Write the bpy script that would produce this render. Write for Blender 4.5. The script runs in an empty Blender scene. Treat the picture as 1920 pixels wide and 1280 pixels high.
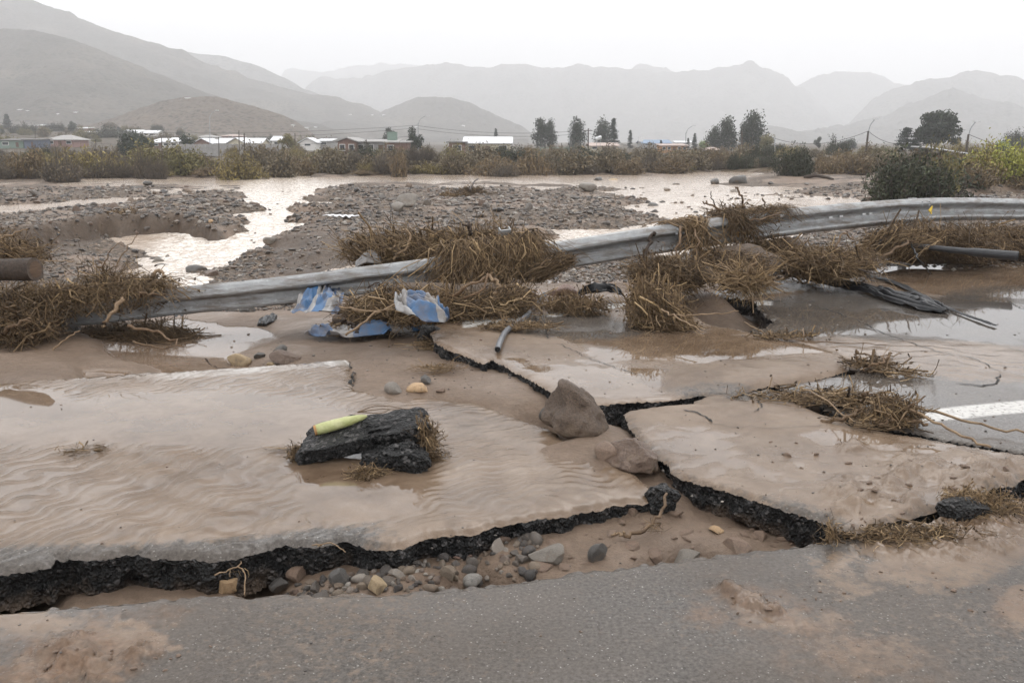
import bpy, math, random
import numpy as np
from mathutils import Vector, Matrix

# ------------------------------------------------------------------ camera, sky, sun, exposure
S = bpy.context.scene
C = S.collection
R = math.radians
F = 1707.0; CX = 960.0; CY = 640.0; HC = 1.6; HOR = 265.0
PITCH = math.atan((CY - HOR) / F)
cam_d = bpy.data.cameras.new('camera'); cam = bpy.data.objects.new('camera', cam_d); C.objects.link(cam)
cam_d.lens = F / 1920 * 36; cam_d.sensor_width = 36; cam_d.clip_start = 0.05; cam_d.clip_end = 20000
cam.location = (0, 0, HC); cam.rotation_euler = (math.pi / 2 - PITCH, 0, 0)
S.camera = cam

SUN_EL, SUN_AZ = 58.0, 200.0
w = bpy.data.worlds.new('World'); S.world = w; w.use_nodes = True
nt = w.node_tree; nt.nodes.clear()
sky = nt.nodes.new('ShaderNodeTexSky'); sky.sky_type = 'NISHITA'; sky.sun_disc = False
sky.sun_elevation = R(SUN_EL); sky.sun_rotation = R(SUN_AZ); sky.dust_density = 6.0
hs = nt.nodes.new('ShaderNodeHueSaturation'); hs.inputs['Saturation'].default_value = 0.12
mx = nt.nodes.new('ShaderNodeMix'); mx.data_type = 'RGBA'; mx.inputs['Factor'].default_value = 0.88
mx.inputs['B'].default_value = (9.7, 9.75, 9.95, 1)          # closed overcast layer, even over the whole dome
bg = nt.nodes.new('ShaderNodeBackground'); bg.inputs['Strength'].default_value = 0.1
wo = nt.nodes.new('ShaderNodeOutputWorld')
nt.links.new(sky.outputs[0], hs.inputs['Color']); nt.links.new(hs.outputs[0], mx.inputs['A'])
nt.links.new(mx.outputs['Result'], bg.inputs['Color']); nt.links.new(bg.outputs[0], wo.inputs['Surface'])

sun_d = bpy.data.lights.new('sun', 'SUN'); sun = bpy.data.objects.new('sun', sun_d); C.objects.link(sun)
sun_d.energy = 0.7; sun_d.angle = R(35); sun_d.color = (1.0, 0.985, 0.96)
sun.rotation_euler = (R(90 - SUN_EL), 0, R(180 - SUN_AZ) + math.pi)
sun.location = (0, 0, 50)
S.view_settings.view_transform = 'Standard'; S.view_settings.look = 'None'
S.view_settings.exposure = 0.75; S.view_settings.gamma = 1.0; S.view_settings.use_curve_mapping = False
S.cycles.max_bounces = 8; S.cycles.diffuse_bounces = 2; S.cycles.glossy_bounces = 3
S.cycles.volume_bounces = 4; S.cycles.transmission_bounces = 2; S.cycles.use_denoising = True

# ------------------------------------------------------------------ projection helpers (authoring only: they give real places)
cp, sp_ = math.cos(PITCH), math.sin(PITCH)
def ray(px, py):
    u = (px - CX) / F; v = (CY - py) / F
    return u, cp + v * sp_, v * cp - sp_
def G(px, py, z=0.0):                      # the point at height z seen at this pixel
    dx, dy, dz = ray(px, py); t = (z - HC) / dz
    return (dx * t, dy * t, z)
def D(px, py, Y):                          # the point at depth Y seen at this pixel
    dx, dy, dz = ray(px, py); t = Y / dy
    return (dx * t, Y, HC + dz * t)
def proj(x, y, z):
    x = np.asarray(x, float); y = np.asarray(y, float); z = np.asarray(z, float) - HC
    fw = y * cp - z * sp_; up = y * sp_ + z * cp
    return CX + F * x / fw, CY - F * up / fw
def mpp(Y): return Y / F                   # metres per photo pixel at depth Y

# ------------------------------------------------------------------ noise
_rs = np.random.RandomState(7)
_P = _rs.permutation(256); _P = np.concatenate([_P, _P, _P]); _V = _rs.uniform(-1, 1, 256)
def n2(x, y, s=0):
    x = np.asarray(x, float) + s * 17.13; y = np.asarray(y, float) + s * 9.71
    xi = np.floor(x).astype(int); yi = np.floor(y).astype(int); fx = x - xi; fy = y - yi
    fx = fx * fx * (3 - 2 * fx); fy = fy * fy * (3 - 2 * fy); xi &= 255; yi &= 255
    h = lambda a, b: _V[_P[_P[a] + b]]
    a = h(xi, yi); b = h(xi + 1, yi); c = h(xi, yi + 1); d = h(xi + 1, yi + 1)
    return (a + (b - a) * fx) * (1 - fy) + (c + (d - c) * fx) * fy
def fbm(x, y, o=4, s=0, g=0.5):
    t = 0; a = 1; k = 0
    for i in range(o):
        t = t + a * n2(np.asarray(x) * 2 ** i, np.asarray(y) * 2 ** i, s + i * 3); k += a; a *= g
    return t / k
def n3(x, y, z, s=0):
    x = np.asarray(x, float) + s * 13.7; y = np.asarray(y, float) + s * 5.3; z = np.asarray(z, float) + s * 3.1
    xi = np.floor(x).astype(int); yi = np.floor(y).astype(int); zi = np.floor(z).astype(int)
    fx = x - xi; fy = y - yi; fz = z - zi
    fx = fx * fx * (3 - 2 * fx); fy = fy * fy * (3 - 2 * fy); fz = fz * fz * (3 - 2 * fz); xi &= 255; yi &= 255; zi &= 255
    def h(a, b, c): return _V[_P[_P[_P[a] + b] + c]]
    r = []
    for k in (0, 1):
        a = h(xi, yi, zi + k); b = h(xi + 1, yi, zi + k); c = h(xi, yi + 1, zi + k); d = h(xi + 1, yi + 1, zi + k)
        r.append((a + (b - a) * fx) * (1 - fy) + (c + (d - c) * fx) * fy)
    return r[0] * (1 - fz) + r[1] * fz
def fbm3(x, y, z, o=3, s=0):
    t = 0; a = 1; k = 0
    for i in range(o):
        f = 2 ** i; t = t + a * n3(x * f, y * f, z * f, s + i); k += a; a *= 0.5
    return t / k
def sstep(a, b, x):
    t = np.clip((np.asarray(x, float) - a) / (b - a), 0, 1); return t * t * (3 - 2 * t)

# ------------------------------------------------------------------ materials
MATS = {}
class NB:
    def __init__(s, name):
        s.m = bpy.data.materials.new(name); s.m.use_nodes = True; s.t = s.m.node_tree
        s.b = s.t.nodes['Principled BSDF']; s.out = s.t.nodes['Material Output']; MATS[name] = s.m
        s.co = s.t.nodes.new('ShaderNodeTexCoord').outputs['Object']
    def n(s, ty, **kw):
        nd = s.t.nodes.new('ShaderNode' + ty)
        for k, v in kw.items():
            if k.startswith('_'): setattr(nd, k[1:], v)
            else: s.set(nd.inputs[k], v)
        return nd
    def set(s, i, v):
        if isinstance(v, bpy.types.NodeSocket): s.t.links.new(v, i)
        elif isinstance(v, (tuple, list)) and i.type == 'RGBA': i.default_value = (*v[:3], 1)
        else: i.default_value = v
    def noise(s, scale, detail=4, rough=0.55, co=None, dist=0.0):
        return s.n('TexNoise', Scale=scale, Detail=detail, Roughness=rough, Distortion=dist, Vector=co or s.co).outputs['Fac']
    def vor(s, scale, co=None, out='Distance', feat='F1'):
        return s.n('TexVoronoi', _feature=feat, Scale=scale, Vector=co or s.co).outputs[out]
    def attr(s, name): return s.n('Attribute', _attribute_name=name).outputs['Fac']
    def ramp(s, fac, stops):
        nd = s.n('ValToRGB', Fac=fac); e = nd.color_ramp.elements
        while len(e) < len(stops): e.new(0.5)
        for k, (p, c) in enumerate(stops):
            e[k].position = p; e[k].color = (*c, 1) if isinstance(c, tuple) else (c, c, c, 1)
        return nd.outputs['Color']
    def mix(s, f, a, b, mode='MIX'):
        nd = s.n('Mix', _data_type='RGBA', _blend_type=mode)
        s.set(nd.inputs[0], f); s.set(nd.inputs[6], a); s.set(nd.inputs[7], b); return nd.outputs[2]
    def math(s, op, a, b=0.0, clamp=False):
        nd = s.n('Math', _operation=op, _use_clamp=clamp); s.set(nd.inputs[0], a); s.set(nd.inputs[1], b); return nd.outputs[0]
    def bump(s, h, strength, dist):
        nd = s.n('Bump', Strength=strength, Distance=dist, Height=h); return nd.outputs[0]
    def _sc(s, v):
        nd = s.n('VectorMath', _operation='MULTIPLY'); s.set(nd.inputs[0], s.co); nd.inputs[1].default_value = v; return nd.outputs[0]
    def P(s, **kw):
        for k, v in kw.items(): s.set(s.b.inputs[k.replace('_', ' ')], v)
        return s.m

def plain(name, col, rough=0.6, metal=0.0, var=0.25, scale=8.0, bump=0.0, bdist=0.01, spec=0.5):
    m = NB(name); nz = m.noise(scale, 5)
    c2 = tuple(x * (1 - var) for x in col); c3 = tuple(min(1, x * (1 + var)) for x in col)
    m.P(Base_Color=m.ramp(nz, [(0.3, c2), (0.7, c3)]), Roughness=rough, Metallic=metal)
    m.b.inputs['Specular IOR Level'].default_value = spec
    if bump: m.P(Normal=m.bump(m.noise(scale * 3, 4), bump, bdist))
    return m.m

def mat_road():
    m = NB('road'); mud = m.attr('mud'); wet = m.attr('wet'); paint = m.attr('paint')
    sp = m.n('TexVoronoi', _feature='F1', Scale=210.0, Vector=m.co)
    spc = m.n('SeparateColor', Color=sp.outputs['Color']).outputs[0]
    chips = m.math('MULTIPLY', m.math('GREATER_THAN', spc, 0.991), 0.65)
    agg = m.ramp(m.noise(70, 3, 0.7), [(0.32, (0.03, 0.027, 0.024)), (0.68, (0.125, 0.112, 0.1))])
    agg = m.mix(m.ramp(m.noise(1.3, 5, 0.6), [(0.3, 0.0), (0.75, 0.75)]), agg, (0.112, 0.09, 0.072))
    agg = m.mix(chips, agg, (0.33, 0.31, 0.28))
    mudc = m.ramp(m.math('ADD', m.math('MULTIPLY', m.noise(1.1, 7, 0.65), 0.65), m.math('MULTIPLY', m.noise(6, 5, 0.7, dist=0.8), 0.35)), [(0.36, (0.1, 0.066, 0.042)), (0.5, (0.168, 0.118, 0.08)), (0.64, (0.235, 0.173, 0.123))])
    mudc = m.mix(m.ramp(m.noise(240, 2), [(0.35, 0.25), (0.6, 0.0)]), mudc, (0.1, 0.07, 0.05))
    fac = m.math('ADD', mud, m.math('MULTIPLY', m.math('SUBTRACT', m.noise(26, 5, 0.7), 0.5), 0.9))
    fac = m.ramp(fac, [(0.35, 0.0), (0.62, 1.0)])
    col = m.mix(fac, agg, mudc)
    col = m.mix(m.math('MULTIPLY', m.attr('clay'), m.ramp(m.noise(11, 5, 0.7), [(0.35, 0.15), (0.6, 1.0)])), col, m.ramp(m.noise(45, 4, 0.7), [(0.3, (0.085, 0.05, 0.03)), (0.7, (0.2, 0.13, 0.085))]))
    pf = m.math('MULTIPLY', paint, m.ramp(m.noise(30, 5, 0.7), [(0.36, 0.25), (0.5, 1.0)]))
    col = m.mix(pf, col, (0.52, 0.5, 0.465))
    ro = m.math('ADD', m.math('MULTIPLY', fac, 0.06), m.math('MULTIPLY', m.noise(4, 6, 0.65), 0.42))
    ro = m.math('SUBTRACT', m.math('ADD', ro, 0.10), m.math('MULTIPLY', wet, 0.40))
    ro = m.math('MAXIMUM', ro, 0.035)
    h = m.math('ADD', m.math('MULTIPLY', m.noise(110, 3, 0.7), 1.0), m.math('MULTIPLY', m.noise(14, 3), 1.5))
    dry = m.math('SUBTRACT', 1.0, wet)
    nb = m.n('Bump', Distance=0.004, Height=h); m.set(nb.inputs['Strength'], m.math('MULTIPLY', dry, 0.5))
    m.P(Base_Color=col, Roughness=ro, Normal=nb.outputs[0]); m.b.inputs['IOR'].default_value = 1.42; m.set(m.b.inputs['Specular IOR Level'], m.math('ADD', m.math('MULTIPLY', fac, 0.2), m.math('ADD', m.math('MULTIPLY', wet, 0.45), 0.12)))
def mat_edge():
    m = NB('broken_asphalt'); v = m.vor(70); nz = m.noise(28, 6, 0.7)
    c = m.ramp(nz, [(0.35, (0.006, 0.006, 0.006)), (0.62, (0.022, 0.021, 0.02)), (0.8, (0.06, 0.056, 0.052))])
    sc = m.n('SeparateColor', Color=m.n('TexVoronoi', Scale=60.0, Vector=m.co).outputs['Color']).outputs[1]
    c = m.mix(m.math('MULTIPLY', m.math('GREATER_THAN', sc, 0.9), 0.6), c, (0.14, 0.13, 0.125))
    lw = m.attr('low'); c = m.mix(m.math('MULTIPLY', m.ramp(m.math('ADD', m.noise(7, 4, 0.65), m.math('MULTIPLY', m.math('SUBTRACT', lw, 0.6), 0.35)), [(0.5, 0.0), (0.68, 0.85)]), lw), c, (0.105, 0.074, 0.052))
    m.P(Base_Color=c, Roughness=0.5, Normal=m.bump(m.math('ADD', v, nz), 0.9, 0.03))
    m.b.inputs['Specular IOR Level'].default_value = 0.35
def mat_ground():
    m = NB('ground'); wet = m.attr('wet'); gv = m.attr('gravel'); veg = m.attr('veg')
    a = m.ramp(m.noise(0.9, 8, 0.6), [(0.3, (0.15, 0.102, 0.07)), (0.5, (0.2, 0.142, 0.1)), (0.7, (0.27, 0.198, 0.148))])
    a = m.mix(m.ramp(m.noise(18, 5, 0.7), [(0.4, 0.35), (0.6, 0.0)]), a, (0.1, 0.068, 0.046))
    vo = m.n('TexVoronoi', Scale=16.0, Vector=m.co)
    sc = m.n('SeparateColor', Color=vo.outputs['Color']).outputs[0]
    g = m.ramp(sc, [(0.0, (0.04, 0.031, 0.024)), (0.5, (0.098, 0.077, 0.058)), (0.85, (0.165, 0.127, 0.095)), (1.0, (0.22, 0.155, 0.11))])
    c = m.mix(m.math('MULTIPLY', gv, 0.92), a, g)
    vg = m.ramp(m.noise(0.35, 6, 0.65), [(0.35, (0.05, 0.041, 0.027)), (0.6, (0.115, 0.088, 0.06))]); vg = m.mix(m.math('MULTIPLY', m.ramp(m.vor(0.45), [(0.25, 1.0), (0.5, 0.0)]), 0.75), vg, (0.03, 0.03, 0.018))
    c = m.mix(veg, c, vg)
    c = m.mix(m.attr('earth'), c, m.ramp(m.noise(3.5, 7, 0.7), [(0.3, (0.05, 0.033, 0.021)), (0.55, (0.085, 0.058, 0.038)), (0.75, (0.13, 0.092, 0.062))]))
    ro = m.math('MAXIMUM', m.math('SUBTRACT', m.math('ADD', 0.34, m.math('MULTIPLY', m.noise(6, 4), 0.4)), m.math('MULTIPLY', wet, 0.47)), 0.03)
    h = m.math('ADD', m.noise(22, 6, 0.7), m.math('MULTIPLY', m.math('MULTIPLY', vo.outputs['Distance'], gv), -0.7))
    nb = m.n('Bump', Distance=0.05, Height=h); m.set(nb.inputs['Strength'], m.math('MULTIPLY', m.math('SUBTRACT', 1.0, wet), 0.75))
    m.P(Base_Color=c, Roughness=ro, Normal=nb.outputs[0]); m.set(m.b.inputs['Specular IOR Level'], m.math('ADD', m.math('MULTIPLY', wet, 0.35), m.math('SUBTRACT', m.math('SUBTRACT', 0.3, m.math('MULTIPLY', gv, 0.2)), m.math('MULTIPLY', veg, 0.25))))
def mat_water():
    m = NB('muddy_water'); foam = m.attr('foam')
    c = m.ramp(m.noise(0.8, 5), [(0.3, (0.44, 0.345, 0.26)), (0.7, (0.54, 0.435, 0.345))])
    ff = m.math('MULTIPLY', foam, m.ramp(m.noise(5, 5, 0.7, dist=1.0), [(0.42, 0.0), (0.58, 1.0)]))
    c = m.mix(ff, c, (0.8, 0.76, 0.7))
    h = m.math('ADD', m.noise(2.4, 4, 0.6), m.math('MULTIPLY', m.noise(9, 3, 0.6), 0.35))
    m.P(Base_Color=c, Roughness=m.math('ADD', 0.07, m.math('MULTIPLY', ff, 0.5)), Normal=m.bump(h, 0.4, 0.1))
    m.b.inputs['IOR'].default_value = 1.33
def mat_rock():
    m = NB('rock'); oi = m.n('ObjectInfo').outputs['Random']; tn = m.attr('tint')
    f = m.math('FRACT', m.math('ADD', oi, tn))
    base = m.ramp(f, [(0.0, (0.05, 0.045, 0.042)), (0.25, (0.15, 0.13, 0.112)), (0.45, (0.075, 0.068, 0.064)), (0.65, (0.21, 0.165, 0.122)), (0.8, (0.13, 0.088, 0.066)), (1.0, (0.33, 0.3, 0.26))])
    sp = m.ramp(m.noise(40, 5, 0.7), [(0.35, 0.65), (0.7, 1.25)])
    c = m.mix(1.0, base, sp, 'MULTIPLY')
    c = m.mix(m.ramp(m.noise(5, 5, 0.65), [(0.55, 0.0), (0.75, 0.45)]), c, (0.280, 0.185, 0.113))
    m.P(Base_Color=c, Roughness=m.ramp(m.noise(7), [(0.3, 0.28), (0.7, 0.55)]), Normal=m.bump(m.noise(35, 5, 0.65), 0.5, 0.02)); m.b.inputs['Specular IOR Level'].default_value = 0.25
def mat_rockc(name, c1, c2, rough=0.55, sc=30, grit=0.0, bd=0.02):
    m = NB(name); c = m.ramp(m.noise(sc, 6, 0.7), [(0.3, c1), (0.7, c2)])
    if grit: c = m.mix(m.math('MULTIPLY', m.ramp(m.noise(28, 4, 0.75), [(0.42, 1.0), (0.55, 0.0)]), grit), c, (0.06, 0.045, 0.035))
    c = m.mix(m.ramp(m.noise(6, 5), [(0.5, 0.0), (0.7, 0.5)]), c, tuple(x * 0.62 for x in c1))
    lowz = m.n('SeparateXYZ', Vector=m.co).outputs[2]; silt = m.math('ADD', m.noise(2.6, 6, 0.7), m.math('MULTIPLY', lowz, -0.35))
    c = m.mix(m.ramp(silt, [(0.52, 0.0), (0.64, 0.8)]), c, (0.165, 0.118, 0.08))      # silt left on the lower half and in patches
    m.P(Base_Color=c, Roughness=rough, Normal=m.bump(m.noise(sc * 1.6, 5, 0.7), 0.6, bd))
def mat_straw():
    m = NB('straw'); t = m.attr('tint')
    c = m.ramp(t, [(0.0, (0.032, 0.022, 0.014)), (0.3, (0.11, 0.071, 0.039)), (0.6, (0.23, 0.155, 0.085)), (0.85, (0.39, 0.27, 0.145)), (1.0, (0.55, 0.39, 0.21))])
    c = m.mix(0.22, c, m.ramp(m.noise(30, 4), [(0.3, (0.03, 0.022, 0.015)), (0.7, (0.22, 0.155, 0.095))]))
    m.P(Base_Color=c, Roughness=0.6); m.b.inputs['Specular IOR Level'].default_value = 0.2
def mat_leaf(name, stops, rough=0.6, tr=0.0):
    m = NB(name); t = m.attr('tint')
    c = m.ramp(t, stops); c = m.mix(m.math('MULTIPLY', m.n('ObjectInfo').outputs['Random'], 0.25), c, tuple(x * 0.6 for x in stops[0][1]))
    m.P(Base_Color=c, Roughness=rough); m.b.inputs['Specular IOR Level'].default_value = 0.25
def mat_hill(name, c1, c2, c3, sc):
    m = NB(name)
    c = m.ramp(m.noise(0.01 * sc, 7, 0.62), [(0.3, c1), (0.55, c2), (0.75, c3)])
    dots = m.ramp(m.vor(0.22 * sc), [(0.25, 1.0), (0.55, 0.0)]); patch = m.ramp(m.noise(0.03 * sc, 5, 0.6), [(0.35, 0.25), (0.65, 1.0)])
    c = m.mix(m.math('MULTIPLY', m.math('MULTIPLY', dots, patch), 0.85), c, (0.028, 0.03, 0.022))
    m.P(Base_Color=c, Roughness=0.95, Normal=m.bump(m.noise(0.035 * sc, 7, 0.68), 0.9, 9.0)); m.b.inputs['Specular IOR Level'].default_value = 0.1
def mat_steel():
    m = NB('galvanised_steel')
    c = m.ramp(m.noise(5, 6, 0.65), [(0.3, (0.23, 0.235, 0.235)), (0.7, (0.37, 0.375, 0.375))])
    sp = m.ramp(m.noise(38, 3, 0.6), [(0.6, 0.0), (0.7, 0.7)])
    c = m.mix(sp, c, (0.46, 0.47, 0.47))
    st = m.ramp(m.noise(3.0, 5, 0.7, co=m._sc((1, 1, 6))), [(0.44, 0.0), (0.66, 0.85)])
    c = m.mix(st, c, (0.13, 0.1, 0.075))
    m.P(Base_Color=c, Metallic=0.35, Roughness=m.ramp(m.noise(12, 4), [(0.3, 0.38), (0.7, 0.6)]), Normal=m.bump(m.noise(25, 4), 0.15, 0.01))
def mat_wood(name, c1, c2, sc=(4, 4, 40)):
    m = NB(name); nz = m.noise(1.0, 6, 0.65, co=m._sc(sc))
    m.P(Base_Color=m.ramp(nz, [(0.3, c1), (0.7, c2)]), Roughness=0.6, Normal=m.bump(nz, 0.7, 0.02)); m.b.inputs['Specular IOR Level'].default_value = 0.2
mat_road(); mat_edge(); mat_ground(); mat_water(); mat_rock(); mat_straw(); mat_steel()
mat_rockc('mud_boulder', (0.1, 0.068, 0.046), (0.22, 0.155, 0.11), 0.6, 6, 0.9, 0.12)
mat_rockc('brown_boulder', (0.085, 0.055, 0.04), (0.23, 0.155, 0.11), 0.42, 6, 0.35, 0.08)
mat_rockc('tan_rock', (0.38, 0.23, 0.11), (0.58, 0.41, 0.25), 0.6, 40)
mat_rockc('ochre_rock', (0.3, 0.21, 0.11), (0.42, 0.32, 0.2), 0.5, 25)
mat_rockc('slate_rock', (0.052, 0.048, 0.044), (0.125, 0.113, 0.1), 0.4, 30)
mat_rockc('grey_rock', (0.13, 0.112, 0.092), (0.25, 0.22, 0.185), 0.5, 30)
mat_rockc('speckled_rock', (0.07, 0.06, 0.055), (0.5, 0.47, 0.42), 0.5, 90)
mat_rockc('red_rock', (0.17, 0.1, 0.075), (0.27, 0.18, 0.14), 0.45, 30)
mat_rockc('clod', (0.15, 0.098, 0.066), (0.27, 0.185, 0.132), 0.42, 20, 0.2)
mat_rockc('earth_mass', (0.055, 0.037, 0.025), (0.13, 0.088, 0.058), 0.7, 18, 0.3, 0.04)
mat_wood('dark_wood', (0.016, 0.012, 0.009), (0.075, 0.052, 0.038), (50, 4, 50)); mat_wood('pole_wood', (0.05, 0.04, 0.032), (0.12, 0.1, 0.085))
mat_wood('branch_wood', (0.07, 0.045, 0.028), (0.21, 0.14, 0.085), (20, 20, 20)); mat_wood('pale_branch', (0.16, 0.105, 0.063), (0.31, 0.22, 0.135), (20, 20, 20))
mat_wood('bare_root', (0.09, 0.056, 0.033), (0.21, 0.135, 0.08), (20, 20, 20))
mat_wood('board', (0.07, 0.045, 0.03), (0.16, 0.105, 0.07), (3, 3, 30))
mat_wood('end_grain', (0.06, 0.045, 0.035), (0.13, 0.1, 0.08), (30, 30, 30))
for nm, st in {
    'leaf_grey': [(0, (0.055, 0.046, 0.031)), (0.6, (0.178, 0.142, 0.087)), (1, (0.332, 0.257, 0.156))],
    'leaf_olive': [(0, (0.056, 0.055, 0.023)), (0.6, (0.190, 0.166, 0.067)), (1, (0.336, 0.281, 0.115))],
    'leaf_rust': [(0, (0.077, 0.054, 0.028)), (0.6, (0.211, 0.150, 0.081)), (1, (0.322, 0.247, 0.140))],
    'leaf_yellow': [(0, (0.091, 0.073, 0.027)), (0.6, (0.255, 0.200, 0.073)), (1, (0.400, 0.328, 0.137))],
    'leaf_dark': [(0, (0.015, 0.018, 0.011)), (0.6, (0.048, 0.054, 0.030)), (1, (0.112, 0.125, 0.062))],
    'leaf_bright': [(0, (0.121, 0.123, 0.027)), (0.6, (0.326, 0.328, 0.070)), (1, (0.516, 0.509, 0.125))],
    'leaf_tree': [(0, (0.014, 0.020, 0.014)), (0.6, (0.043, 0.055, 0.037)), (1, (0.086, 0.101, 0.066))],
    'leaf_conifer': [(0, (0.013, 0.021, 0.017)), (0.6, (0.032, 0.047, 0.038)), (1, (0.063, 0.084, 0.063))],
    'leaf_fresh': [(0, (0.08, 0.11, 0.03)), (0.6, (0.16, 0.22, 0.06)), (1, (0.28, 0.35, 0.12))],
}.items(): mat_leaf(nm, st)
plain('twig', (0.085, 0.068, 0.052), 0.7); plain('bark_pale', (0.17, 0.15, 0.125), 0.8, scale=3)
plain('black_plastic', (0.007, 0.0075, 0.009), 0.3, scale=20, bump=0.2, bdist=0.01, spec=0.3); plain('grey_pipe', (0.13, 0.135, 0.145), 0.33, scale=6)
plain('dark_pipe', (0.02, 0.02, 0.022), 0.5); plain('hole', (0.004, 0.004, 0.004), 0.9); plain('yellow_reflector', (0.75, 0.5, 0.02), 0.35, var=0.05)  # hole: flat black, paints the shade inside hose and pipe ends
plain('amber_reflector', (0.6, 0.3, 0.03), 0.4, var=0.1)
plain('white_wall', (0.62, 0.6, 0.57), 0.8, var=0.1); plain('cream_wall', (0.5, 0.45, 0.34), 0.8, var=0.1); plain('grey_wall', (0.3, 0.29, 0.28), 0.85, var=0.15, scale=2)
plain('brick_wall', (0.19, 0.115, 0.09), 0.85, var=0.25, scale=6); plain('pink_wall', (0.27, 0.165, 0.145), 0.85, var=0.12); plain('orange_wall', (0.42, 0.24, 0.13), 0.85, var=0.15)
plain('green_wall', (0.17, 0.23, 0.19), 0.7, var=0.15); plain('blue_wall', (0.085, 0.105, 0.15), 0.6, var=0.1); plain('red_orange', (0.5, 0.12, 0.04), 0.6, var=0.15)
plain('tin_roof', (0.7, 0.7, 0.71), 0.4, var=0.08, scale=1.0); plain('grey_roof', (0.3, 0.285, 0.27), 0.6, var=0.15, scale=1.5); plain('pink_roof', (0.42, 0.33, 0.29), 0.7, var=0.1)
plain('dark_roof', (0.1, 0.095, 0.09), 0.6); plain('blue_roof', (0.13, 0.2, 0.3), 0.5); plain('window_glass', (0.03, 0.035, 0.04), 0.1); plain('door_wood', (0.12, 0.07, 0.045), 0.6)
plain('steel_grey', (0.33, 0.34, 0.35), 0.45, 0.3); plain('lamp_head', (0.6, 0.6, 0.6), 0.4); plain('wire', (0.03, 0.03, 0.03), 0.6); plain('tank', (0.7, 0.7, 0.7), 0.5)
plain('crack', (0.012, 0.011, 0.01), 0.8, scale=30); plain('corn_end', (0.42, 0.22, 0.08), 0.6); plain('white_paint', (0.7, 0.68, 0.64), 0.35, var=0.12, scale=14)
plain('rusty', (0.19, 0.085, 0.045), 0.7); plain('white_rag', (0.62, 0.62, 0.62), 0.6); plain('concrete', (0.33, 0.3, 0.27), 0.8)
def mat_corn():
    m = NB('cactus_skin'); v = m.vor(55)
    m.P(Base_Color=m.ramp(m.noise(14, 4), [(0.3, (0.3, 0.32, 0.11)), (0.7, (0.47, 0.47, 0.24))]), Roughness=0.4, Normal=m.bump(v, 0.3, 0.008))
mat_corn()
def mat_tarp():
    m = NB('striped_tarp'); s = m.attr('stripe')
    st = m.math('GREATER_THAN', m.math('SINE', m.math('MULTIPLY', m.math('ADD', s, m.math('MULTIPLY', m.noise(3, 3), 0.5)), 6.2832)), 0.25)
    c = m.mix(st, (0.042, 0.115, 0.235), (0.3, 0.295, 0.29)); c = m.mix(m.ramp(m.noise(6, 5, 0.65), [(0.42, 0.0), (0.68, 0.75)]), c, (0.14, 0.108, 0.083))
    m.P(Base_Color=c, Roughness=0.42, Normal=m.bump(m.noise(26, 3), 0.3, 0.01))
mat_tarp()
def mat_haze():
    m = NB('haze_air'); m.t.nodes.remove(m.b)
    v = m.n('VolumePrincipled', Color=(0.98, 0.985, 0.998), Density=HAZE, Anisotropy=0.2)
    m.t.links.new(v.outputs[0], m.out.inputs['Volume'])
HAZE = 0.00056
mat_haze()

# ------------------------------------------------------------------ object helpers
def tag(o, label=None, cat=None, group=None, kind=None):
    if label: o['label'] = label
    if cat: o['category'] = cat
    if group: o['group'] = group
    if kind: o['kind'] = kind
    return o
def empty(name, loc=(0, 0, 0), label=None, cat=None, group=None):
    o = bpy.data.objects.new(name, None); C.objects.link(o); o.location = loc; o.empty_display_size = 0.1
    return tag(o, label, cat, group)
def link(name, me, parent=None, loc=None, rot=None, scale=None):
    o = bpy.data.objects.new(name, me); C.objects.link(o)
    if parent is not None: o.parent = parent
    if loc is not None: o.location = loc
    if rot is not None: o.rotation_euler = rot
    if scale is not None: o.scale = (scale,) * 3 if np.isscalar(scale) else scale
    return o
def mesh(name, V, faces, mats, attrs=None, smooth=True, mi=None):
    V = np.asarray(V, np.float32); faces = [np.asarray(f, np.int32) for f in (faces if isinstance(faces, list) else [faces])]
    me = bpy.data.meshes.new(name); me.vertices.add(len(V)); me.vertices.foreach_set('co', V.ravel())
    tot = np.concatenate([np.full(len(f), f.shape[1], np.int32) for f in faces]); idx = np.concatenate([f.ravel() for f in faces])
    me.loops.add(len(idx)); me.loops.foreach_set('vertex_index', idx); me.polygons.add(len(tot))
    st = np.concatenate([[0], np.cumsum(tot)[:-1]]).astype(np.int32); me.polygons.foreach_set('loop_start', st)
    try: me.polygons.foreach_set('loop_total', tot)
    except Exception: pass
    me.polygons.foreach_set('use_smooth', np.full(len(tot), bool(smooth)))
    for m in (mats if isinstance(mats, (list, tuple)) else [mats]): me.materials.append(MATS[m])
    if mi is not None: me.polygons.foreach_set('material_index', np.asarray(mi, np.int32))
    for k, v in (attrs or {}).items():
        a = me.attributes.new(k, 'FLOAT', 'POINT'); a.data.foreach_set('value', np.asarray(v, np.float32).ravel())
    me.update(calc_edges=True); me.validate(); return me
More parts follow.
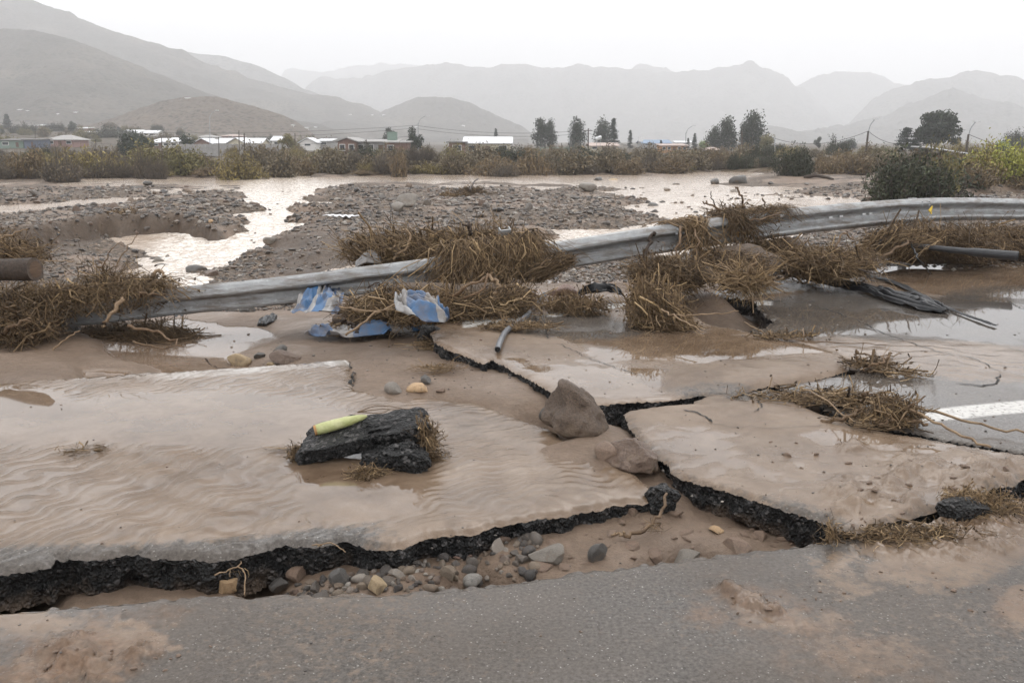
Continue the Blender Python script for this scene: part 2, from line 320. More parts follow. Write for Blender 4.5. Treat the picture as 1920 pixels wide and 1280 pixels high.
class MB:                                   # collects simple shapes into one mesh
    def __init__(s): s.V = []; s.Fq = []; s.Ft = []; s.n = 0
    def add(s, V, q=None, t=None):
        V = np.asarray(V, float); s.V.append(V)
        if q is not None and len(q): s.Fq.append(np.asarray(q) + s.n)
        if t is not None and len(t): s.Ft.append(np.asarray(t) + s.n)
        s.n += len(V); return s
    def box(s, c, d, rz=0.0, top=1.0):
        x, y, z = (k / 2 for k in d)
        V = np.array([[-x, -y, -z], [x, -y, -z], [x, y, -z], [-x, y, -z], [-x * top, -y * top, z], [x * top, -y * top, z], [x * top, y * top, z], [-x * top, y * top, z]])
        cr, sr = math.cos(rz), math.sin(rz); V[:, :2] = V[:, :2] @ np.array([[cr, sr], [-sr, cr]])
        return s.add(V + np.array(c), [[0, 3, 2, 1], [4, 5, 6, 7], [0, 1, 5, 4], [1, 2, 6, 5], [2, 3, 7, 6], [3, 0, 4, 7]])
    def tube(s, path, rad, sides=8, caps=True):
        V, q = tube(path, rad, sides); c = len(V) - 2; j = np.arange(sides); k = (j + 1) % sides; e = c - sides
        t = np.concatenate([np.stack([np.full(sides, c), k, j], -1), np.stack([np.full(sides, c + 1), e + j, e + k], -1)])
        return s.add(V, q, t if caps else None)
    def poly(s, V, q=None, t=None): return s.add(V, q, t)
    def mesh(s, name, mat, smooth=False, attrs=None):
        fs = [np.concatenate(x) for x in (s.Fq, s.Ft) if x]
        return mesh(name, np.concatenate(s.V), fs, mat, attrs, smooth)
    def build(s, name, mat, parent=None, smooth=False, **kw): return link(name, s.mesh(name, mat, smooth), parent, **kw)
def tube(path, rad, sides=8):
    P = np.asarray(path, float); n = len(P); rad = np.broadcast_to(np.asarray(rad, float), (n,))
    T = np.gradient(P, axis=0); T /= np.linalg.norm(T, axis=1)[:, None] + 1e-9
    ref = np.array([0, 0, 1.0]) if abs(T[0][2]) < 0.9 else np.array([1.0, 0, 0])
    A = np.cross(T, ref); A /= np.linalg.norm(A, axis=1)[:, None] + 1e-9; B = np.cross(T, A)
    th = np.arange(sides) * 2 * np.pi / sides
    V = (P[:, None] + rad[:, None, None] * (A[:, None] * np.cos(th)[None, :, None] + B[:, None] * np.sin(th)[None, :, None])).reshape(-1, 3)
    i = np.arange(n - 1)[:, None] * sides; j = np.arange(sides)[None]; k = (j + 1) % sides
    q = np.stack([i + j, i + k, i + sides + k, i + sides + j], -1).reshape(-1, 4)
    return np.concatenate([V, P[:1], P[-1:]]), q
def spline(pts, n):
    P = np.asarray(pts, float); m = len(P); t = np.linspace(0, m - 1, n); i = np.clip(t.astype(int), 0, m - 2); f = (t - i)[:, None]
    p0 = P[np.maximum(i - 1, 0)]; p1 = P[i]; p2 = P[i + 1]; p3 = P[np.minimum(i + 2, m - 1)]
    return 0.5 * (2 * p1 + (p2 - p0) * f + (2 * p0 - 5 * p1 + 4 * p2 - p3) * f ** 2 + (3 * p1 - p0 - 3 * p2 + p3) * f ** 3)
def grid_faces(nr, nc):
    i = np.arange(nr - 1)[:, None] * nc; j = np.arange(nc - 1)[None]
    return np.stack([i + j, i + j + 1, i + nc + j + 1, i + nc + j], -1).reshape(-1, 4)
def tubes_many(P, rad, sides=3):            # P: n x k x 3 stems, rad: n x k
    n, k, _ = P.shape; T = np.gradient(P, axis=1); T /= np.linalg.norm(T, axis=2)[..., None] + 1e-9
    ref = np.where(np.abs(T[:, :1, 2:3]) < 0.9, np.array([0, 0, 1.0]), np.array([1.0, 0, 0])); A = np.cross(T, np.broadcast_to(ref, T.shape))
    A /= np.linalg.norm(A, axis=2)[..., None] + 1e-9; B = np.cross(T, A); th = np.arange(sides) * 2 * np.pi / sides
    V = P[:, :, None] + rad[:, :, None, None] * (A[:, :, None] * np.cos(th)[:, None] + B[:, :, None] * np.sin(th)[:, None])
    b = (np.arange(n) * k * sides)[:, None, None]; i = (np.arange(k - 1) * sides)[None, :, None]; j = np.arange(sides)[None, None]; jn = (j + 1) % sides
    q = np.stack([b + i + j, b + i + jn, b + i + sides + jn, b + i + sides + j], -1).reshape(-1, 4)
    return V.reshape(-1, 3), q

# ------------------------------------------------------------------ hills and mountains
def hill(name, ridge, Yr, Yf, matname, seed, label=None, amp=0.05, nx=220, nr=60, zf=-1.5):
    rp = np.array(ridge, float); px = np.linspace(rp[0, 0], rp[-1, 0], nx); py = np.interp(px, rp[:, 0], rp[:, 1])
    py = py + (n2(px / 23.0, px * 0, seed) * 2.6 + n2(px / 9.0, px * 0, seed + 1) * 1.7) * (1 if name == 'mountain' else .45) + n2(px / 3.5, px * 0, seed + 1) * 0.4
    top = np.array([D(a, b, Yr) for a, b in zip(px, py)]); tp = sstep(0, 0.14, (px - px[0]) / (px[-1] - px[0])) * sstep(1, 0.86, (px - px[0]) / (px[-1] - px[0])); H = np.maximum(top[:, 2] - zf, 1.0) * tp + .2
    rows = []
    for k in range(nr + 10):
        if k <= nr:
            t = k / nr; Y = Yf + (Yr - Yf) * t; prof = t ** 1.25 * 0.86 + 0.14 * sstep(0.35, 1, t)
        else:
            t = 1 - (k - nr) / 10; Y = Yr + (Yr - Yf) * 0.6 * (1 - t); prof = t
        x = (px - CX) / F * (Y / cp) * 0.985 + 0 * px
        gul = fbm(top[:, 0] / (H.max() * 0.45) , np.full(nx, Y / (H.max() * 1.3)), 5, seed + 4)
        z = zf + H * prof * (1 + (gul * amp * 4) * (1 - t) * min(1, 3 * t)) + fbm(x / (H.max() * 0.16), np.full(nx, Y / (H.max() * 0.16)), 4, seed + 9) * H.max() * amp * 0.55 * (t < 0.97) * min(1, 4 * t)
        rows.append(np.stack([x, np.full(nx, Y), z], 1))
    V = np.concatenate(rows); V[:nx, 2] = zf - 2
    o = link(name, mesh(name, V, grid_faces(nr + 11 - 1, nx), matname)); tag(o, label, None, None, 'structure'); return o
mat_hill('hill_near', (0.11, 0.088, 0.068), (0.16, 0.127, 0.098), (0.23, 0.16, 0.11), 1.6)
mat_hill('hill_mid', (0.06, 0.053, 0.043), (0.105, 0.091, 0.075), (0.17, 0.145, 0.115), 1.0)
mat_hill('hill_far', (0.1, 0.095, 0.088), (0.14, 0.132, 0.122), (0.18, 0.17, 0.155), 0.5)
hill('hill', [(120, 242), (180, 238), (240, 222), (270, 210), (330, 190), (370, 182), (430, 182), (480, 195), (540, 215), (580, 232), (640, 243)], 560, 420, 'hill_near', 1, 'small brown scrub-dotted hill behind the village roofs', amp=0.07)
hill('hill', [(-420, 120), (-200, 80), (0, 58), (50, 55), (110, 57), (180, 75), (250, 105), (330, 140), (400, 170), (480, 200), (560, 224), (650, 240), (760, 248)], 950, 560, 'hill_mid', 2, 'broad grey-brown hillside in front of the tallest slope', amp=0.07)
hill('hill', [(-700, -140), (-300, -120), (0, -45), (115, 0), (230, 50), (370, 97), (450, 135), (540, 162), (600, 177), (700, 206), (770, 229), (880, 246), (990, 252)], 1500, 900, 'hill_mid', 3, 'long grey mountain flank sloping down behind the village', amp=0.08)
hill('hill', [(250, 120), (375, 97), (450, 107), (500, 122), (550, 145), (585, 165), (660, 200), (760, 240)], 1950, 1500, 'hill_far', 4, 'pale ridge peeping over the long mountain flank', amp=0.08)
hill('hill', [(640, 246), (700, 222), (735, 205), (770, 190), (790, 182), (850, 183), (890, 195), (940, 220), (985, 240), (1030, 249)], 1500, 1150, 'hill_mid', 5, 'isolated flat-topped hill at the valley mouth', amp=0.08)
hill('hill', [(1370, 256), (1400, 241), (1425, 234), (1450, 240), (1490, 248), (1540, 256)], 1500, 1250, 'hill_far', 6, 'tiny pale hill above the poplars', amp=0.08)
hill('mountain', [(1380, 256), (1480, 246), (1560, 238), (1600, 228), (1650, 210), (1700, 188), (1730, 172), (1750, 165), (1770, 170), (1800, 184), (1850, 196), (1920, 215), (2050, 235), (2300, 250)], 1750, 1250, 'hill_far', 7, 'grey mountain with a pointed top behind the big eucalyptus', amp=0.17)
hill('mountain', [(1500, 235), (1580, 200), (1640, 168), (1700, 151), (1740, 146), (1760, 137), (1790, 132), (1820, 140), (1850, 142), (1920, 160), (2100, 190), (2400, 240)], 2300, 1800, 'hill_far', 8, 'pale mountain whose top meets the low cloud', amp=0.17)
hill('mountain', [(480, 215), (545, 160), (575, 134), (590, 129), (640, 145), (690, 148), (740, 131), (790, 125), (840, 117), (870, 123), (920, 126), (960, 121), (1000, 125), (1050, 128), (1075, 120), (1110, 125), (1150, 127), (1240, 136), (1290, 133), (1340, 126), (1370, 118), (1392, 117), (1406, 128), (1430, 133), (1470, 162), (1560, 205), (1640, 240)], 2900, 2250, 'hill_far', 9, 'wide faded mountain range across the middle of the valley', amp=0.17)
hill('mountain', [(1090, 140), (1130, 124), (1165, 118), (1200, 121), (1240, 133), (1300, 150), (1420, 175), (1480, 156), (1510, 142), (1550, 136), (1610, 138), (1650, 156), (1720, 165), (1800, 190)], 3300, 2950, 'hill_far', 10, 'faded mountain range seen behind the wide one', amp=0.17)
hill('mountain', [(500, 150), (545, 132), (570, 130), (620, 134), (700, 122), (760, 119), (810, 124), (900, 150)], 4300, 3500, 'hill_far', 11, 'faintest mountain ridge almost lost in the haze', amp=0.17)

# ------------------------------------------------------------------ the ground: one sheet from the trench to the horizon
CP = []      # (px, py, z)
def cpts(z, *pts):
    for a, b in pts: CP.append((a, b, z))
cpts(-.32, (-400, 1260), (0, 1260), (900, 1260), (1900, 1260), (2300, 1260), (0, 1200), (500, 1190), (900, 1180), (1300, 1140), (1700, 1090), (1950, 1050))
for a, b, z in [(-200, 1165, -.17), (0, 1150, -.165), (200, 1138, -.16), (350, 1125, -.15), (450, 1112, -.145), (560, 1095, -.13), (650, 1085, -.12), (750, 1075, -.115), (850, 1062, -.11), (950, 1050, -.10),
    (1000, 1035, -.095), (1100, 1020, -.085), (1150, 1000, -.08), (1250, 985, -.075), (1300, 1000, -.085), (1380, 1005, -.09), (1450, 1015, -.12), (1520, 1020, -.2), (1350, 960, -.1), (1420, 985, -.14),
    (1240, 950, -.05), (1230, 925, -.03), (1180, 905, -.04), (1100, 875, .02), (1150, 860, .035), (1060, 835, .04), (1000, 800, .045), (1080, 800, .03), (950, 765, .05), (1000, 745, .04), (880, 735, .045), (940, 715, .03), (800, 720, .04), (740, 745, .03), (860, 695, .02), (700, 715, .012), (690, 690, .01), (740, 680, 0.0), (800, 665, -.01),
    (780, 650, -.03), (740, 640, -.06), (650, 640, -.09), (660, 660, -.06), (560, 655, -.09), (600, 665, -.08), (480, 665, -.12), (520, 675, -.1), (420, 640, -.16), (400, 665, -.2), (330, 685, -.2), (380, 690, -.17), (250, 695, -.14), (270, 660, -.2), (200, 680, -.1), (120, 685, -.06), (60, 700, -.03), (0, 680, -.05), (-150, 690, -.05), (-300, 700, -.05), (120, 640, -.1), (0, 640, -.1),
    (900, 590, -.02), (840, 600, -.05), (760, 610, -.08), (700, 600, -.14), (600, 610, -.15), (500, 610, -.2), (420, 605, -.22), (350, 610, -.24), (250, 610, -.2), (100, 600, -.15), (640, 580, -.24), (550, 575, -.4), (450, 575, -.45), (350, 575, -.5), (1000, 560, -.05), (1060, 535, -.3), (1130, 520, -.36), (1000, 515, -.3), (1080, 510, -.4), (1180, 500, -.3), (1080, 560, -.06), (1150, 560, 0.0), (1180, 545, -.1),
    (1210, 560, .04), (1300, 550, .06), (1250, 525, .0), (1330, 525, .06), (1400, 512, .06), (1450, 525, .05), (1500, 500, .07), (1600, 490, .07), (1700, 490, .0), (1800, 495, -.0), (1900, 500, -.0), (2000, 490, 0), (1650, 465, .12), (1720, 455, .15), (1800, 450, .17), (1920, 445, .17), (2050, 440, .15), (1400, 480, 0.0), (1320, 490, -.1), (1500, 470, -.05)]: CP.append((a, b, z))
cpts(-.30, (300, 950), (700, 960), (300, 800), (50, 800), (600, 780), (50, 1000), (450, 1010), (800, 950), (450, 740), (1000, 910), (-200, 900), (200, 740), (850, 860), (1000, 860), (650, 860))
cpts(-.24, (1000, 680), (1200, 690), (1300, 650), (1100, 630), (1200, 620), (900, 640), (1400, 690), (1500, 690), (1100, 715), (1250, 725))
cpts(-.26, (1300, 820), (1500, 860), (1600, 930), (1450, 900), (1700, 900), (1850, 880), (1650, 850), (1300, 780), (1550, 800), (1400, 790), (1750, 940), (1900, 930))
cpts(-.32, (1500, 570), (1700, 560), (1900, 560), (1600, 620), (1800, 640), (1700, 720), (1900, 760), (1380, 585), (1420, 600), (1340, 580), (1600, 690), (1500, 610), (1600, 540), (2100, 600), (1800, 800))
# left stream, its banks and the gravel bars
cpts(-.9, (200, 520), (150, 500)); cpts(-1.2, (300, 505), (380, 500), (440, 485), (480, 462), (320, 530), (260, 545)); cpts(-.88, (100, 530), (-100, 530), (180, 545))
cpts(-1.3, (500, 448), (485, 450), (512, 430), (500, 436), (520, 412), (510, 402)); cpts(-1.2, (518, 390), (504, 385), (515, 375), (500, 368), (525, 358), (515, 362), (540, 348), (522, 350)); cpts(-1.0, (330, 545))
cpts(-.9, (60, 482), (130, 482), (200, 480), (-80, 484)); cpts(-1.15, (310, 474), (360, 466)); cpts(-1.0, (420, 450), (455, 440))
cpts(-.42, (-80, 428), (60, 426), (130, 415), (190, 407), (250, 403), (320, 401), (370, 404)); cpts(-.55, (410, 408), (440, 412)); cpts(-.75, (466, 412), (475, 395))
cpts(-.5, (300, 388), (380, 380), (430, 395), (440, 375), (150, 400), (40, 412), (-100, 412)); cpts(-.62, (400, 358), (460, 362), (470, 385), (350, 368), (200, 395)); cpts(-.76, (0, 355), (100, 353), (300, 350), (450, 349))
cpts(-.62, (0, 370), (60, 366), (160, 361), (240, 359), (300, 360), (-150, 370)); cpts(-.88, (0, 398), (60, 392), (140, 384), (220, 376), (300, 370), (345, 364), (-150, 400))
cpts(-.52, (650, 400), (720, 380), (800, 392), (900, 380), (1000, 398), (1060, 385), (700, 430), (800, 425), (900, 420), (1000, 425), (860, 360), (760, 360)); cpts(-.6, (580, 385), (600, 365), (650, 352), (940, 350), (1050, 362), (1090, 400), (1120, 372), (1000, 372), (1130, 410), (560, 400))
cpts(-.7, (1170, 418), (1190, 405), (700, 345), (1010, 345), (1100, 352)); cpts(-.55, (560, 425), (600, 420), (620, 450), (700, 460), (800, 455), (900, 445), (980, 440)); cpts(-.85, (545, 445), (520, 470)); cpts(-1.0, (500, 490), (450, 515), (540, 510), (480, 540))
cpts(-.75, (600, 490), (600, 520), (700, 500), (800, 490), (900, 490), (700, 550), (850, 540), (620, 545)); cpts(-.6, (560, 470), (950, 470))
cpts(-.95, (1020, 462), (1080, 452), (1150, 446), (1210, 436), (1050, 480), (1130, 475), (1200, 465), (1250, 480), (1300, 460))
cpts(-1.02, (-150, 343), (0, 341), (200, 341), (350, 341), (500, 341), (600, 340), (700, 337), (800, 336), (900, 334), (1000, 332), (1100, 337), (1150, 352), (1200, 370), (1300, 345), (1300, 375), (1240, 400), (1400, 395), (1350, 330), (1420, 322), (1200, 333), (1300, 420), (1400, 420), (1500, 430), (1580, 440), (1650, 430), (1550, 405), (1450, 360), (1560, 385), (1350, 360), (1600, 400), (1010, 360), (960, 361))
cpts(-.84, (1400, 370), (1480, 395), (1350, 385), (1560, 375), (1620, 385), (1500, 375), (1250, 385)); cpts(-.72, (1530, 345), (1480, 348), (1620, 365), (1520, 400), (1430, 345)); cpts(-.5, (1580, 335), (1640, 342), (1540, 332), (1660, 360), (1480, 332), (1700, 350), (1690, 375))
cpts(-.45, (1780, 350), (1850, 345), (1750, 365), (1820, 372), (1950, 340)); cpts(-.8, (1880, 372), (1920, 366), (1990, 362)); cpts(-.4, (1880, 395), (1760, 395), (1960, 395), (1700, 400)); cpts(-.2, (1700, 420), (1800, 415), (1900, 420), (2050, 415))
cpts(-.62, (-200, 330), (0, 330), (100, 329), (200, 328), (300, 328), (400, 327), (500, 327), (600, 326), (700, 324), (800, 324), (900, 322), (1000, 320), (1100, 322), (1200, 323), (1300, 318), (1380, 313), (1430, 309), (1480, 318))
cpts(-.45, (-200, 318), (0, 318), (200, 316), (400, 315), (600, 314), (800, 313), (1000, 310), (1200, 310), (1400, 302), (1600, 318), (1750, 325), (1900, 325), (1500, 308), (1460, 313))
for x in range(-600, 2700, 300): cpts(-.4, (x, 300), (x, 290), (x, 280), (x, 274))
CPA = np.array(CP); _w = np.array([G(a, b, z) for a, b, z in CP]); CU = (CX + F * _w[:, 0] / _w[:, 1]) / 100.0; CV = np.log(_w[:, 1]) / 0.07; CZ = CPA[:, 2]
def ground_base(x, y):
    x = np.asarray(x, float).ravel(); y = np.asarray(y, float).ravel(); U = (CX + F * x / y) / 100.0; Vv = np.log(y) / 0.07
    num = np.zeros_like(U); den = np.zeros_like(U)
    for u, v, z in zip(CU, CV, CZ):
        d2 = (U - u) ** 2 + (Vv - v) ** 2; ww = 1 / (d2 * d2 + 0.02); num += ww * z; den += ww
    return num / den
_bk = [(-300, 432), (-80, 430), (60, 425), (130, 413), (190, 405), (250, 401), (320, 399), (370, 402), (430, 411), (500, 424)]; BKP = [q[0] for q in _bk]; BKY = [G(q[0], q[1], -.42)[1] for q in _bk]
def ground_h(x, y):
    x = np.asarray(x, float).ravel(); y = np.asarray(y, float).ravel(); z = ground_base(x, y)
    far = sstep(8.5, 14, y)
    z = z + far * (fbm(x * 0.9, y * 0.9, 4, 3) * 0.11 + fbm(x * 4, y * 4, 3, 5) * 0.035) + (1 - far) * (fbm(x * 2.2, y * 2.2, 4, 8) * 0.022 + fbm(x * 9, y * 9, 3, 9) * 0.008)
    z = z + sstep(60, 160, y) * fbm(x / 25, y / 25, 3, 2) * 0.2
    # far to the left the plain climbs towards the hills
    yr = (np.minimum(y, 400) - 150).clip(0)
    z = z + sstep(620, 250, CX + F * x / y) * (.015 * yr + .00006 * yr * yr)
    px = CX + F * x / y; yt = np.interp(px, BKP, BKY) + fbm(px / 40, px * 0, 3, 61) * .5; d = yt - y                    # the cut bank of the side stream
    on = (px < 500) & (d > -2.5) & (d < 3.2); sel = sstep(470, 400, px)
    tz = np.interp(px, [330, 480], [-.40, -.98]); face = tz - (1.2 + tz) * sstep(-0.05, 0.95, d + .25 * fbm(x * 2.5, y * 2.5, 3, 63)) + .06 * fbm(x * 3, y * 3, 4, 64)
    z = np.where(on & (d > -.1), z * (1 - sel) + np.maximum(face, np.interp(px, [60, 200, 310], [-.86, -.96, -1.25]) + .05 * fbm(x * 2, y * 2, 3, 66)) * sel, np.where(on, z * (1 - sel * sstep(-2.5, -.1, d)) + (tz - .02 + .06 * fbm(x * 2, y * 2, 3, 65)) * sel * sstep(-2.5, -.1, d), z))
    W = water_h(x, y); qx, qy = proj(x, y, W); best = np.full_like(z, 9.0)                 # the side stream has scoured its own channel
    for (x0, y0, w0), (x1, y1, w1) in zip(STREAM[:-1], STREAM[1:]):
        ex, ey = x1 - x0, (y1 - y0) * 2.2; t = np.clip(((qx - x0) * ex + (qy - y0) * 2.2 * ey) / (ex * ex + ey * ey), 0, 1)
        best = np.minimum(best, np.hypot(qx - x0 - t * ex, (qy - y0) * 2.2 - t * ey) / (w0 + (w1 - w0) * t))
    best = best + .28 * fbm(x * .8, y * .8, 3, 67)
    return np.where((best < 1.3) & (y > 15), np.minimum(z, W - .2 + .5 * sstep(.55, 1.3, best)), z)
STREAM = [(548, 340, 46), (528, 356, 34), (515, 378, 30), (516, 398, 26), (512, 420, 24), (492, 442, 34), (450, 462, 48), (395, 482, 54), (330, 502, 50), (260, 522, 40)]
def water_h(x, y):
    x = np.asarray(x, float).ravel(); y = np.asarray(y, float).ravel(); px = CX + F * x / y
    st = sstep(620, 540, px) * sstep(31, 21, y)                  # the side stream runs down through the breach
    return -0.80 - 0.27 * st
near = np.exp(np.arange(math.log(2.3), math.log(13), 0.0058)); mid = np.exp(np.arange(math.log(13), math.log(75), 0.0072)); farr = np.exp(np.linspace(math.log(75), math.log(4800), 90))
ys = np.concatenate([near, mid, farr])
us = np.concatenate([np.linspace(-1.5, -0.66, 46)[:-1], np.linspace(-0.66, 0.66, 400), np.linspace(0.66, 1.5, 46)[1:]])
GX = (ys[:, None] * us[None]).ravel(); GY = np.repeat(ys, len(us)); GZ = ground_h(GX, GY); GW = water_h(GX, GY)
gpx, gpy = proj(GX, GY, GZ)
def blob(px, py, cx, cy, rx, ry, rot=0.0, soft=0.35, nz=0.25, sc=60.0, seed=0):
    c, s = math.cos(R(rot)), math.sin(R(rot)); dx = px - cx; dy = py - cy
    a = (dx * c + dy * s) / rx; b = (-dx * s + dy * c) / ry
    d = np.sqrt(a * a + b * b) + fbm(px / sc, py / sc * 2, 3, seed) * nz
    return 1 - sstep(1 - soft, 1 + soft, d)
# pools close to the road: flat water lying in the mud
pool = GY < 13.5
PL = np.full_like(GZ, -9.0)
for cx, cy, rx, ry, lv in [(350, 668, 190, 42, -.155), (1100, 525, 120, 34, -.29), (1790, 500, 240, 30, .012)]:
    b = blob(gpx, gpy, cx, cy, rx * 1.25, ry * 1.25, 0, .1, .15); PL = np.where((b > 0.3) & pool, np.maximum(PL, lv), PL)
wetm = sstep(-0.012, 0.006, PL - GZ); GZ2 = np.maximum(GZ, PL)
wet_film = np.maximum(wetm, 0.35 * sstep(0.0, 0.5, fbm(GX * 1.5, GY * 1.5, 3, 31)) * (GY < 12))
earthm = np.maximum.reduce([sstep(-.5, .1, np.interp(gpx, BKP, BKY) - GY) * sstep(3.4, 2.0, np.interp(gpx, BKP, BKY) - GY) * sstep(500, 430, gpx) * (GY > 15), blob(gpx, gpy, 590, 475, 100, 55, 0, .4), blob(gpx, gpy, 600, 425, 60, 14, 0, .5) * .7, blob(gpx, gpy, 720, 500, 160, 50, 0, .5) * .6, blob(gpx, gpy, 600, 640, 260, 40, 0, .6) * .35, blob(gpx, gpy, 1750, 375, 130, 18, 0, .6) * .6])
grv = sstep(9.5, 16, GY) * sstep(100, 70, GY) * sstep(-0.2, 0.25, fbm(GX * 0.7, GY * 0.7, 3, 12) + 0.25)
grv = grv * (1 - earthm * .9) * (1 - blob(gpx, gpy, 590, 480, 90, 70, 0, .4) * 0.8)
vegm = sstep(62, 85, GY)
gm = mesh('ground', np.stack([GX, GY, GZ2], 1), grid_faces(len(ys), len(us)), 'ground', {'wet': wet_film, 'gravel': grv, 'veg': vegm, 'earth': earthm})
tag(link('ground', gm), 'muddy flood plain of silt, gravel bars and scrubland', None, None, 'structure')
_gys, _gus = ys, us; GZG = GZ2.reshape(len(ys), len(us))
def gz(x, y):                                # height of the built ground sheet
    i = np.clip(np.searchsorted(_gys, y) - 1, 0, len(_gys) - 2); u = x / y; j = np.clip(np.searchsorted(_gus, u) - 1, 0, len(_gus) - 2)
    fy = np.clip((y - _gys[i]) / (_gys[i + 1] - _gys[i]), 0, 1); fx = np.clip((u - _gus[j]) / (_gus[j + 1] - _gus[j]), 0, 1)
    return (GZG[i, j] * (1 - fx) + GZG[i, j + 1] * fx) * (1 - fy) + (GZG[i + 1, j] * (1 - fx) + GZG[i + 1, j + 1] * fx) * fy
def gp(px, py):                              # where this line of sight meets the ground sheet
    z = -0.5
    for _ in range(14): x, y, _z = G(px, py, min(z, 1.2)); z = 0.5 * z + 0.5 * float(gz(x, y))
    return G(px, py, z)
# the river and its side stream: one sheet of brown flood water, shores where the ground rises through it
wy = np.exp(np.linspace(math.log(13.2), math.log(130), 330)); wu = np.linspace(-0.8, 0.8, 330)
WX = (wy[:, None] * wu[None]).ravel(); WY = np.repeat(wy, len(wu)); WZ = water_h(WX, WY); wpx, wpy = proj(WX, WY, WZ)
depth = WZ - ground_h(WX, WY)
rough = np.maximum(blob(wpx, wpy, 460, 450, 190, 90, -25, .4), blob(wpx, wpy, 1280, 400, 260, 70, 0, .6) * 0.35); rough = np.maximum(rough, blob(wpx, wpy, 1120, 450, 140, 22, 0, .5) * .6)
WZ = WZ + rough * (fbm(WX * 2.2, WY * 1.1, 4, 40) * 0.07) + fbm(WX * 1.5, WY * 0.7, 3, 41) * 0.012
foam = np.clip(rough * 0.9 + sstep(0.10, 0.0, depth) * 0.25 * (WY < 60), 0, 1)
tag(link('river_water', mesh('river_water', np.stack([WX, WY, WZ], 1), grid_faces(len(wy), len(wu)), 'muddy_water', {'foam': foam})), 'pale brown flood water running between the gravel bars', None, None, 'structure')
haze = MB().box((0, 1700, 235), (9000, 8600, 480)).build('haze', 'haze_air'); tag(haze, 'pale misty air filling the valley', None, None, 'stuff')

# ------------------------------------------------------------------ the road and its broken slabs
def densify(P, step, amp, seed):
    P = np.asarray(P, float); out = []
    for a, b in zip(P, np.roll(P, -1, 0)):
        n = max(1, int(np.linalg.norm(b - a) / step)); out.append(a + (b - a) * (np.arange(n) / n)[:, None])
    Q = np.concatenate(out); L = np.cumsum(np.linalg.norm(Q - np.roll(Q, 1, 0), axis=1))
    T = np.roll(Q, -1, 0) - np.roll(Q, 1, 0); T /= np.linalg.norm(T, axis=1)[:, None] + 1e-9; N = np.stack([T[:, 1], -T[:, 0]], 1)
    d = fbm(L * 5, L * 0, 4, seed, 0.62) * amp
    return Q + N * d[:, None]
def polydist(x, y, Q):
    inside = np.zeros(len(x), bool); best = np.full(len(x), 1e9); bx = np.zeros(len(x)); by = np.zeros(len(x)); nx = np.zeros(len(x)); ny = np.zeros(len(x))
    for (ax, ay), (cx, cy) in zip(Q, np.roll(Q, -1, 0)):
        cond = (ay > y) != (cy > y)
        if cond.any(): inside[cond] ^= x[cond] < (cx - ax) * (y[cond] - ay) / (cy - ay + 1e-12) + ax
        ex, ey = cx - ax, cy - ay; l2 = ex * ex + ey * ey + 1e-12
        m = (np.abs(x - ax) < 0.3) & (np.abs(y - ay) < 0.3)
        if not m.any(): continue
        t = np.clip(((x[m] - ax) * ex + (y[m] - ay) * ey) / l2, 0, 1); qx = ax + t * ex; qy = ay + t * ey; d = np.hypot(x[m] - qx, y[m] - qy)
        k = d < best[m]; idx = np.where(m)[0][k]
        best[idx] = d[k]; bx[idx] = qx[k]; by[idx] = qy[k]; l = math.sqrt(l2); nx[idx] = ey / l; ny[idx] = -ex / l
    return inside, best, bx, by, nx, ny
def edge_wall(name, V, N, edges, thick, seed, parent, rows=7, batter=0.0):
    ids = np.unique(edges); mp = {k: i for i, k in enumerate(ids)}; B = V[ids]; n = N[ids]; m = len(ids); pts = []; low = []
    for r in range(rows + 1):
        t = r / rows; z = B[:, 2] - t * thick * (1 + 0.18 * n2(B[:, 0] * 3, B[:, 1] * 3, seed + 2))
        off = (fbm3(B[:, 0] * 13, B[:, 1] * 13, z * 16, 4, seed) * 0.05 - 0.012 + batter * t) * min(1, r * 0.7) + (0.012 * n3(B[:, 0] * 45, B[:, 1] * 45, z * 45, seed + 5) if r else 0)
        pts.append(np.stack([B[:, 0] + n[:, 0] * off, B[:, 1] + n[:, 1] * off, z + (0.01 * n3(B[:, 0] * 30, B[:, 1] * 30, z * 30, seed + 7) if r else 0)], 1)); low.append(np.full(m, t))
    f = []
    for a, b in edges:
        i, j = mp[a], mp[b]
        for r in range(rows): f.append((r * m + j, r * m + i, (r + 1) * m + i, (r + 1) * m + j))
    return link(name, mesh(name, np.concatenate(pts), np.array(f), 'broken_asphalt', {'low': np.concatenate(low)}, smooth=False), parent)
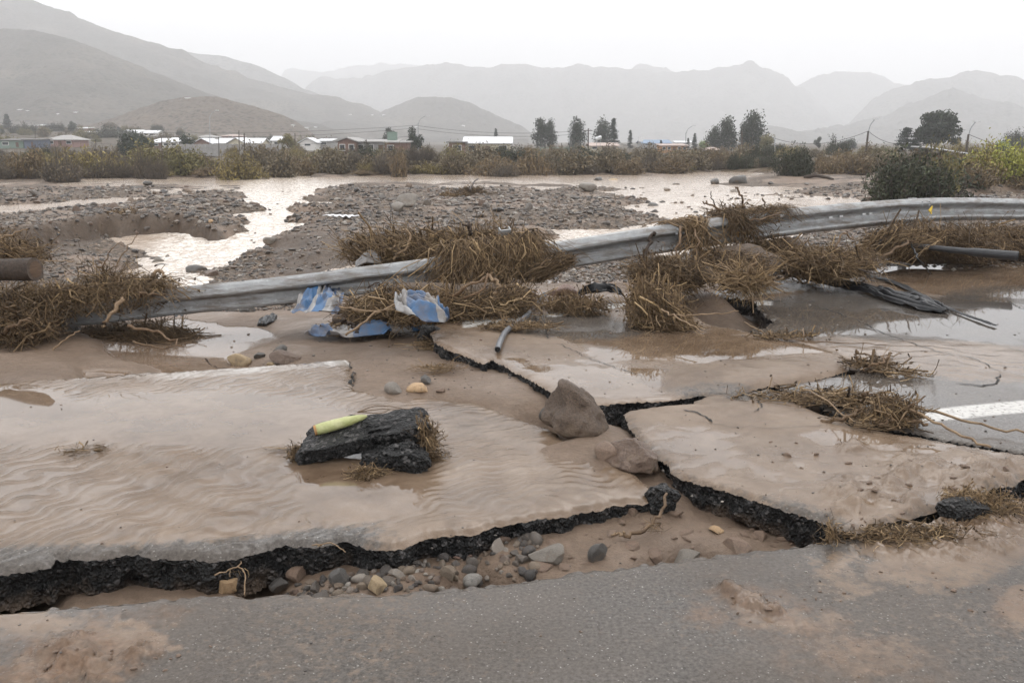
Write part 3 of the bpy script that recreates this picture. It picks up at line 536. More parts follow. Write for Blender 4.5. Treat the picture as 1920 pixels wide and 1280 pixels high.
def slab(poly_px, zf, seed, height, masks, label, thick=0.14, dr=0.0038, amp=0.035, name='asphalt_slab', umax=1.2):
    Q = []
    for px, py in poly_px:
        z = 0.0
        for _ in range(6): x, y, _z = G(px, py, z); z = float(zf(np.float64(x), np.float64(y)))
        Q.append((x, y))
    Q = np.array(Q)
    if np.sum(Q[:, 0] * np.roll(Q[:, 1], -1) - np.roll(Q[:, 0], -1) * Q[:, 1]) < 0: Q = Q[::-1]
    Q = densify(Q, 0.018, amp, seed)
    y0, y1 = Q[:, 1].min() - .03, Q[:, 1].max() + .03; u = Q[:, 0] / Q[:, 1]
    yy = np.exp(np.arange(math.log(y0), math.log(y1), dr)); uu = np.arange(u.min() - .01, u.max() + .01, dr)
    x = (yy[:, None] * uu[None]).ravel(); y = np.repeat(yy, len(uu)); ins, dist, bx, by, nx, ny = polydist(x, y, Q)
    nr, nc = len(yy), len(uu); q = grid_faces(nr, nc); cxm = x[q].mean(1); cym = y[q].mean(1)
    frac = ins[q].sum(1); q = q[frac >= 3]
    e = np.concatenate([q[:, [0, 1]], q[:, [1, 2]], q[:, [2, 3]], q[:, [3, 0]]]); key = np.sort(e, 1); h = key[:, 0].astype(np.int64) * (nr * nc) + key[:, 1]
    un, inv, cnt = np.unique(h, return_inverse=True, return_counts=True); bd = e[cnt[inv] == 1]; bv = np.unique(bd)
    ok = dist[bv] < 0.08; x[bv[ok]] = bx[bv[ok]]; y[bv[ok]] = by[bv[ok]]
    used = np.unique(q); rm = np.full(nr * nc, -1); rm[used] = np.arange(len(used)); q = rm[q]; bd = rm[bd]
    x, y, dist, nx, ny = x[used], y[used], dist[used], nx[used], ny[used]
    px, py = proj(x, y, zf(x, y)); edge = sstep(0.0, 0.10, dist)
    z = zf(x, y); A = masks(px, py, x, y, dist); dz, wet2 = height(px, py, x, y)
    z = z + dz * (0.25 + 0.75 * edge); A['wet'] = np.clip(np.maximum(A['wet'], wet2), -.3, 1) * sstep(0, .03, dist)
    z = z - 0.02 * (1 - sstep(0, 0.035, dist)) + 0.006 * n2(x * 60, y * 60, seed) * (1 - edge)
    V = np.stack([x, y, z], 1); N = np.stack([nx, ny], 1)
    root = empty(name, (0, 0, 0), label, 'road slab', 'broken slabs of the road')
    link('surface', mesh('surface', V, q, 'road', A), root)
    edge_wall('broken_edge', V, N, bd, thick, seed, root)
    root['kind'] = 'thing'
    return root
def ripples(px, py, x, y, lam, ang, seed, warp=1.2):
    c, s = math.cos(ang), math.sin(ang); a = (x * c + y * s) / lam; b = (-x * s + y * c) / lam
    a = a + fbm(x * 2.6, y * 2.6, 3, seed) * warp + fbm(x * 7, y * 7, 2, seed + 3) * 0.5 + 0.22 * np.sin(b * 2.1 + 3 * n2(x * 2, y * 2, seed + 5))
    t = a - np.floor(a); return np.where(t < 0.78, t / 0.78, (1 - t) / 0.22) ** 1.3 - 0.4      # slow rise, steep lee
def lineband(px, py, a, b, wd):
    a = np.array(a, float); b = np.array(b, float); e = b - a; l = np.hypot(*e); t = ((px - a[0]) * e[0] + (py - a[1]) * e[1]) / l; d = np.abs(-(px - a[0]) * e[1] + (py - a[1]) * e[0]) / l
    return (1 - sstep(wd * 0.8, wd * 1.1, d)) * (t > 0) * (t < l)

# near strip of the road that still carries the photographer
def z0(x, y): return 0.0 * x
front = [(-900, 1215), (-200, 1156), (0, 1143), (200, 1128), (400, 1117), (600, 1113), (800, 1108), (950, 1090), (1050, 1075), (1200, 1055), (1350, 1040), (1450, 1026), (1530, 1016), (1600, 1005), (1700, 990), (1800, 968), (1920, 940), (2150, 905), (2700, 840)]
fp = np.array([G(a, b, 0)[:2] for a, b in front]); fp = np.concatenate([fp])
n = 1500; tt = np.linspace(0, len(fp) - 1, n); ex = np.interp(tt, np.arange(len(fp)), fp[:, 0]); ey = np.interp(tt, np.arange(len(fp)), fp[:, 1])
ey = ey + fbm(ex * 4, ex * 0, 5, 77, 0.6) * 0.02
rows = []; ks = np.concatenate([np.linspace(0, 0.12, 12), np.linspace(0.12, 1.8, 150)[1:], np.array([3, 5, 8.0])])
for k in ks: rows.append(np.stack([ex, ey - k], 1))
XY = np.concatenate(rows); x, y = XY[:, 0], XY[:, 1]; dd = np.repeat(ks, n); px, py = proj(x, np.maximum(y, 0.8), 0 * x)
mud = np.maximum.reduce([blob(px, py, 120, 1240, 150, 60, -12, .7, .6, 40) * .54, blob(px, py, 40, 1165, 160, 34, 0, .8, .5) * .7, blob(px, py, 1460, 1150, 130, 38, 12, .8, .7, 40) * .54, blob(px, py, 1620, 1225, 190, 70, 0, .8, .5) * .46, blob(px, py, 1850, 990, 220, 60, -12, .5, .4), blob(px, py, 1910, 1140, 50, 50, 0, .6, .4) * .7, blob(px, py, 230, 1200, 120, 40, 0, .6, .7, 30) * .65,
    0.30 + 0.16 * fbm(x * 1.4, y * 1.4, 4, 21), blob(px, py, 1750, 1050, 240, 60, -5, .6, .6) * .6])
clod = np.maximum.reduce([blob(px, py, 110, 1235, 75, 34, -20, .5, .7, 25), blob(px, py, 1410, 1130, 70, 14, 25, .5, .8, 20), blob(px, py, 215, 1245, 60, 18, -20, .5, .9, 20), blob(px, py, 1870, 970, 190, 44, -12, .6, .8, 25)])
clay = np.maximum.reduce([blob(px, py, 110, 1240, 120, 52, -15, .6, .7, 30), blob(px, py, 215, 1245, 80, 30, -20, .6, .9, 25) * .8, blob(px, py, 1450, 1150, 120, 34, 20, .7, .8, 30) * .8, blob(px, py, 1900, 1140, 40, 36, 0, .7, .5, 30) * .7, blob(px, py, 1330, 1155, 45, 22, 0, .7, .6, 20) * .6, blob(px, py, 300, 1150, 60, 18, 0, .7, .8, 20) * .5, blob(px, py, 1860, 980, 150, 34, -12, .6, .6, 25) * .6, blob(px, py, 1580, 1230, 150, 40, 10, .8, .8, 30) * .5])
zz = 0.004 * fbm(x * 2, y * 2, 3, 22) + mud * 0.004 + clod * (0.016 + 0.036 * fbm(x * 15, y * 15, 4, 23)) + clay * .01 * (1 + fbm(x * 22, y * 22, 3, 29)) - 0.02 * (1 - sstep(0, .04, dd)) * (0.5 + n2(x * 30, y * 30, 4) * .5)
wetf = np.clip(0.1 + 0.28 * sstep(-0.1, 0.5, fbm(x * 1.1, y * 2.2, 3, 24)) + blob(px, py, 60, 1160, 240, 40, 0, .6) * .3 + blob(px, py, 1700, 1020, 200, 40, -10, .6) * .3, 0, 1)
V = np.stack([x, y, zz], 1); N = np.repeat([[0.0, 1.0]], len(V), 0)
road = empty('road'); tag(road, 'grey wet asphalt road strip spattered with mud', None, None, 'structure')
link('surface', mesh('surface', V, grid_faces(len(ks), n)[:, ::-1], 'road', {'mud': mud, 'wet': wetf, 'paint': 0 * mud, 'clay': clay}), road)
edge_wall('broken_edge', V, N, np.stack([np.arange(1, n), np.arange(n - 1)], 1), 0.15, 5, road)

# left slab under rippled silt and a film of water
polyB = [(-420, 1135), (-150, 1092), (0, 1068), (98, 1060), (108, 1047), (190, 1043), (250, 1036), (300, 1043), (390, 1047), (440, 1042), (480, 1035), (530, 1018), (590, 1022), (650, 1011), (700, 1026), (735, 1027), (770, 1018), (800, 1007), (880, 995), (920, 985), (1000, 970), (1060, 962), (1130, 948), (1180, 941), (1216, 938), (1222, 912), (1190, 888), (1120, 850), (1050, 815), (980, 785), (900, 758), (800, 745), (720, 742), (663, 728), (655, 674), (600, 678), (500, 685), (400, 693), (250, 701), (100, 711), (0, 720), (-250, 742), (-600, 775)]
def hB(px, py, x, y):
    film = np.maximum(blob(px, py, 330, 790, 300, 50, 0, .5, .2, 120), blob(px, py, 30, 780, 130, 55, 0, .4, .2)) * 1.0
    film = np.maximum(film, blob(px, py, 660, 880, 110, 85, 10, .4, .3, 60)); film = np.maximum(film, blob(px, py, 1190, 880, 50, 14, 20, .4, .2)); film = np.maximum(film, blob(px, py, 820, 800, 130, 30, 5, .5, .3) * .8)
    away = sstep(1065, 985, py + (1220 - px) * -0.06) 
    r = ripples(px, py, x, y, 0.088, R(-32), 50, 1.7) ; r2 = ripples(px, py, x, y, 0.07, R(-60), 60, 2.4)
    wsel = sstep(620, 820, px); r = r * (1 - wsel) + r2 * wsel
    h = (r * (0.0085 + .006 * n2(x * 1.3, y * 1.3, 57)) * (1 - .5 * wsel) + fbm(x * 3, y * 3, 3, 52) * 0.006 + fbm(x * 22, y * 22, 3, 54) * 0.0018) * away * (1 - film * .85) + 0.012 * away + 0.02 * blob(px, py, 950, 850, 190, 60, 20, .6, .4)
    lvl = 0.0095 + 0.003 * fbm(x * 1.2, y * 1.2, 2, 58) + film * 0.012 - 0.02 * (1 - away)
    return np.maximum(h, lvl), sstep(-0.0015, 0.001, lvl - h)
def mB(px, py, x, y, d):
    nearedge = sstep(1045, 985, py + np.interp(px, [0, 400, 800, 1200], [-10, 5, 45, 110]) )
    mud = np.clip(nearedge * 1.1 + 0.1, 0, 1); mud = np.maximum(mud, .8 * sstep(560, 800, px)) + .12 * fbm(x * 3, y * 3, 4, 91)
    return {'mud': mud, 'wet': 0.46 + .22 * fbm(x * 1.3, y * 2.0, 4, 97), 'paint': lineband(px, py, (-600, 782), (655, 679), 9) * sstep(60, 500, px) * (0.5 + .5 * n2(x * 5, y * 5, 3))}
slab(polyB, z0, 11, hB, mB, 'large asphalt slab under rippled silt with a thick black broken front edge', thick=0.165, dr=0.0031)

# right slab, lifted at its tip
def zC(x, y): return 0.04 + 0.0 * x - 0.012 * (x - 1.2)
polyC = [(1233, 856), (1262, 884), (1300, 897), (1350, 914), (1400, 928), (1450, 946), (1500, 960), (1545, 976), (1572, 992), (1605, 995), (1640, 984), (1700, 968), (1790, 946), (1850, 918), (1925, 895), (2100, 880), (2400, 850), (2250, 870), (2050, 872), (1910, 850), (1800, 834), (1700, 815), (1610, 800), (1540, 775), (1490, 750), (1440, 726), (1385, 738), (1330, 738), (1290, 756), (1230, 760), (1168, 772), (1180, 800)]
def hC(px, py, x, y):
    cl = np.maximum.reduce([blob(px, py, a, b, r * 1.0, q, 0, .5, .5, 22, k) for k, (a, b, r, q) in enumerate([(1640, 925, 52, 26), (1588, 958, 38, 17), (1620, 908, 60, 14), (1700, 950, 45, 16), (1560, 930, 26, 9), (1800, 880, 120, 22), (1870, 900, 90, 26), (1720, 890, 60, 16), (1600, 845, 30, 9), (1760, 905, 50, 15), (1680, 975, 40, 9)])])
    h = 0.010 + fbm(x * 3, y * 3, 3, 62) * 0.007 + fbm(x * 18, y * 18, 2, 63) * 0.0022 + cl * (0.022 + 0.05 * fbm(x * 15, y * 15, 4, 64)) + 0.004 * ripples(px, py, x, y, .2, R(80), 66)
    h = h + 0.02 * blob(px, py, 1380, 770, 130, 22, 0, .6)
    film = np.maximum(blob(px, py, 1600, 828, 90, 18, 5, .4, .3), blob(px, py, 1700, 860, 130, 20, 5, .5, .4) * .6)
    lvl = 0.007 + film * 0.008 + 0.003 * fbm(x * 1.5, y * 1.5, 2, 65); return np.maximum(h, lvl), sstep(-.0015, .001, lvl - h)
def mC(px, py, x, y, d):
    mud = 0.95 - blob(px, py, 1470, 745, 50, 18, 0, .5) - blob(px, py, 1395, 750, 40, 10, 0, .5) * .7 - 0.35 * blob(px, py, 1520, 960, 90, 14, 20, .5) ; mud = mud * (0.55 + 0.45 * sstep(0, .14, d))
    return {'mud': np.clip(mud, 0, 1), 'wet': 0.24 + .22 * fbm(x * 1.3, y * 2.0, 4, 97) - .4 * blob(px, py, 1400, 785, 190, 26, 3, .6, .3), 'paint': 0 * px}
slab(polyC, zC, 12, hC, mC, 'raised mud-coated slab with a pointed front corner and thick black side', thick=0.15)

# middle slab, lifted on its left
def zD(x, y): return 0.03 + 0.062 * sstep(1.6, -0.8, x)
polyD = [(800, 612), (812, 640), (860, 660), (914, 682), (921, 671), (960, 690), (1000, 714), (1040, 736), (1085, 752), (1130, 754), (1160, 752), (1210, 750), (1260, 747), (1312, 738), (1380, 740), (1440, 724), (1530, 712), (1590, 692), (1596, 672), (1530, 648), (1450, 633), (1385, 616), (1335, 608), (1296, 590), (1250, 570), (1190, 566), (1150, 568), (1080, 575), (1040, 578), (1026, 585), (1000, 590), (990, 583), (930, 590), (880, 598), (830, 604)]
def hD(px, py, x, y):
    film = np.maximum.reduce([blob(px, py, 1280, 650, 190, 30, 3, .4, .3, 60), blob(px, py, 1120, 715, 150, 22, 0, .6, .3), blob(px, py, 1480, 660, 120, 16, 10, .5, .3)])
    dune = blob(px, py, 1450, 704, 160, 26, -4, .7, .2, 80) * .03 + blob(px, py, 940, 640, 110, 22, 8, .6, .3) * .012
    h = 0.006 + fbm(x * 2.5, y * 2.5, 3, 72) * 0.006 + dune + fbm(x * 20, y * 20, 2, 73) * .0012 + 0.008 * dune / .03 * ripples(px, py, x, y, .35, R(70), 75)
    lvl = 0.0055 + film * .007 + 0.003 * fbm(x, y, 2, 74); return np.maximum(h, lvl), sstep(-.0015, .001, lvl - h)
def mD(px, py, x, y, d):
    grey = np.maximum(blob(px, py, 1040, 608, 110, 24, 0, .5, .3), blob(px, py, 1130, 620, 90, 22, 0, .6, .4)); grey = np.maximum(grey, blob(px, py, 1330, 735, 90, 14, 0, .5) * .6)
    mud = np.clip(0.85 - grey * .62 + .15 * fbm(x * 2, y * 2, 3, 76), 0, 1)
    paint = np.maximum(lineband(px, py, (870, 606), (985, 590), 12), lineband(px, py, (1030, 590), (1190, 569), 7)) * 1.0
    return {'mud': np.where(paint > .3, mud * .4, mud), 'wet': 0.34 + .22 * fbm(x * 1.3, y * 2.0, 4, 97) - .5 * blob(px, py, 1440, 702, 170, 24, -4, .6, .2) - .4 * blob(px, py, 960, 640, 110, 20, 8, .6, .3), 'paint': paint}
slab(polyD, zD, 13, hD, mD, 'cracked slab with a grey hose on it, its black left edge lifted', thick=0.15)

# far right slab, mostly clean wet asphalt
def zE(x, y): return 0.024 + 0.0 * x
polyE = [(1335, 546), (1345, 557), (1412, 560), (1425, 580), (1450, 604), (1436, 614), (1402, 616), (1450, 634), (1530, 649), (1596, 674), (1628, 682), (1600, 700), (1535, 710), (1448, 722), (1500, 742), (1560, 768), (1625, 793), (1700, 808), (1800, 826), (1905, 842), (2100, 866), (2600, 900), (2600, 480), (2200, 470), (1920, 478), (1800, 492), (1700, 497), (1620, 500), (1550, 507), (1450, 528), (1400, 538)]
def hE(px, py, x, y):
    film = np.maximum.reduce([blob(px, py, 1830, 520, 210, 34, 0, .4, .2, 80), blob(px, py, 1700, 690, 200, 14, 3, .5, .4), blob(px, py, 1850, 610, 200, 40, 4, .6, .4) * .6, blob(px, py, 1520, 620, 120, 22, 0, .6, .4) * .6])
    sand = np.maximum.reduce([blob(px, py, 1800, 675, 200, 30, 4, .6, .3, 70), blob(px, py, 1560, 520, 170, 18, 8, .6, .3), blob(px, py, 1450, 540, 120, 14, -6, .6, .3)])
    h = 0.004 + fbm(x * 2.2, y * 2.2, 3, 82) * .005 + sand * (0.014 + .008 * ripples(px, py, x, y, .22, R(60), 83)) + .001 * fbm(x * 24, y * 24, 2, 85)
    lvl = 0.003 + film * .010 + .0025 * fbm(x * 1.3, y * 1.3, 2, 84); return np.maximum(h, lvl), sstep(-.0015, .001, lvl - h)
def mE(px, py, x, y, d):
    sand = np.maximum.reduce([blob(px, py, 1800, 675, 220, 34, 4, .6, .3, 70), blob(px, py, 1560, 515, 200, 24, 8, .6, .3), blob(px, py, 1450, 540, 120, 16, -6, .6, .3), blob(px, py, 1830, 508, 240, 30, 0, .5, .2), blob(px, py, 1600, 650, 110, 14, 5, .5, .3)])
    mud = np.clip(0.18 + sand * .9 + .22 * fbm(x * 1.5, y * 1.5, 4, 86), 0, 1)
    paint = np.maximum(lineband(px, py, (1725, 782), (2200, 735), 12), lineband(px, py, (1345, 556), (1520, 535), 9) * .75); paint = np.maximum(paint, lineband(px, py, (1402, 566), (1445, 570), 4))
    return {'mud': np.where(paint > .4, mud * .3, mud), 'wet': 0.5 + .2 * fbm(x * 1.3, y * 2.0, 4, 97), 'paint': paint}
slab(polyE, zE, 14, hE, mE, 'wide wet grey slab with hairline cracks and a white lane line', thick=0.17, dr=0.0042)

# height of the finished slab and road surfaces, for what lies on them
from mathutils.kdtree import KDTree
_sv = [np.array([v.co[:] for v in o.data.vertices]) for o in C.objects if o.name.startswith('surface')]; _sv = np.concatenate([v[::2] for v in _sv])
KD = KDTree(len(_sv))
for i, v in enumerate(_sv): KD.insert((v[0], v[1], 0), i)
KD.balance()
def sz_(x, y, default=0.0):
    co, i, dist = KD.find((x, y, 0)); return float(_sv[i][2]) if dist < .06 else default

# ------------------------------------------------------------------ guardrail
rng = np.random.RandomState(3)
RP = [(-260, 622, 8.3, 30), (60, 592, 8.15, 38), (340, 562, 8.2, 38), (500, 546, 8.35, 36), (700, 522, 8.6, 32), (850, 504, 8.8, 28), (1000, 486, 9.05, 22), (1100, 471, 9.3, 18), (1250, 447, 9.75, 14), (1400, 426, 10.3, 8), (1550, 409, 11.0, 3), (1700, 396, 12.0, 0), (1800, 392, 12.8, 0), (1920, 393, 13.8, 0), (2100, 396, 15.0, 0), (2330, 398, 16.5, 0)]
rpts = np.array([(*D(a, b, Y), t) for a, b, Y, t in RP]); rpx = np.array([r[0] for r in RP])
def rail_at(px):
    px = np.atleast_1d(np.asarray(px, float)); q = np.interp(px, rpx, np.arange(len(rpx))); i = np.clip(q.astype(int), 0, len(rpx) - 2); f = (q - i)[:, None]; P = rpts
    p0 = P[np.maximum(i - 1, 0)]; p1 = P[i]; p2 = P[i + 1]; p3 = P[np.minimum(i + 2, len(P) - 1)]
    r = 0.5 * (2 * p1 + (p2 - p0) * f + (2 * p0 - 5 * p1 + 4 * p2 - p3) * f ** 2 + (3 * p1 - p0 - 3 * p2 + p3) * f ** 3)
    return r[:, :3], r[:, 3]
def rail_frame(px):
    p, th = rail_at(px); p2, _ = rail_at(np.asarray(px) + 6); T = p2 - p; T /= np.linalg.norm(T, axis=1)[:, None]
    O = np.stack([T[:, 1], -T[:, 0], 0 * T[:, 0]], 1); O /= np.linalg.norm(O, axis=1)[:, None]; U = np.cross(T, O) * -1; U = np.where(U[:, 2:3] < 0, -U, U)
    c = np.cos(np.radians(th))[:, None]; s = np.sin(np.radians(th))[:, None]
    return p, O * c - U * s, U * c + O * s, T
prof = np.array([(-.004, .158), (.022, .156), (.05, .138), (.079, .112), (.084, .094), (.076, .076), (.03, .05), (.004, .022), (0, 0), (.004, -.022), (.03, -.05), (.076, -.076), (.084, -.094), (.079, -.112), (.05, -.138), (.022, -.156), (-.004, -.158)])
def beam(px0, px1, parent, proud=0.0):
    px = np.linspace(px0, px1, 60); p, O, U, T = rail_frame(px); wob = fbm(px / 50, px * 0, 4, 5) * 0.009
    pf = np.concatenate([prof, prof[::-1] - np.array([0.007, 0])]); k = len(pf)
    V = p[:, None] + O[:, None] * (pf[None, :, :1] + proud + wob[:, None, None]) + U[:, None] * pf[None, :, 1:]
    i = np.arange(59)[:, None] * k; j = np.arange(k)[None]; jn = (j + 1) % k; q = np.stack([i + j, i + jn, i + k + jn, i + k + j], -1).reshape(-1, 4)
    o = link('beam', mesh('beam', V.reshape(-1, 3), q, 'galvanised_steel', None, False), parent)
    return o
rail = empty('guardrail', rpts[6, :3] * 0, 'long galvanised steel crash barrier sagging down towards the fallen log', 'guardrail')
cuts = [-250, 330, 800, 1268, 1724, 2310]
for i in range(5): beam(cuts[i] - (7 if i else 0), cuts[i + 1], rail, 0.004 * (i % 2))
for px in cuts[1:-1]:
    for dpx in (-9, 4):
        p, O, U, T = rail_frame([px + dpx])
        for h in (0.118, 0.07, -0.07, -0.118):
            a = p[0] + O[0] * 0.07 + U[0] * h; MB().tube([a, a + O[0] * 0.012 + U[0] * 0.0, a + O[0] * 0.022], [0.015, 0.014, 0.006], 7).build('bolt', 'steel_grey', rail)
for px, zb, ex in [(120, -.3, 0), (946, -.2, .16), (1322, -.2, 0), (1722, -.05, 0), (2080, 0, 0)]:
    p, O, U, T = rail_frame([px]); b = p[0] - O[0] * 0.09; t = b + U[0] * (0.16 + ex); g = b - O[0] * 0.02; g = np.array([g[0] - O[0][0] * .1, g[1] - O[0][1] * .1, zb - .35])
    m = MB(); path = np.array([t, b, (b + g) / 2, g]); w = T[0] * 0.05; d = np.array([O[0][0], O[0][1], 0]) * .012
    for off, hw, hd in ((0.0, 0.055, 0.006), (-.05, .006, .03), (.05, .006, .03)):
        for a, c in zip(path[:-1], path[1:]):
            oo = T[0] * off - O[0] * (0.03 if off else 0); V = [q + oo + T[0] * sx * hw + O[0] * sy * hd for q in (a, c) for sx, sy in ((-1, -1), (1, -1), (1, 1), (-1, 1))]
            m.add(V, [[0, 1, 5, 4], [1, 2, 6, 5], [2, 3, 7, 6], [3, 0, 4, 7], [0, 3, 2, 1], [4, 5, 6, 7]])
    m.build('post', 'galvanised_steel', rail)
def reflector(px, h, size, mat, kind):
    p, O, U, T = rail_frame([px]); c = p[0] + O[0] * 0.088 + U[0] * h; t = T[0] * size; u = U[0] * size; o = O[0] * .012
    pts = [c - t * .55, c + t * .55 + u * .8, c + t * .55 - u * .8]
    MB().add([q + s * o for s in (0, 1) for q in pts], [[0, 1, 4, 3], [1, 2, 5, 4], [2, 0, 3, 5]], [[0, 2, 1], [3, 4, 5]]).build('reflector', mat, rail)
reflector(1729, 0.005, 0.07, 'yellow_reflector', 0); reflector(822, -0.03, 0.05, 'amber_reflector', 0); reflector(1371, -0.03, 0.06, 'amber_reflector', 0)
for px in (1553, 1572, 1612, 1624):
    p, O, U, T = rail_frame([px]); MB().box(p[0] + O[0] * .03 + U[0] * .012, (.06, .012, .018), math.atan2(T[0][1], T[0][0])).build('sticker', 'white_rag', rail)

# ------------------------------------------------------------------ rocks
import bmesh
def ico(sub):
    bm = bmesh.new(); bmesh.ops.create_icosphere(bm, subdivisions=sub, radius=1.0); V = np.array([v.co[:] for v in bm.verts]); Fc = np.array([[v.index for v in f.verts] for f in bm.faces]); bm.free(); return V, Fc
ICO = {k: ico(k) for k in (1, 2, 3, 4, 5)}
def rock_geo(seed, sub=3, flat=(1, 1, .7), cuts=5, amp=.2, rough=.05):
    V, Fc = ICO[sub]; V = V.copy(); r = np.random.RandomState(seed)
    V = V * (1 + amp * fbm3(V[:, 0] * 1.1, V[:, 1] * 1.1, V[:, 2] * 1.1, 2, seed))[:, None]
    for _ in range(cuts):
        d = r.randn(3); d /= np.linalg.norm(d); h = r.uniform(.45, .8); s = V @ d; V = V - np.maximum(s - h, 0)[:, None] * d * .97
    V = V * (1 + rough * fbm3(V[:, 0] * 4, V[:, 1] * 4, V[:, 2] * 4, 3, seed + 50))[:, None] * np.array(flat)
    ext = V.max(0) - V.min(0); V = (V - (V.max(0) + V.min(0)) / 2) / ext[0]        # one unit wide
    return V, Fc
def rock_mesh(seed, mat='rock', smooth=True, **kw):
    V, Fc = rock_geo(seed, **kw); return mesh('rock', V, Fc, mat, {'tint': np.zeros(len(V))}, smooth)
ROCKS = [rock_mesh(100 + i, sub=3, flat=(1, .8 + .3 * (i % 3) / 2, .5 + .12 * (i % 4)), cuts=7 + i % 4, amp=.3, rough=.09, smooth=i % 3 == 0) for i in range(10)]
PEB = [rock_mesh(200 + i, sub=2, flat=(1, .85, .5 + .1 * (i % 4)), cuts=7 + i % 5, amp=.3, smooth=i % 3 == 0) for i in range(10)]
def stone(px, py, wpx, mat, label, seed, z=None, flat=(1, .9, .65), cuts=5, sub=3, name='rock', rz=0.0, sink=.22, cat='rock', amp=.2, rx=0.0, group=None, smooth=True, rough=.05):
    x, y, zz = gp(px, py) if z is None else G(px, py, z); w = wpx * mpp(y)
    V, Fc = rock_geo(seed, sub, flat, cuts, amp, rough); h = -V[:, 2].min()
    o = link(name, mesh(name, V, Fc, mat, {'tint': np.zeros(len(V))}, smooth), None, (x, y + w * .25, zz + h * w * (1 - 2 * sink)), (rx, 0, rz), w)
    return tag(o, label, cat, group)
# the two boulders jammed in the break
V, Fc = ICO[5]; V = V.copy(); hz = (V[:, 2] + 1) / 2                       # pear: leaning peak, broad foot running down to the right
V[:, 0] *= 1 - .34 * hz ** 2; V[:, 1] *= 1 - .3 * hz; V[:, 0] -= .42 * hz ** 1.1 - .3 * (1 - hz) ** 2; V[:, 2] *= .9
for dv, hh in (((.7, -.5, .5), .6), ((-.9, -.3, .2), .8), ((0, -1, .35), .72)):
    dv = np.array(dv) / np.linalg.norm(dv); s = V @ dv; V -= np.maximum(s - hh, 0)[:, None] * dv * .8
for q, dpt, rad in (((-.15, -.7, .45), .22, .3), ((.25, -.8, .0), .12, .22), ((-.5, -.6, -.1), -.14, .4), ((.6, -.5, -.5), .1, .25)): V -= (V * 1.0) * (dpt * np.exp(-((V - np.array(q)) ** 2).sum(1) / rad ** 2))[:, None]
V = V * (1 + .34 * fbm3(V[:, 0] * 1.5, V[:, 1] * 1.5, V[:, 2] * 1.5, 2, 4) + .11 * fbm3(V[:, 0] * 5, V[:, 1] * 5, V[:, 2] * 5, 4, 14) - .16 * np.abs(fbm3(V[:, 0] * 2.4, V[:, 1] * 2.4, V[:, 2] * 2.4, 4, 24)))[:, None]
x, y, z = G(1095, 832, -.03); w = 66 * mpp(y); tag(link('boulder', mesh('boulder', V, Fc, 'mud_boulder', {'tint': np.zeros(len(V))}), None, (x - .01, y + .12, -.02 + w * .72), (0, 0, .1), w), 'large pear-shaped boulder caked in sandy mud, jammed between the slabs', 'boulder')
stone(1184, 890, 116, 'brown_boulder', 'rounded wet brown boulder beside the mud-caked one', 9, z=-.02, flat=(1, .8, .72), cuts=4, sub=5, name='boulder', cat='boulder', sink=.12, amp=.34, rough=.15, rz=-.4)
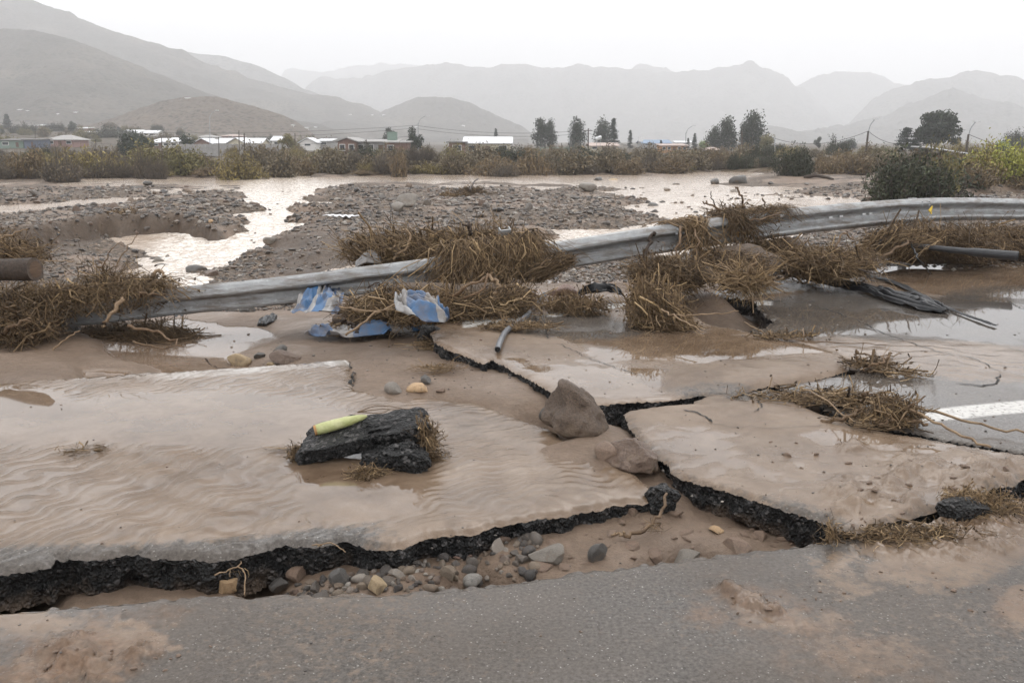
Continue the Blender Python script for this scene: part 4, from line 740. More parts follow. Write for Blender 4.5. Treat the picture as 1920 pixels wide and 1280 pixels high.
NEAR = [
 (432, 1117, 56, 'tan_rock', 'upright tan angular stone leaning on the black slab edge', 21, (1, .7, 1.05), 8), (1025, 1055, 74, 'grey_rock', 'largest pale brown stone lying in the trench', 22, (1, .8, .62), 5),
 (1122, 1052, 46, 'slate_rock', 'dark slate wedge stone in the trench mud', 23, (1, .6, 1.0), 8), (1290, 1060, 66, 'grey_rock', 'grey stone half under mud at the asphalt lip', 24, (1, .7, .5), 5), (1385, 1040, 70, 'clod', 'long mud-covered stone along the asphalt lip', 25, (1, .5, .45), 4),
 (885, 1098, 44, 'speckled_rock', 'dark stone with white speckles in the trench', 26, (1, .9, .68), 2), (702, 1110, 44, 'ochre_rock', 'pale olive pointed stone at the asphalt lip', 27, (1, .7, .7), 7), (635, 1098, 42, 'slate_rock', 'dark grey blocky stone under the slab edge', 28, (1, .8, .85), 7),
 (865, 1050, 44, 'red_rock', 'flat reddish stone on the trench pebbles', 29, (1, .7, .35), 4), (880, 1068, 36, 'slate_rock', 'smooth bluish-grey oval stone in the trench', 30, (1, .8, .5), 2), (906, 1068, 24, 'red_rock', 'small rust-red round stone in the trench', 31, (1, .9, .85), 2),
 (1345, 1000, 30, 'tan_rock', 'small orange lump sitting on the trench silt', 32, (1, .8, .6), 4), (835, 1082, 24, 'ochre_rock', 'small yellowish round pebble in the trench', 33, (1, .9, .75), 2), (798, 1042, 12, 'white_rag', 'tiny white pebble against the black edge', 34, (1, .8, 1.2), 4),
 (556, 1092, 46, 'clod', 'brown cobble below the left slab edge', 35, (1, .9, .8), 5), (520, 1108, 40, 'slate_rock', 'dark cobble next to the tan upright stone', 36, (1, .8, .75), 6),
 (448, 686, 52, 'ochre_rock', 'ochre boulder at the rim of the puddle', 41, (1, .7, .5), 3), (532, 680, 66, 'brown_boulder', 'dark brown flat-bottomed boulder behind the white edge line', 42, (1, .7, .52), 4), (484, 672, 24, 'slate_rock', 'small dark stone between ochre and brown boulders', 43, (1, .8, .7), 3), (525, 660, 34, 'slate_rock', 'dark rounded stone just behind the brown boulder', 44, (1, .8, .6), 3),
 (507, 688, 18, 'ochre_rock', 'little tan stone in front of the brown boulder', 45, (1, .8, .7), 3), (735, 736, 52, 'grey_rock', 'smooth grey-brown stone half sunk near the crack', 46, (1, .7, .45), 2), (782, 735, 46, 'tan_rock', 'tan stone half sunk near the crack', 47, (1, .7, .5), 4), (797, 720, 30, 'slate_rock', 'black-sided stone behind the tan sunken one', 48, (1, .8, .75), 6), (826, 736, 20, 'clod', 'muddy stone at the foot of the raised slab', 49, (1, .8, .6), 4),
 (1028, 800, 32, 'ochre_rock', 'small ochre stone against the big muddy boulder', 50, (1, .8, .8), 5), (1020, 786, 22, 'slate_rock', 'grey splinter leaning by the big muddy boulder', 51, (.6, .5, 1.2), 6), (1052, 830, 24, 'slate_rock', 'dark chip in the mud below the big boulder', 52, (1, .7, .5), 7), (1136, 862, 42, 'clod', 'muddy stones stuck to the side of the brown boulder', 53, (1, .8, .8), 4),
 (1055, 556, 62, 'red_rock', 'reddish-brown stone lying by the pool behind the slab', 54, (1, .6, .4), 4), (932, 640, 34, 'rusty', 'rust-red stone tucked under the reeds beside the tarp', 55, (1, .6, 1.1), 5),
]
for k, (a, b, c, m, lb, sd, fl, ct) in enumerate(NEAR):
    ct = ct + 4 if ct > 2 else ct; x, y, z = gp(a, b); zz = z if not (930 < b < 1120) else float(gz(*G(a, b, -.11)[:2])); stone(a, b, c, m, lb, sd, z=max(zz, -.17), flat=fl, cuts=ct, rz=(sd * 1.7) % 3 - 1.5 if fl[2] < .9 else .3, sink=.27, smooth=ct < 8)
def where(px, py, anchors, ky=2.0):           # which findable thing it lies next to, and on which side
    a = min(anchors, key=lambda q: (q[0] - px) ** 2 + (ky * (q[1] - py)) ** 2); dx, dy = px - a[0], ky * (py - a[1])
    far = 'just ' if math.hypot(dx, dy) < a[3] else ''
    return far + (('right of ' if dx > 0 else 'left of ') if abs(dx) > abs(dy) else ('in front of ' if dy > 0 else 'behind ')) + 'the ' + a[2]
TRENCH = [(432, 1110, 'tan upright stone', 45), (520, 1104, 'dark cobble under the black edge', 40), (560, 1088, 'brown cobble under the black edge', 40), (635, 1094, 'dark blocky stone', 40), (702, 1106, 'pale olive pointed stone', 40), (885, 1092, 'white-speckled stone', 40), (865, 1048, 'flat reddish stone', 35), (880, 1064, 'smooth oval stone', 30), (1025, 1050, 'largest trench stone', 60), (835, 1078, 'yellowish round pebble', 25), (906, 1066, 'rust-red round stone', 25), (770, 1085, 'gravel gap midway along the trench', 40), (960, 1040, 'gravel patch beside the largest stone', 40)]
BARS = [(1102, 359, 'rounded boulder at bar tip', 40), (766, 388, 'dark-sided block', 40), (745, 398, 'pale flat rock', 35), (640, 412, 'wavy metal sheet', 45), (885, 362, 'withered tuft', 45), (560, 375, 'tan rock above the breach', 35), (393, 414, 'orange-tan stone on the bank', 40), (275, 348, 'flat rock in the left channel', 50), (60, 366, 'leftmost stone strip', 60), (180, 395, 'left end of the cut bank', 60), (1224, 393, 'black stone cluster in the shallows', 40), (1385, 344, 'wide boulder at the river bend', 45), (1495, 335, 'round dark bush', 50), (1535, 336, 'driftwood log', 40), (1640, 350, 'largest dark bush', 60), (436, 587, 'dark round boulder under the barrier', 40), (366, 513, 'big round boulder by the side stream', 40), (506, 458, 'rock at the breach mouth', 40), (1400, 385, 'twiggy nest on the barrier', 50), (1000, 400, 'middle of the wide gravel bar', 50), (900, 400, 'reed thatch on the barrier', 50), (1150, 510, 'hanging curly roots', 50), (580, 585, 'striped tarp', 50), (1149, 343, 'tan boulder in the river', 40)]
SCRUB = [(66, 262, 'blue shed', 30), (112, 262, 'pink house', 30), (250, 262, 'wide low tree', 30), (352, 262, 'bushy tree among roofs', 30), (450, 262, 'tall split posts', 30), (541, 262, 'olive tree', 30), (650, 265, 'red-brown brick house', 35), (736, 262, 'teal water box', 25), (784, 262, 'curved lamp post', 25), (915, 262, 'long white roof', 40), (1022, 260, 'poplar pair', 30), (1081, 260, 'teardrop tree', 25), (1150, 260, 'tallest conifer', 30), (1239, 266, 'orange-brown house', 30), (1286, 262, 'lamp post by thin conifers', 20), (1362, 260, 'tall trio of poplars', 40), (1437, 265, 'round green tree', 30), (1534, 266, 'small ragged tree', 30), (1622, 265, 'leaning pole', 30), (1757, 262, 'huge eucalyptus', 50), (1890, 275, 'bright bush at the edge', 40), (190, 262, 'house with white windows', 30), (590, 262, 'pale flat-roofed house', 25), (0, 262, 'green shed', 30)]
def size4(w, *t): return ('tiny', 'small', 'medium', 'large')[sum(w > q for q in t)]
# trench cobbles and pebbles, each a stone of its own
n = 0; r = np.random.RandomState(11); taken = []
while n < 235:
    a = r.uniform(460, 1010); lo = np.interp(a, [460, 560, 700, 800, 900, 1000], [1108, 1080, 1070, 1050, 1022, 1000]); hi = np.interp(a, [460, 800, 950, 1050], [1116, 1106, 1088, 1072]); b = r.uniform(lo, hi); wpx = 11 + 30 * r.rand() ** 2
    if any((a - p) ** 2 + (2 * (b - q)) ** 2 < (0.5 * (wpx + s)) ** 2 * .22 for p, q, s in taken): 
        taken.append((1e6, 0, 0)); 
        if len(taken) > 9000: break
        continue
    taken.append((a, b, wpx)); x, y, z = G(a, b, -.11); z = float(gz(x, y)); w = wpx * mpp(y)
    o = link('pebble', PEB[n % 10], None, (x, y, z + w * .05), (r.uniform(-.4, .4), r.uniform(-.4, .4), r.uniform(0, 6.3)), (w, w * r.uniform(.7, 1.1), w * r.uniform(.8, 1.5)))
    tag(o, size4(wpx, 13, 18, 26) + ' trench pebble ' + where(a, b, TRENCH), 'pebble', 'pebbles in the trench'); n += 1
# boulders standing in or beside the river
for k, (a, b, c, m, lb) in enumerate([
 (1102, 359, 36, 'grey_rock', 'big rounded grey boulder at the tip of the gravel bar'), (1122, 343, 22, 'slate_rock', 'dark boulder standing in the far river'), (1149, 343, 21, 'ochre_rock', 'tan boulder next to the dark one in the river'), (1165, 351, 14, 'grey_rock', 'small pale boulder alone in the river shallows'),
 (1268, 350, 14, 'grey_rock', 'grey block boulder midway across the river'), (1385, 344, 34, 'slate_rock', 'wide dark boulder at the river bend'), (1341, 345, 18, 'slate_rock', 'low dark boulder left of the wide one at the river bend'), (1224, 393, 26, 'slate_rock', 'black cluster of stone in the shallows'), (1254, 404, 14, 'slate_rock', 'black round stone in the shallows'),
 (766, 388, 44, 'grey_rock', 'dark-sided block of stone on the gravel bar'), (366, 513, 40, 'slate_rock', 'big round dark boulder beside the side stream'), (395, 521, 30, 'brown_boulder', 'reddish boulder beside the side stream'), (305, 514, 40, 'slate_rock', 'wide dark boulder lapped by the side stream'), (292, 498, 30, 'grey_rock', 'grey boulder breaking the side stream'),
 (436, 587, 24, 'slate_rock', 'dark round boulder under the barrier'), (462, 590, 34, 'slate_rock', 'larger dark boulder under the barrier'), (275, 348, 22, 'slate_rock', 'dark flat rock alone in the left river channel'), (496, 436, 24, 'slate_rock', 'dark rock in the stream breach'), (506, 458, 26, 'grey_rock', 'grey rock at the mouth of the stream breach'), (1175, 505, 26, 'slate_rock', 'dark stone behind the barrier by the hanging roots'), (530, 420, 26, 'brown_boulder', 'brown rock in the white water of the breach'),
 (560, 375, 18, 'ochre_rock', 'tan rock on the bank above the breach'), (393, 418, 12, 'tan_rock', 'small orange-tan stone on the edge of the eroded bank'), (745, 398, 34, 'grey_rock', 'pale flat rock beside the dark-sided block')]):
    stone(a, b, c, m, lb, 300 + k, flat=(1, .8, .6), cuts=4, rz=k * 1.3, name='boulder', cat='boulder', sink=.2)
# rocks strewn over the gravel bars: the largest ones singly
def bar_samples(n, seed, ymin=15.5, ymax=75):
    r = np.random.RandomState(seed); u = r.uniform(-.62, .62, n); py = r.uniform(345, 610, n); Y = np.array([G(960, b, -.6)[1] for b in py]); Y = np.clip(Y, 9.0, ymax); x = u * Y
    z = gz(x, Y); W = water_h(x, Y); px, pyy = proj(x, Y, z); return x, Y, z, W, px, pyy, r
x, y, z, W, px, py, r = bar_samples(9000, 5)
den = np.maximum.reduce([blob(px, py, 330, 385, 200, 32, -4, .5), blob(px, py, 120, 362, 260, 14, 0, .5), blob(px, py, 640, 385, 110, 36, 0, .5), blob(px, py, 900, 385, 280, 42, 0, .5) * .8, blob(px, py, 1120, 400, 100, 40, 0, .5), blob(px, py, 480, 585, 150, 28, 0, .5) * 1.2, blob(px, py, 1560, 345, 130, 26, 0, .5) * .7, blob(px, py, 360, 510, 110, 20, 0, .5), blob(px, py, 500, 400, 40, 40, 0, .5), blob(px, py, 1150, 510, 60, 30, 0, .5) * .7, blob(px, py, 1350, 395, 200, 40, 0, .5) * .35])
ok = np.where((z > W - .14) & (r.rand(len(x)) < den * .9) & (py < 600))[0][:215]
for i in ok:
    wpx = 8 + 15 * r.rand() ** 2.2; w = wpx * mpp(y[i]) * (1.25 if py[i] > 560 else 1)
    o = link('rock', ROCKS[i % 10], None, (x[i], y[i], max(z[i], W[i] - .06) + w * .12), (r.uniform(-.3, .3), r.uniform(-.3, .3), r.uniform(0, 6.3)), (w, w * r.uniform(.7, 1.1), w * r.uniform(.8, 1.3)))
    tag(o, size4(wpx, 9.5, 12, 16) + ' wet rock ' + where(px[i], py[i], BARS), 'rock', 'rocks on the gravel bars')
r = np.random.RandomState(77)
for i in range(64):                           # stones breaking the shallow water
    a, b = (r.uniform(1190, 1650), r.uniform(348, 428)) if i < 52 else (r.uniform(440, 540), r.uniform(345, 500)); b = b if i < 52 else 345 + (540 - a) * 1.3 + r.uniform(0, 20)
    xx, yy, _ = G(a, b, -.8); w = (6 + 13 * r.rand() ** 2.5) * mpp(yy); zz = max(float(water_h(xx, yy)[0]), float(gz(xx, yy)))
    tag(link('rock', ROCKS[i % 10], None, (xx, yy, zz + w * .1), (0, 0, r.uniform(0, 6.3)), (w, w * .8, w * r.uniform(.6, 1))), size4(w / mpp(yy), 8, 11, 15) + ' dark stone in water ' + where(a, b, BARS), 'rock', 'stones in the shallows')
x, y, z, W, px, py, r = bar_samples(90000, 6)
den = sstep(-.06, .02, z - W) * (1 - .8 * blob(px, py, 250, 448, 250, 38, 0, .3)) * (1 - .75 * blob(px, py, 590, 480, 80, 60, 0, .4)) * (.5 + .5 * sstep(-.15, .25, fbm(x * .5, y * .5, 3, 33))) * (py < 606) * (py > 330)
den = den * np.where((py > 530), blob(px, py, 500, 585, 180, 32, 0, .5) * .8, 1); ok = np.where(r.rand(len(x)) < den)[0]; m = len(ok)
V0, F0 = ICO[1]; sz = (2.4 + 9.0 * r.rand(m) ** 2.6) * mpp(y[ok]) * np.where(py[ok] < 370, .8, 1); rot = r.uniform(0, 6.28, m)
Vs = V0[None] * (1 + .45 * r.uniform(-1, 1, (m, len(V0)))[..., None]) * np.stack([sz, sz * r.uniform(.6, 1, m), sz * r.uniform(.4, .75, m)], 1)[:, None] * .62
c, s = np.cos(rot)[:, None], np.sin(rot)[:, None]; Vs = np.stack([Vs[..., 0] * c - Vs[..., 1] * s, Vs[..., 0] * s + Vs[..., 1] * c, Vs[..., 2]], -1) + np.stack([x[ok], y[ok], np.maximum(z[ok], W[ok] - .05) + sz * .12], 1)[:, None]
Fs = (F0[None] + (np.arange(m) * len(V0))[:, None, None]).reshape(-1, 3)
tag(link('gravel', mesh('gravel', Vs.reshape(-1, 3), Fs, 'rock', {'tint': np.repeat(r.rand(m), len(V0))}, False)), 'loose grey-brown river gravel spread over the bars', None, None, 'stuff')
print('gravel', m)

# ------------------------------------------------------------------ flood debris
def stem_pts(n, c, sp, L, seed, ax=None, axj=.7, sag=.25, curl=.6, k=6, floor=None, hemi=True):
    n = int(n * 1.7) if n > 100 else n; axj = axj * 1.35; sag = sag * .7; sp = np.array(sp) * np.array([.88, .85, .6]); L = (L[0] * .75, L[1] * .85); r = np.random.RandomState(seed); d = r.randn(n, 3); d = d / np.linalg.norm(d, axis=1)[:, None]
    pos = np.array(c) + d * (r.rand(n, 1) ** (1 / 2.2)) * np.array(sp)
    v = r.randn(n, 3) * np.array([1, 1, .55])
    nb = max(3, n // 22); bi = r.randint(0, nb, n); loose = (r.rand(n, 1) < .28)          # most stems lie in matted wisps
    bd = r.randn(nb, 3); bd /= np.linalg.norm(bd, axis=1)[:, None]; bc = np.array(c) + bd * (r.rand(nb, 1) ** (1 / 2.2)) * np.array(sp); bv = r.randn(nb, 3) * np.array([1, 1, .55])
    pos = np.where(loose, pos, bc[bi] + d * np.minimum(np.array(sp), np.array([.1, .1, .06]) + .16 * np.array(sp))); v = np.where(loose, v, bv[bi] + .3 * v)
    if ax is not None: v = v * axj + np.array(ax) * r.choice([-1, 1], (n, 1))
    v /= np.linalg.norm(v, axis=1)[:, None]; Ln = (L[0] + (L[1] - L[0]) * r.rand(n) ** 1.5)[:, None, None]; t = np.linspace(-.5, .5, k)[None, :, None]; b = r.randn(n, 1, 3) * curl
    P = pos[:, None] + v[:, None] * Ln * t + b * Ln * (t * t - .08) + r.randn(n, k, 3) * .035 * Ln; P[..., 2] -= (sag * Ln * (t + .5) ** 2)[..., 0]
    if floor is not None: P[..., 2] = np.maximum(P[..., 2], floor + r.uniform(.003, .03, (n, 1)))
    return P
def drape_pts(n0, pxr, seed, lf=(.15, .5), lb=(.1, .35), up=.16, bulge=.10, k=9):
    r = np.random.RandomState(seed); n = int(n0 * 1.6); nb = max(4, n // 16); bp = r.uniform(pxr[0], pxr[1], nb); bi = r.randint(0, nb, n); px = np.where(r.rand(n) < .35, r.uniform(pxr[0], pxr[1], n), bp[bi] + r.randn(n) * 4); p, O, U, T = rail_frame(px); On = np.stack([O[:, 0], O[:, 1], 0 * O[:, 0]], 1); On /= np.linalg.norm(On, axis=1)[:, None]
    bl = r.rand(nb)[bi]; a = (lb[0] + (lb[1] - lb[0]) * r.rand(n))[:, None]; b = (lf[0] + (lf[1] - lf[0]) * (.55 * bl + .45 * r.rand(n) ** 1.5))[:, None]; t = np.linspace(0, 1, k)[None]; s = -a + (a + b) * t          # arc length, 0 on top of the rail
    hgt = r.uniform(.0, bulge, n)[:, None]; w = .07 + hgt * .8
    off = np.clip(s, -w, w); off = w * np.sin(off / w * 1.4) + np.sign(s) * np.maximum(np.abs(s) - w, 0) * .22; dz = -np.maximum(np.abs(s) - w * .6, 0) * .93 + hgt * np.exp(-(s / .12) ** 2)
    tx = (.22 * r.randn(nb)[bi] + .3 * r.randn(n))[:, None] * (t - .4) + .09 * np.sin(t * 7 + r.uniform(0, 6, (n, 1))) * r.rand(n, 1)
    top = p + U * up + On * .01; P = top[:, None] + On[:, None] * off[..., None] + T[:, None] * tx[..., None]; P[..., 2] += dz
    return P + r.randn(n, k, 3) * .02
def straw(P, rad, parent, seed, name='straw', tint=(0.1, 1.0), mat='straw', power=1.3):
    n, k, _ = P.shape; r = np.random.RandomState(seed); u = r.rand(n); ra = (rad[0] * .45 + rad[1] * np.where(u < .82, .3 * r.rand(n), np.where(u < .95, .3 + .5 * r.rand(n), .8 + .9 * r.rand(n))))[:, None] * np.linspace(1, .55, k)[None]
    V, q = tubes_many(P, ra, 3); uu = r.rand(n); tn = np.repeat(tint[0] + (tint[1] - tint[0]) * np.where(uu < .6, .5 * r.rand(n), .35 + .65 * r.rand(n)), k * 3)
    o = link(name, mesh(name, V, q, mat, {'tint': tn}), parent); o['kind'] = 'stuff'; return o
def branch(path, r0, r1, parent=None, mat='branch_wood', name='branch', seed=0, sides=6, n=14, wob=.012):
    P = spline(path, n); r = np.random.RandomState(seed); wob = min(wob, r0 * .7); P[1:-1] += r.randn(n - 2, 3) * wob; return MB().tube(P, np.linspace(r0, r1, n), sides).build(name, mat, parent, smooth=True)
def lump(c, sp, parent, seed, mat='earth_mass', name='mud_core'):
    V, Fc = rock_geo(seed, 3, (1, 1, 1), 2, .5, .22); V = V / (V.max(0) - V.min(0)) * 2
    return link(name, mesh(name, V * np.array(sp) + np.array(c), Fc, mat, {'tint': np.zeros(len(V))}), parent)
def leaf_quads(cen, size, seed, up=.3, asp=.45):
    r = np.random.RandomState(seed); n = len(cen); a = r.randn(n, 3); a[:, 2] += up; a /= np.linalg.norm(a, axis=1)[:, None]; b = np.cross(a, r.randn(n, 3)); b /= np.linalg.norm(b, axis=1)[:, None]; s = size * r.uniform(.5, 1.3, (n, 1))
    V = np.stack([cen - a * s, cen + b * s * asp, cen + a * s, cen - b * s * asp], 1).reshape(-1, 3); return V, np.arange(n * 4).reshape(-1, 4)
def debris(label, parts, seed, name='debris_clump', branches=(), cores=(), cat='flood debris'):
    e = empty(name, (0, 0, 0), label, cat, 'clumps of flood debris')
    for i, (P, rad, tint) in enumerate(parts): 
        straw(P, rad, e, seed * 10 + i, tint=tint)
        if len(P) > 140:                      # leaf scraps and crumbs matted into the straw
            rr = np.random.RandomState(seed + i); m = int(len(P) * .9); cen = P[rr.randint(0, len(P), m), rr.randint(0, P.shape[1], m)] + rr.randn(m, 3) * .012; V, q = leaf_quads(cen, rad[1] * 2.6, seed + i, .1, .5)
            o = link('leaf_litter', mesh('leaf_litter', V, q, 'straw', {'tint': np.repeat(rr.rand(m) ** 2 * .7, 4)}, False), e); o['kind'] = 'stuff'
    for i, b in enumerate(branches): branch(b[0], b[1], b[2], e, b[3] if len(b) > 3 else 'branch_wood', seed=seed * 7 + i)
    for i, (c, sp) in enumerate(cores): lump(c, sp, e, seed * 3 + i)
    return e
DRY = (0.1, 1.0); DARK = (0.0, 0.55); MIDT = (.05, .8)
# by the fallen log at the left
debris('shaggy straw and roots hanging over the barrier beside the fallen log', [
    (drape_pts(430, (95, 318), 1, (.04, .27), (.05, .3), bulge=.12), (.003, .007), DRY), (stem_pts(420, D(225, 535, 8.25), (.42, .2, .13), (.15, .5), 2, sag=.3), (.003, .007), DRY), (stem_pts(60, D(205, 520, 8.3), (.25, .15, .1), (.3, .6), 3, ax=(.2, 0, 1), axj=.6, sag=0), (.003, .006), DARK)], 1,
    branches=[([D(228, 560, 7.85), D(210, 590, 7.75), D(192, 612, 7.7)], .022, .012, 'pale_branch'), ([D(262, 553, 7.9), D(285, 552, 7.9), D(310, 553, 8.0)], .014, .008), ([D(285, 520, 8.15), D(300, 510, 8.15), D(310, 518, 8.1)], .02, .014, 'pale_branch'), ([D(215, 500, 8.2), D(235, 470, 8.3), D(258, 440, 8.4)], .008, .003), ([D(190, 510, 8.2), D(205, 475, 8.2), D(222, 455, 8.3)], .008, .003)], cores=[(D(215, 548, 8.3), (.36, .12, .10))])
debris('dark brush heap in the puddle under the left end of the barrier', [
    (stem_pts(620, D(225, 632, 8.3), (.55, .22, .14), (.2, .6), 4, ax=(1, -.1, -.25), axj=.8, sag=.2, floor=-.16), (.003, .007), DARK), (stem_pts(200, D(300, 630, 8.1), (.28, .2, .12), (.3, .65), 5, ax=(1, 0, -.35), axj=.45, sag=.1, floor=-.16), (.003, .006), DARK)], 2,
    branches=[([D(95, 660, 7.4), D(120, 638, 7.45), D(150, 620, 7.5)], .009, .006, 'pale_branch'), ([D(240, 610, 7.6), D(300, 625, 7.5), D(345, 650, 7.3)], .014, .006, 'bare_root'), ([D(250, 640, 7.5), D(310, 652, 7.4), D(360, 640, 7.3)], .01, .004)], cores=[(D(190, 625, 8.45), (.45, .14, .12))])
debris('mound of matted roots piled beneath the fallen log', [
    (stem_pts(750, D(35, 600, 7.7), (.42, .3, .24), (.15, .45), 6, ax=(.2, 0, -1), axj=.9, sag=.2, floor=-.14), (.003, .007), MIDT), (stem_pts(350, D(60, 555, 7.9), (.4, .2, .12), (.15, .4), 7, ax=(0, -.3, -1), axj=.6), (.003, .007), DRY)], 3, cores=[(D(20, 600, 7.9), (.5, .3, .25))], branches=[([D(5, 625, 7.4), D(30, 608, 7.35), D(58, 598, 7.4)], .02, .01)])
debris('straw tuft behind the log at the far left', [(stem_pts(420, D(25, 470, 9.2), (.36, .25, .2), (.2, .5), 8, ax=(1, 0, -.3), axj=.9), (.003, .006), DRY)], 4, cores=[(D(5, 478, 9.3), (.4, .3, .17))], branches=[([D(0, 447, 9), D(40, 432, 9), D(52, 430, 9)], .01, .005, 'pale_branch'), ([D(60, 488, 8.8), D(110, 490, 8.7), D(140, 490, 8.6)], .006, .004, 'pale_branch')])
# centre
debris('thick thatch of reeds slung over the middle of the barrier', [
    (drape_pts(1000, (838, 1000), 9, (.12, .48), (.12, .45), bulge=.16, up=.14), (.0035, .008), DRY), (stem_pts(1100, D(770, 468, 9.15), (.75, .3, .19), (.25, .7), 10, ax=(1, 0, -.55), axj=.55, sag=.35), (.0035, .0075), DRY), (stem_pts(500, D(900, 450, 9.2), (.55, .25, .15), (.2, .55), 11, ax=(.3, 0, -1), axj=.8), (.0035, .007), DRY)], 5,
    branches=[([D(738, 487, 8.8), D(765, 458, 8.8), D(768, 436, 8.85), D(755, 430, 8.9)], .013, .009, 'pale_branch'), ([D(880, 440, 9.0), D(883, 424, 9.0), D(868, 421, 9.0)], .02, .01, 'dark_wood'), ([D(1002, 470, 8.9), D(1003, 505, 8.75), D(1004, 535, 8.7)], .008, .005, 'dark_wood')],
    cores=[(D(780, 488, 9.3), (.6, .22, .11)), (D(920, 478, 9.25), (.4, .2, .11))])
debris('sprawl of brown reeds and roots heaped on the ground before the barrier', [
    (stem_pts(1300, D(825, 574, 7.9), (.8, .33, .15), (.25, .7), 12, ax=(1, -.1, .1), axj=.6, sag=.15, floor=-.1), (.0035, .0075), DRY), (stem_pts(380, D(715, 586, 7.95), (.42, .16, .12), (.35, .7), 13, ax=(1, -.2, .45), axj=.4, sag=.15, floor=-.14), (.0035, .007), DRY), (stem_pts(400, D(940, 560, 8.1), (.3, .25, .14), (.2, .45), 14, sag=.3, floor=-.05), (.003, .007), MIDT)], 6,
    branches=[([D(648, 628, 7.2), D(700, 590, 7.35), D(752, 565, 7.5)], .010, .007, 'pale_branch'), ([D(636, 575, 7.6), D(690, 583, 7.4), D(740, 580, 7.4)], .008, .006, 'pale_branch'), ([D(846, 560, 7.8), D(870, 538, 7.7), D(905, 522, 7.8), D(918, 515, 7.9)], .015, .009, 'bare_root'), ([D(918, 517, 7.7), D(938, 535, 7.6), D(925, 552, 7.6)], .013, .012, 'pale_branch'), ([D(870, 560, 7.7), D(905, 540, 7.7), D(915, 512, 7.8)], .012, .008, 'bare_root'), ([D(690, 540, 8.0), D(712, 530, 8.0), D(730, 548, 7.9)], .008, .006, 'dark_wood'), ([D(640, 600, 7.4), D(660, 608, 7.4), D(672, 622, 7.3)], .018, .012, 'dark_wood')],
    cores=[(D(870, 555, 8.3), (.75, .3, .14)), (D(720, 590, 8.0), (.45, .25, .13))])
debris('sheaf of cut reeds wedged under the barrier', [(stem_pts(420, D(1030, 503, 8.75), (.1, .06, .05), (.3, .5), 15, ax=(1, 0, .62), axj=.1, sag=0, curl=.06), (.004, .007), (.1, .6))], 7)
debris('trail of straw strewn along the slab below the reeds', [(stem_pts(420, D(1080, 570, 8.2), (.33, .2, .07), (.1, .35), 16, ax=(.5, 0, -1), axj=.9, sag=.3, floor=.05), (.003, .006), (.2, .9)), (stem_pts(200, D(960, 612, 7.3), (.4, .12, .02), (.1, .3), 17, ax=(1, .2, 0), axj=.6, sag=0, floor=.1), (.003, .005), (.2, .9))], 8)
debris('spiky heap of bent reeds with green shoots spilled onto the middle slab', [
    (stem_pts(640, D(1240, 580, 7.7), (.27, .24, .2), (.2, .55), 18, ax=(.55, -.3, -1), axj=.45, sag=.35, floor=.04), (.0035, .007), (.12, 1)), (stem_pts(120, D(1205, 548, 7.9), (.14, .1, .14), (.15, .35), 19, ax=(.2, 0, 1), axj=.5), (.004, .008), (.5, 1))], 9,
    branches=[([D(1270, 590, 7.2), D(1310, 590, 7.1), D(1385, 583, 7.0)], .007, .004, 'pale_branch'), ([D(1240, 580, 7.3), D(1280, 600, 7.0), D(1320, 622, 6.8)], .008, .004, 'pale_branch'), ([D(1228, 436, 9.4), D(1215, 460, 9.3), D(1205, 500, 9.0)], .022, .014, 'dark_wood')], cores=[(D(1230, 585, 7.9), (.26, .25, .2))])
debris('root mat bunched under the barrier behind the spiky reeds', [(stem_pts(900, D(1250, 510, 8.9), (.42, .3, .2), (.2, .55), 20, ax=(.8, 0, -.6), axj=.8, sag=.25, floor=-.02), (.003, .007), MIDT), (stem_pts(350, D(1370, 495, 9.4), (.5, .3, .16), (.2, .5), 21, sag=.2, floor=.03), (.003, .007), MIDT)], 10, cores=[(D(1270, 515, 9.2), (.4, .3, .15)), (D(1390, 490, 9.8), (.45, .3, .2))])
debris('fan of pale bent reeds on the silt by the pit', [(stem_pts(260, D(1390, 522, 8.5), (.2, .2, .09), (.3, .6), 22, ax=(.8, -.2, -.25), axj=.7, sag=.3, floor=.06), (.004, .007), (.4, 1))], 11, branches=[([D(1395, 520, 8.5), D(1415, 490, 8.5), D(1422, 478, 8.5)], .018, .01, 'pale_branch'), ([D(1385, 525, 8.4), D(1360, 500, 8.5), D(1340, 495, 8.5)], .01, .006, 'pale_branch')])
debris('tangle of curly brown roots hanging down the barrier face', [(drape_pts(70, (1268, 1312), 23, (.35, .62), (.05, .2), bulge=.04), (.006, .011), (.4, .8))], 12, branches=[([D(1275, 425, 9.55), D(1278, 450, 9.4), D(1268, 470, 9.35), D(1276, 495, 9.3)], .014, .008, 'bare_root'), ([D(1302, 430, 9.6), D(1310, 455, 9.45), D(1304, 480, 9.4), D(1314, 510, 9.3)], .012, .007, 'bare_root')])
debris('twiggy nest perched on top of the barrier', [(stem_pts(620, D(1392, 402, 10.45), (.38, .2, .075), (.2, .5), 24, ax=(1, .3, 0), axj=.6, sag=.15), (.0035, .007), DRY), (drape_pts(110, (1355, 1385), 25, (.25, .5), (.1, .3), bulge=.06), (.004, .008), MIDT), (drape_pts(60, (1440, 1466), 26, (.05, .25), (.1, .3), bulge=.06), (.003, .006), MIDT)], 13,
    branches=[([D(1396, 388, 10.3), D(1388, 365, 10.3), D(1380, 352, 10.3)], .016, .01, 'branch_wood'), ([D(1360, 400, 10.2), D(1335, 385, 10.2), D(1318, 378, 10.2)], .015, .009), ([D(1345, 395, 10.3), D(1336, 375, 10.3), D(1333, 358, 10.3)], .009, .004, 'dark_wood'), ([D(1432, 395, 10.5), D(1434, 382, 10.5), D(1430, 372, 10.5)], .012, .008, 'branch_wood'), ([D(1380, 408, 10.1), D(1420, 412, 10.1), D(1465, 398, 10.3)], .012, .008, 'branch_wood')], cores=[(D(1390, 408, 10.55), (.33, .16, .06))])
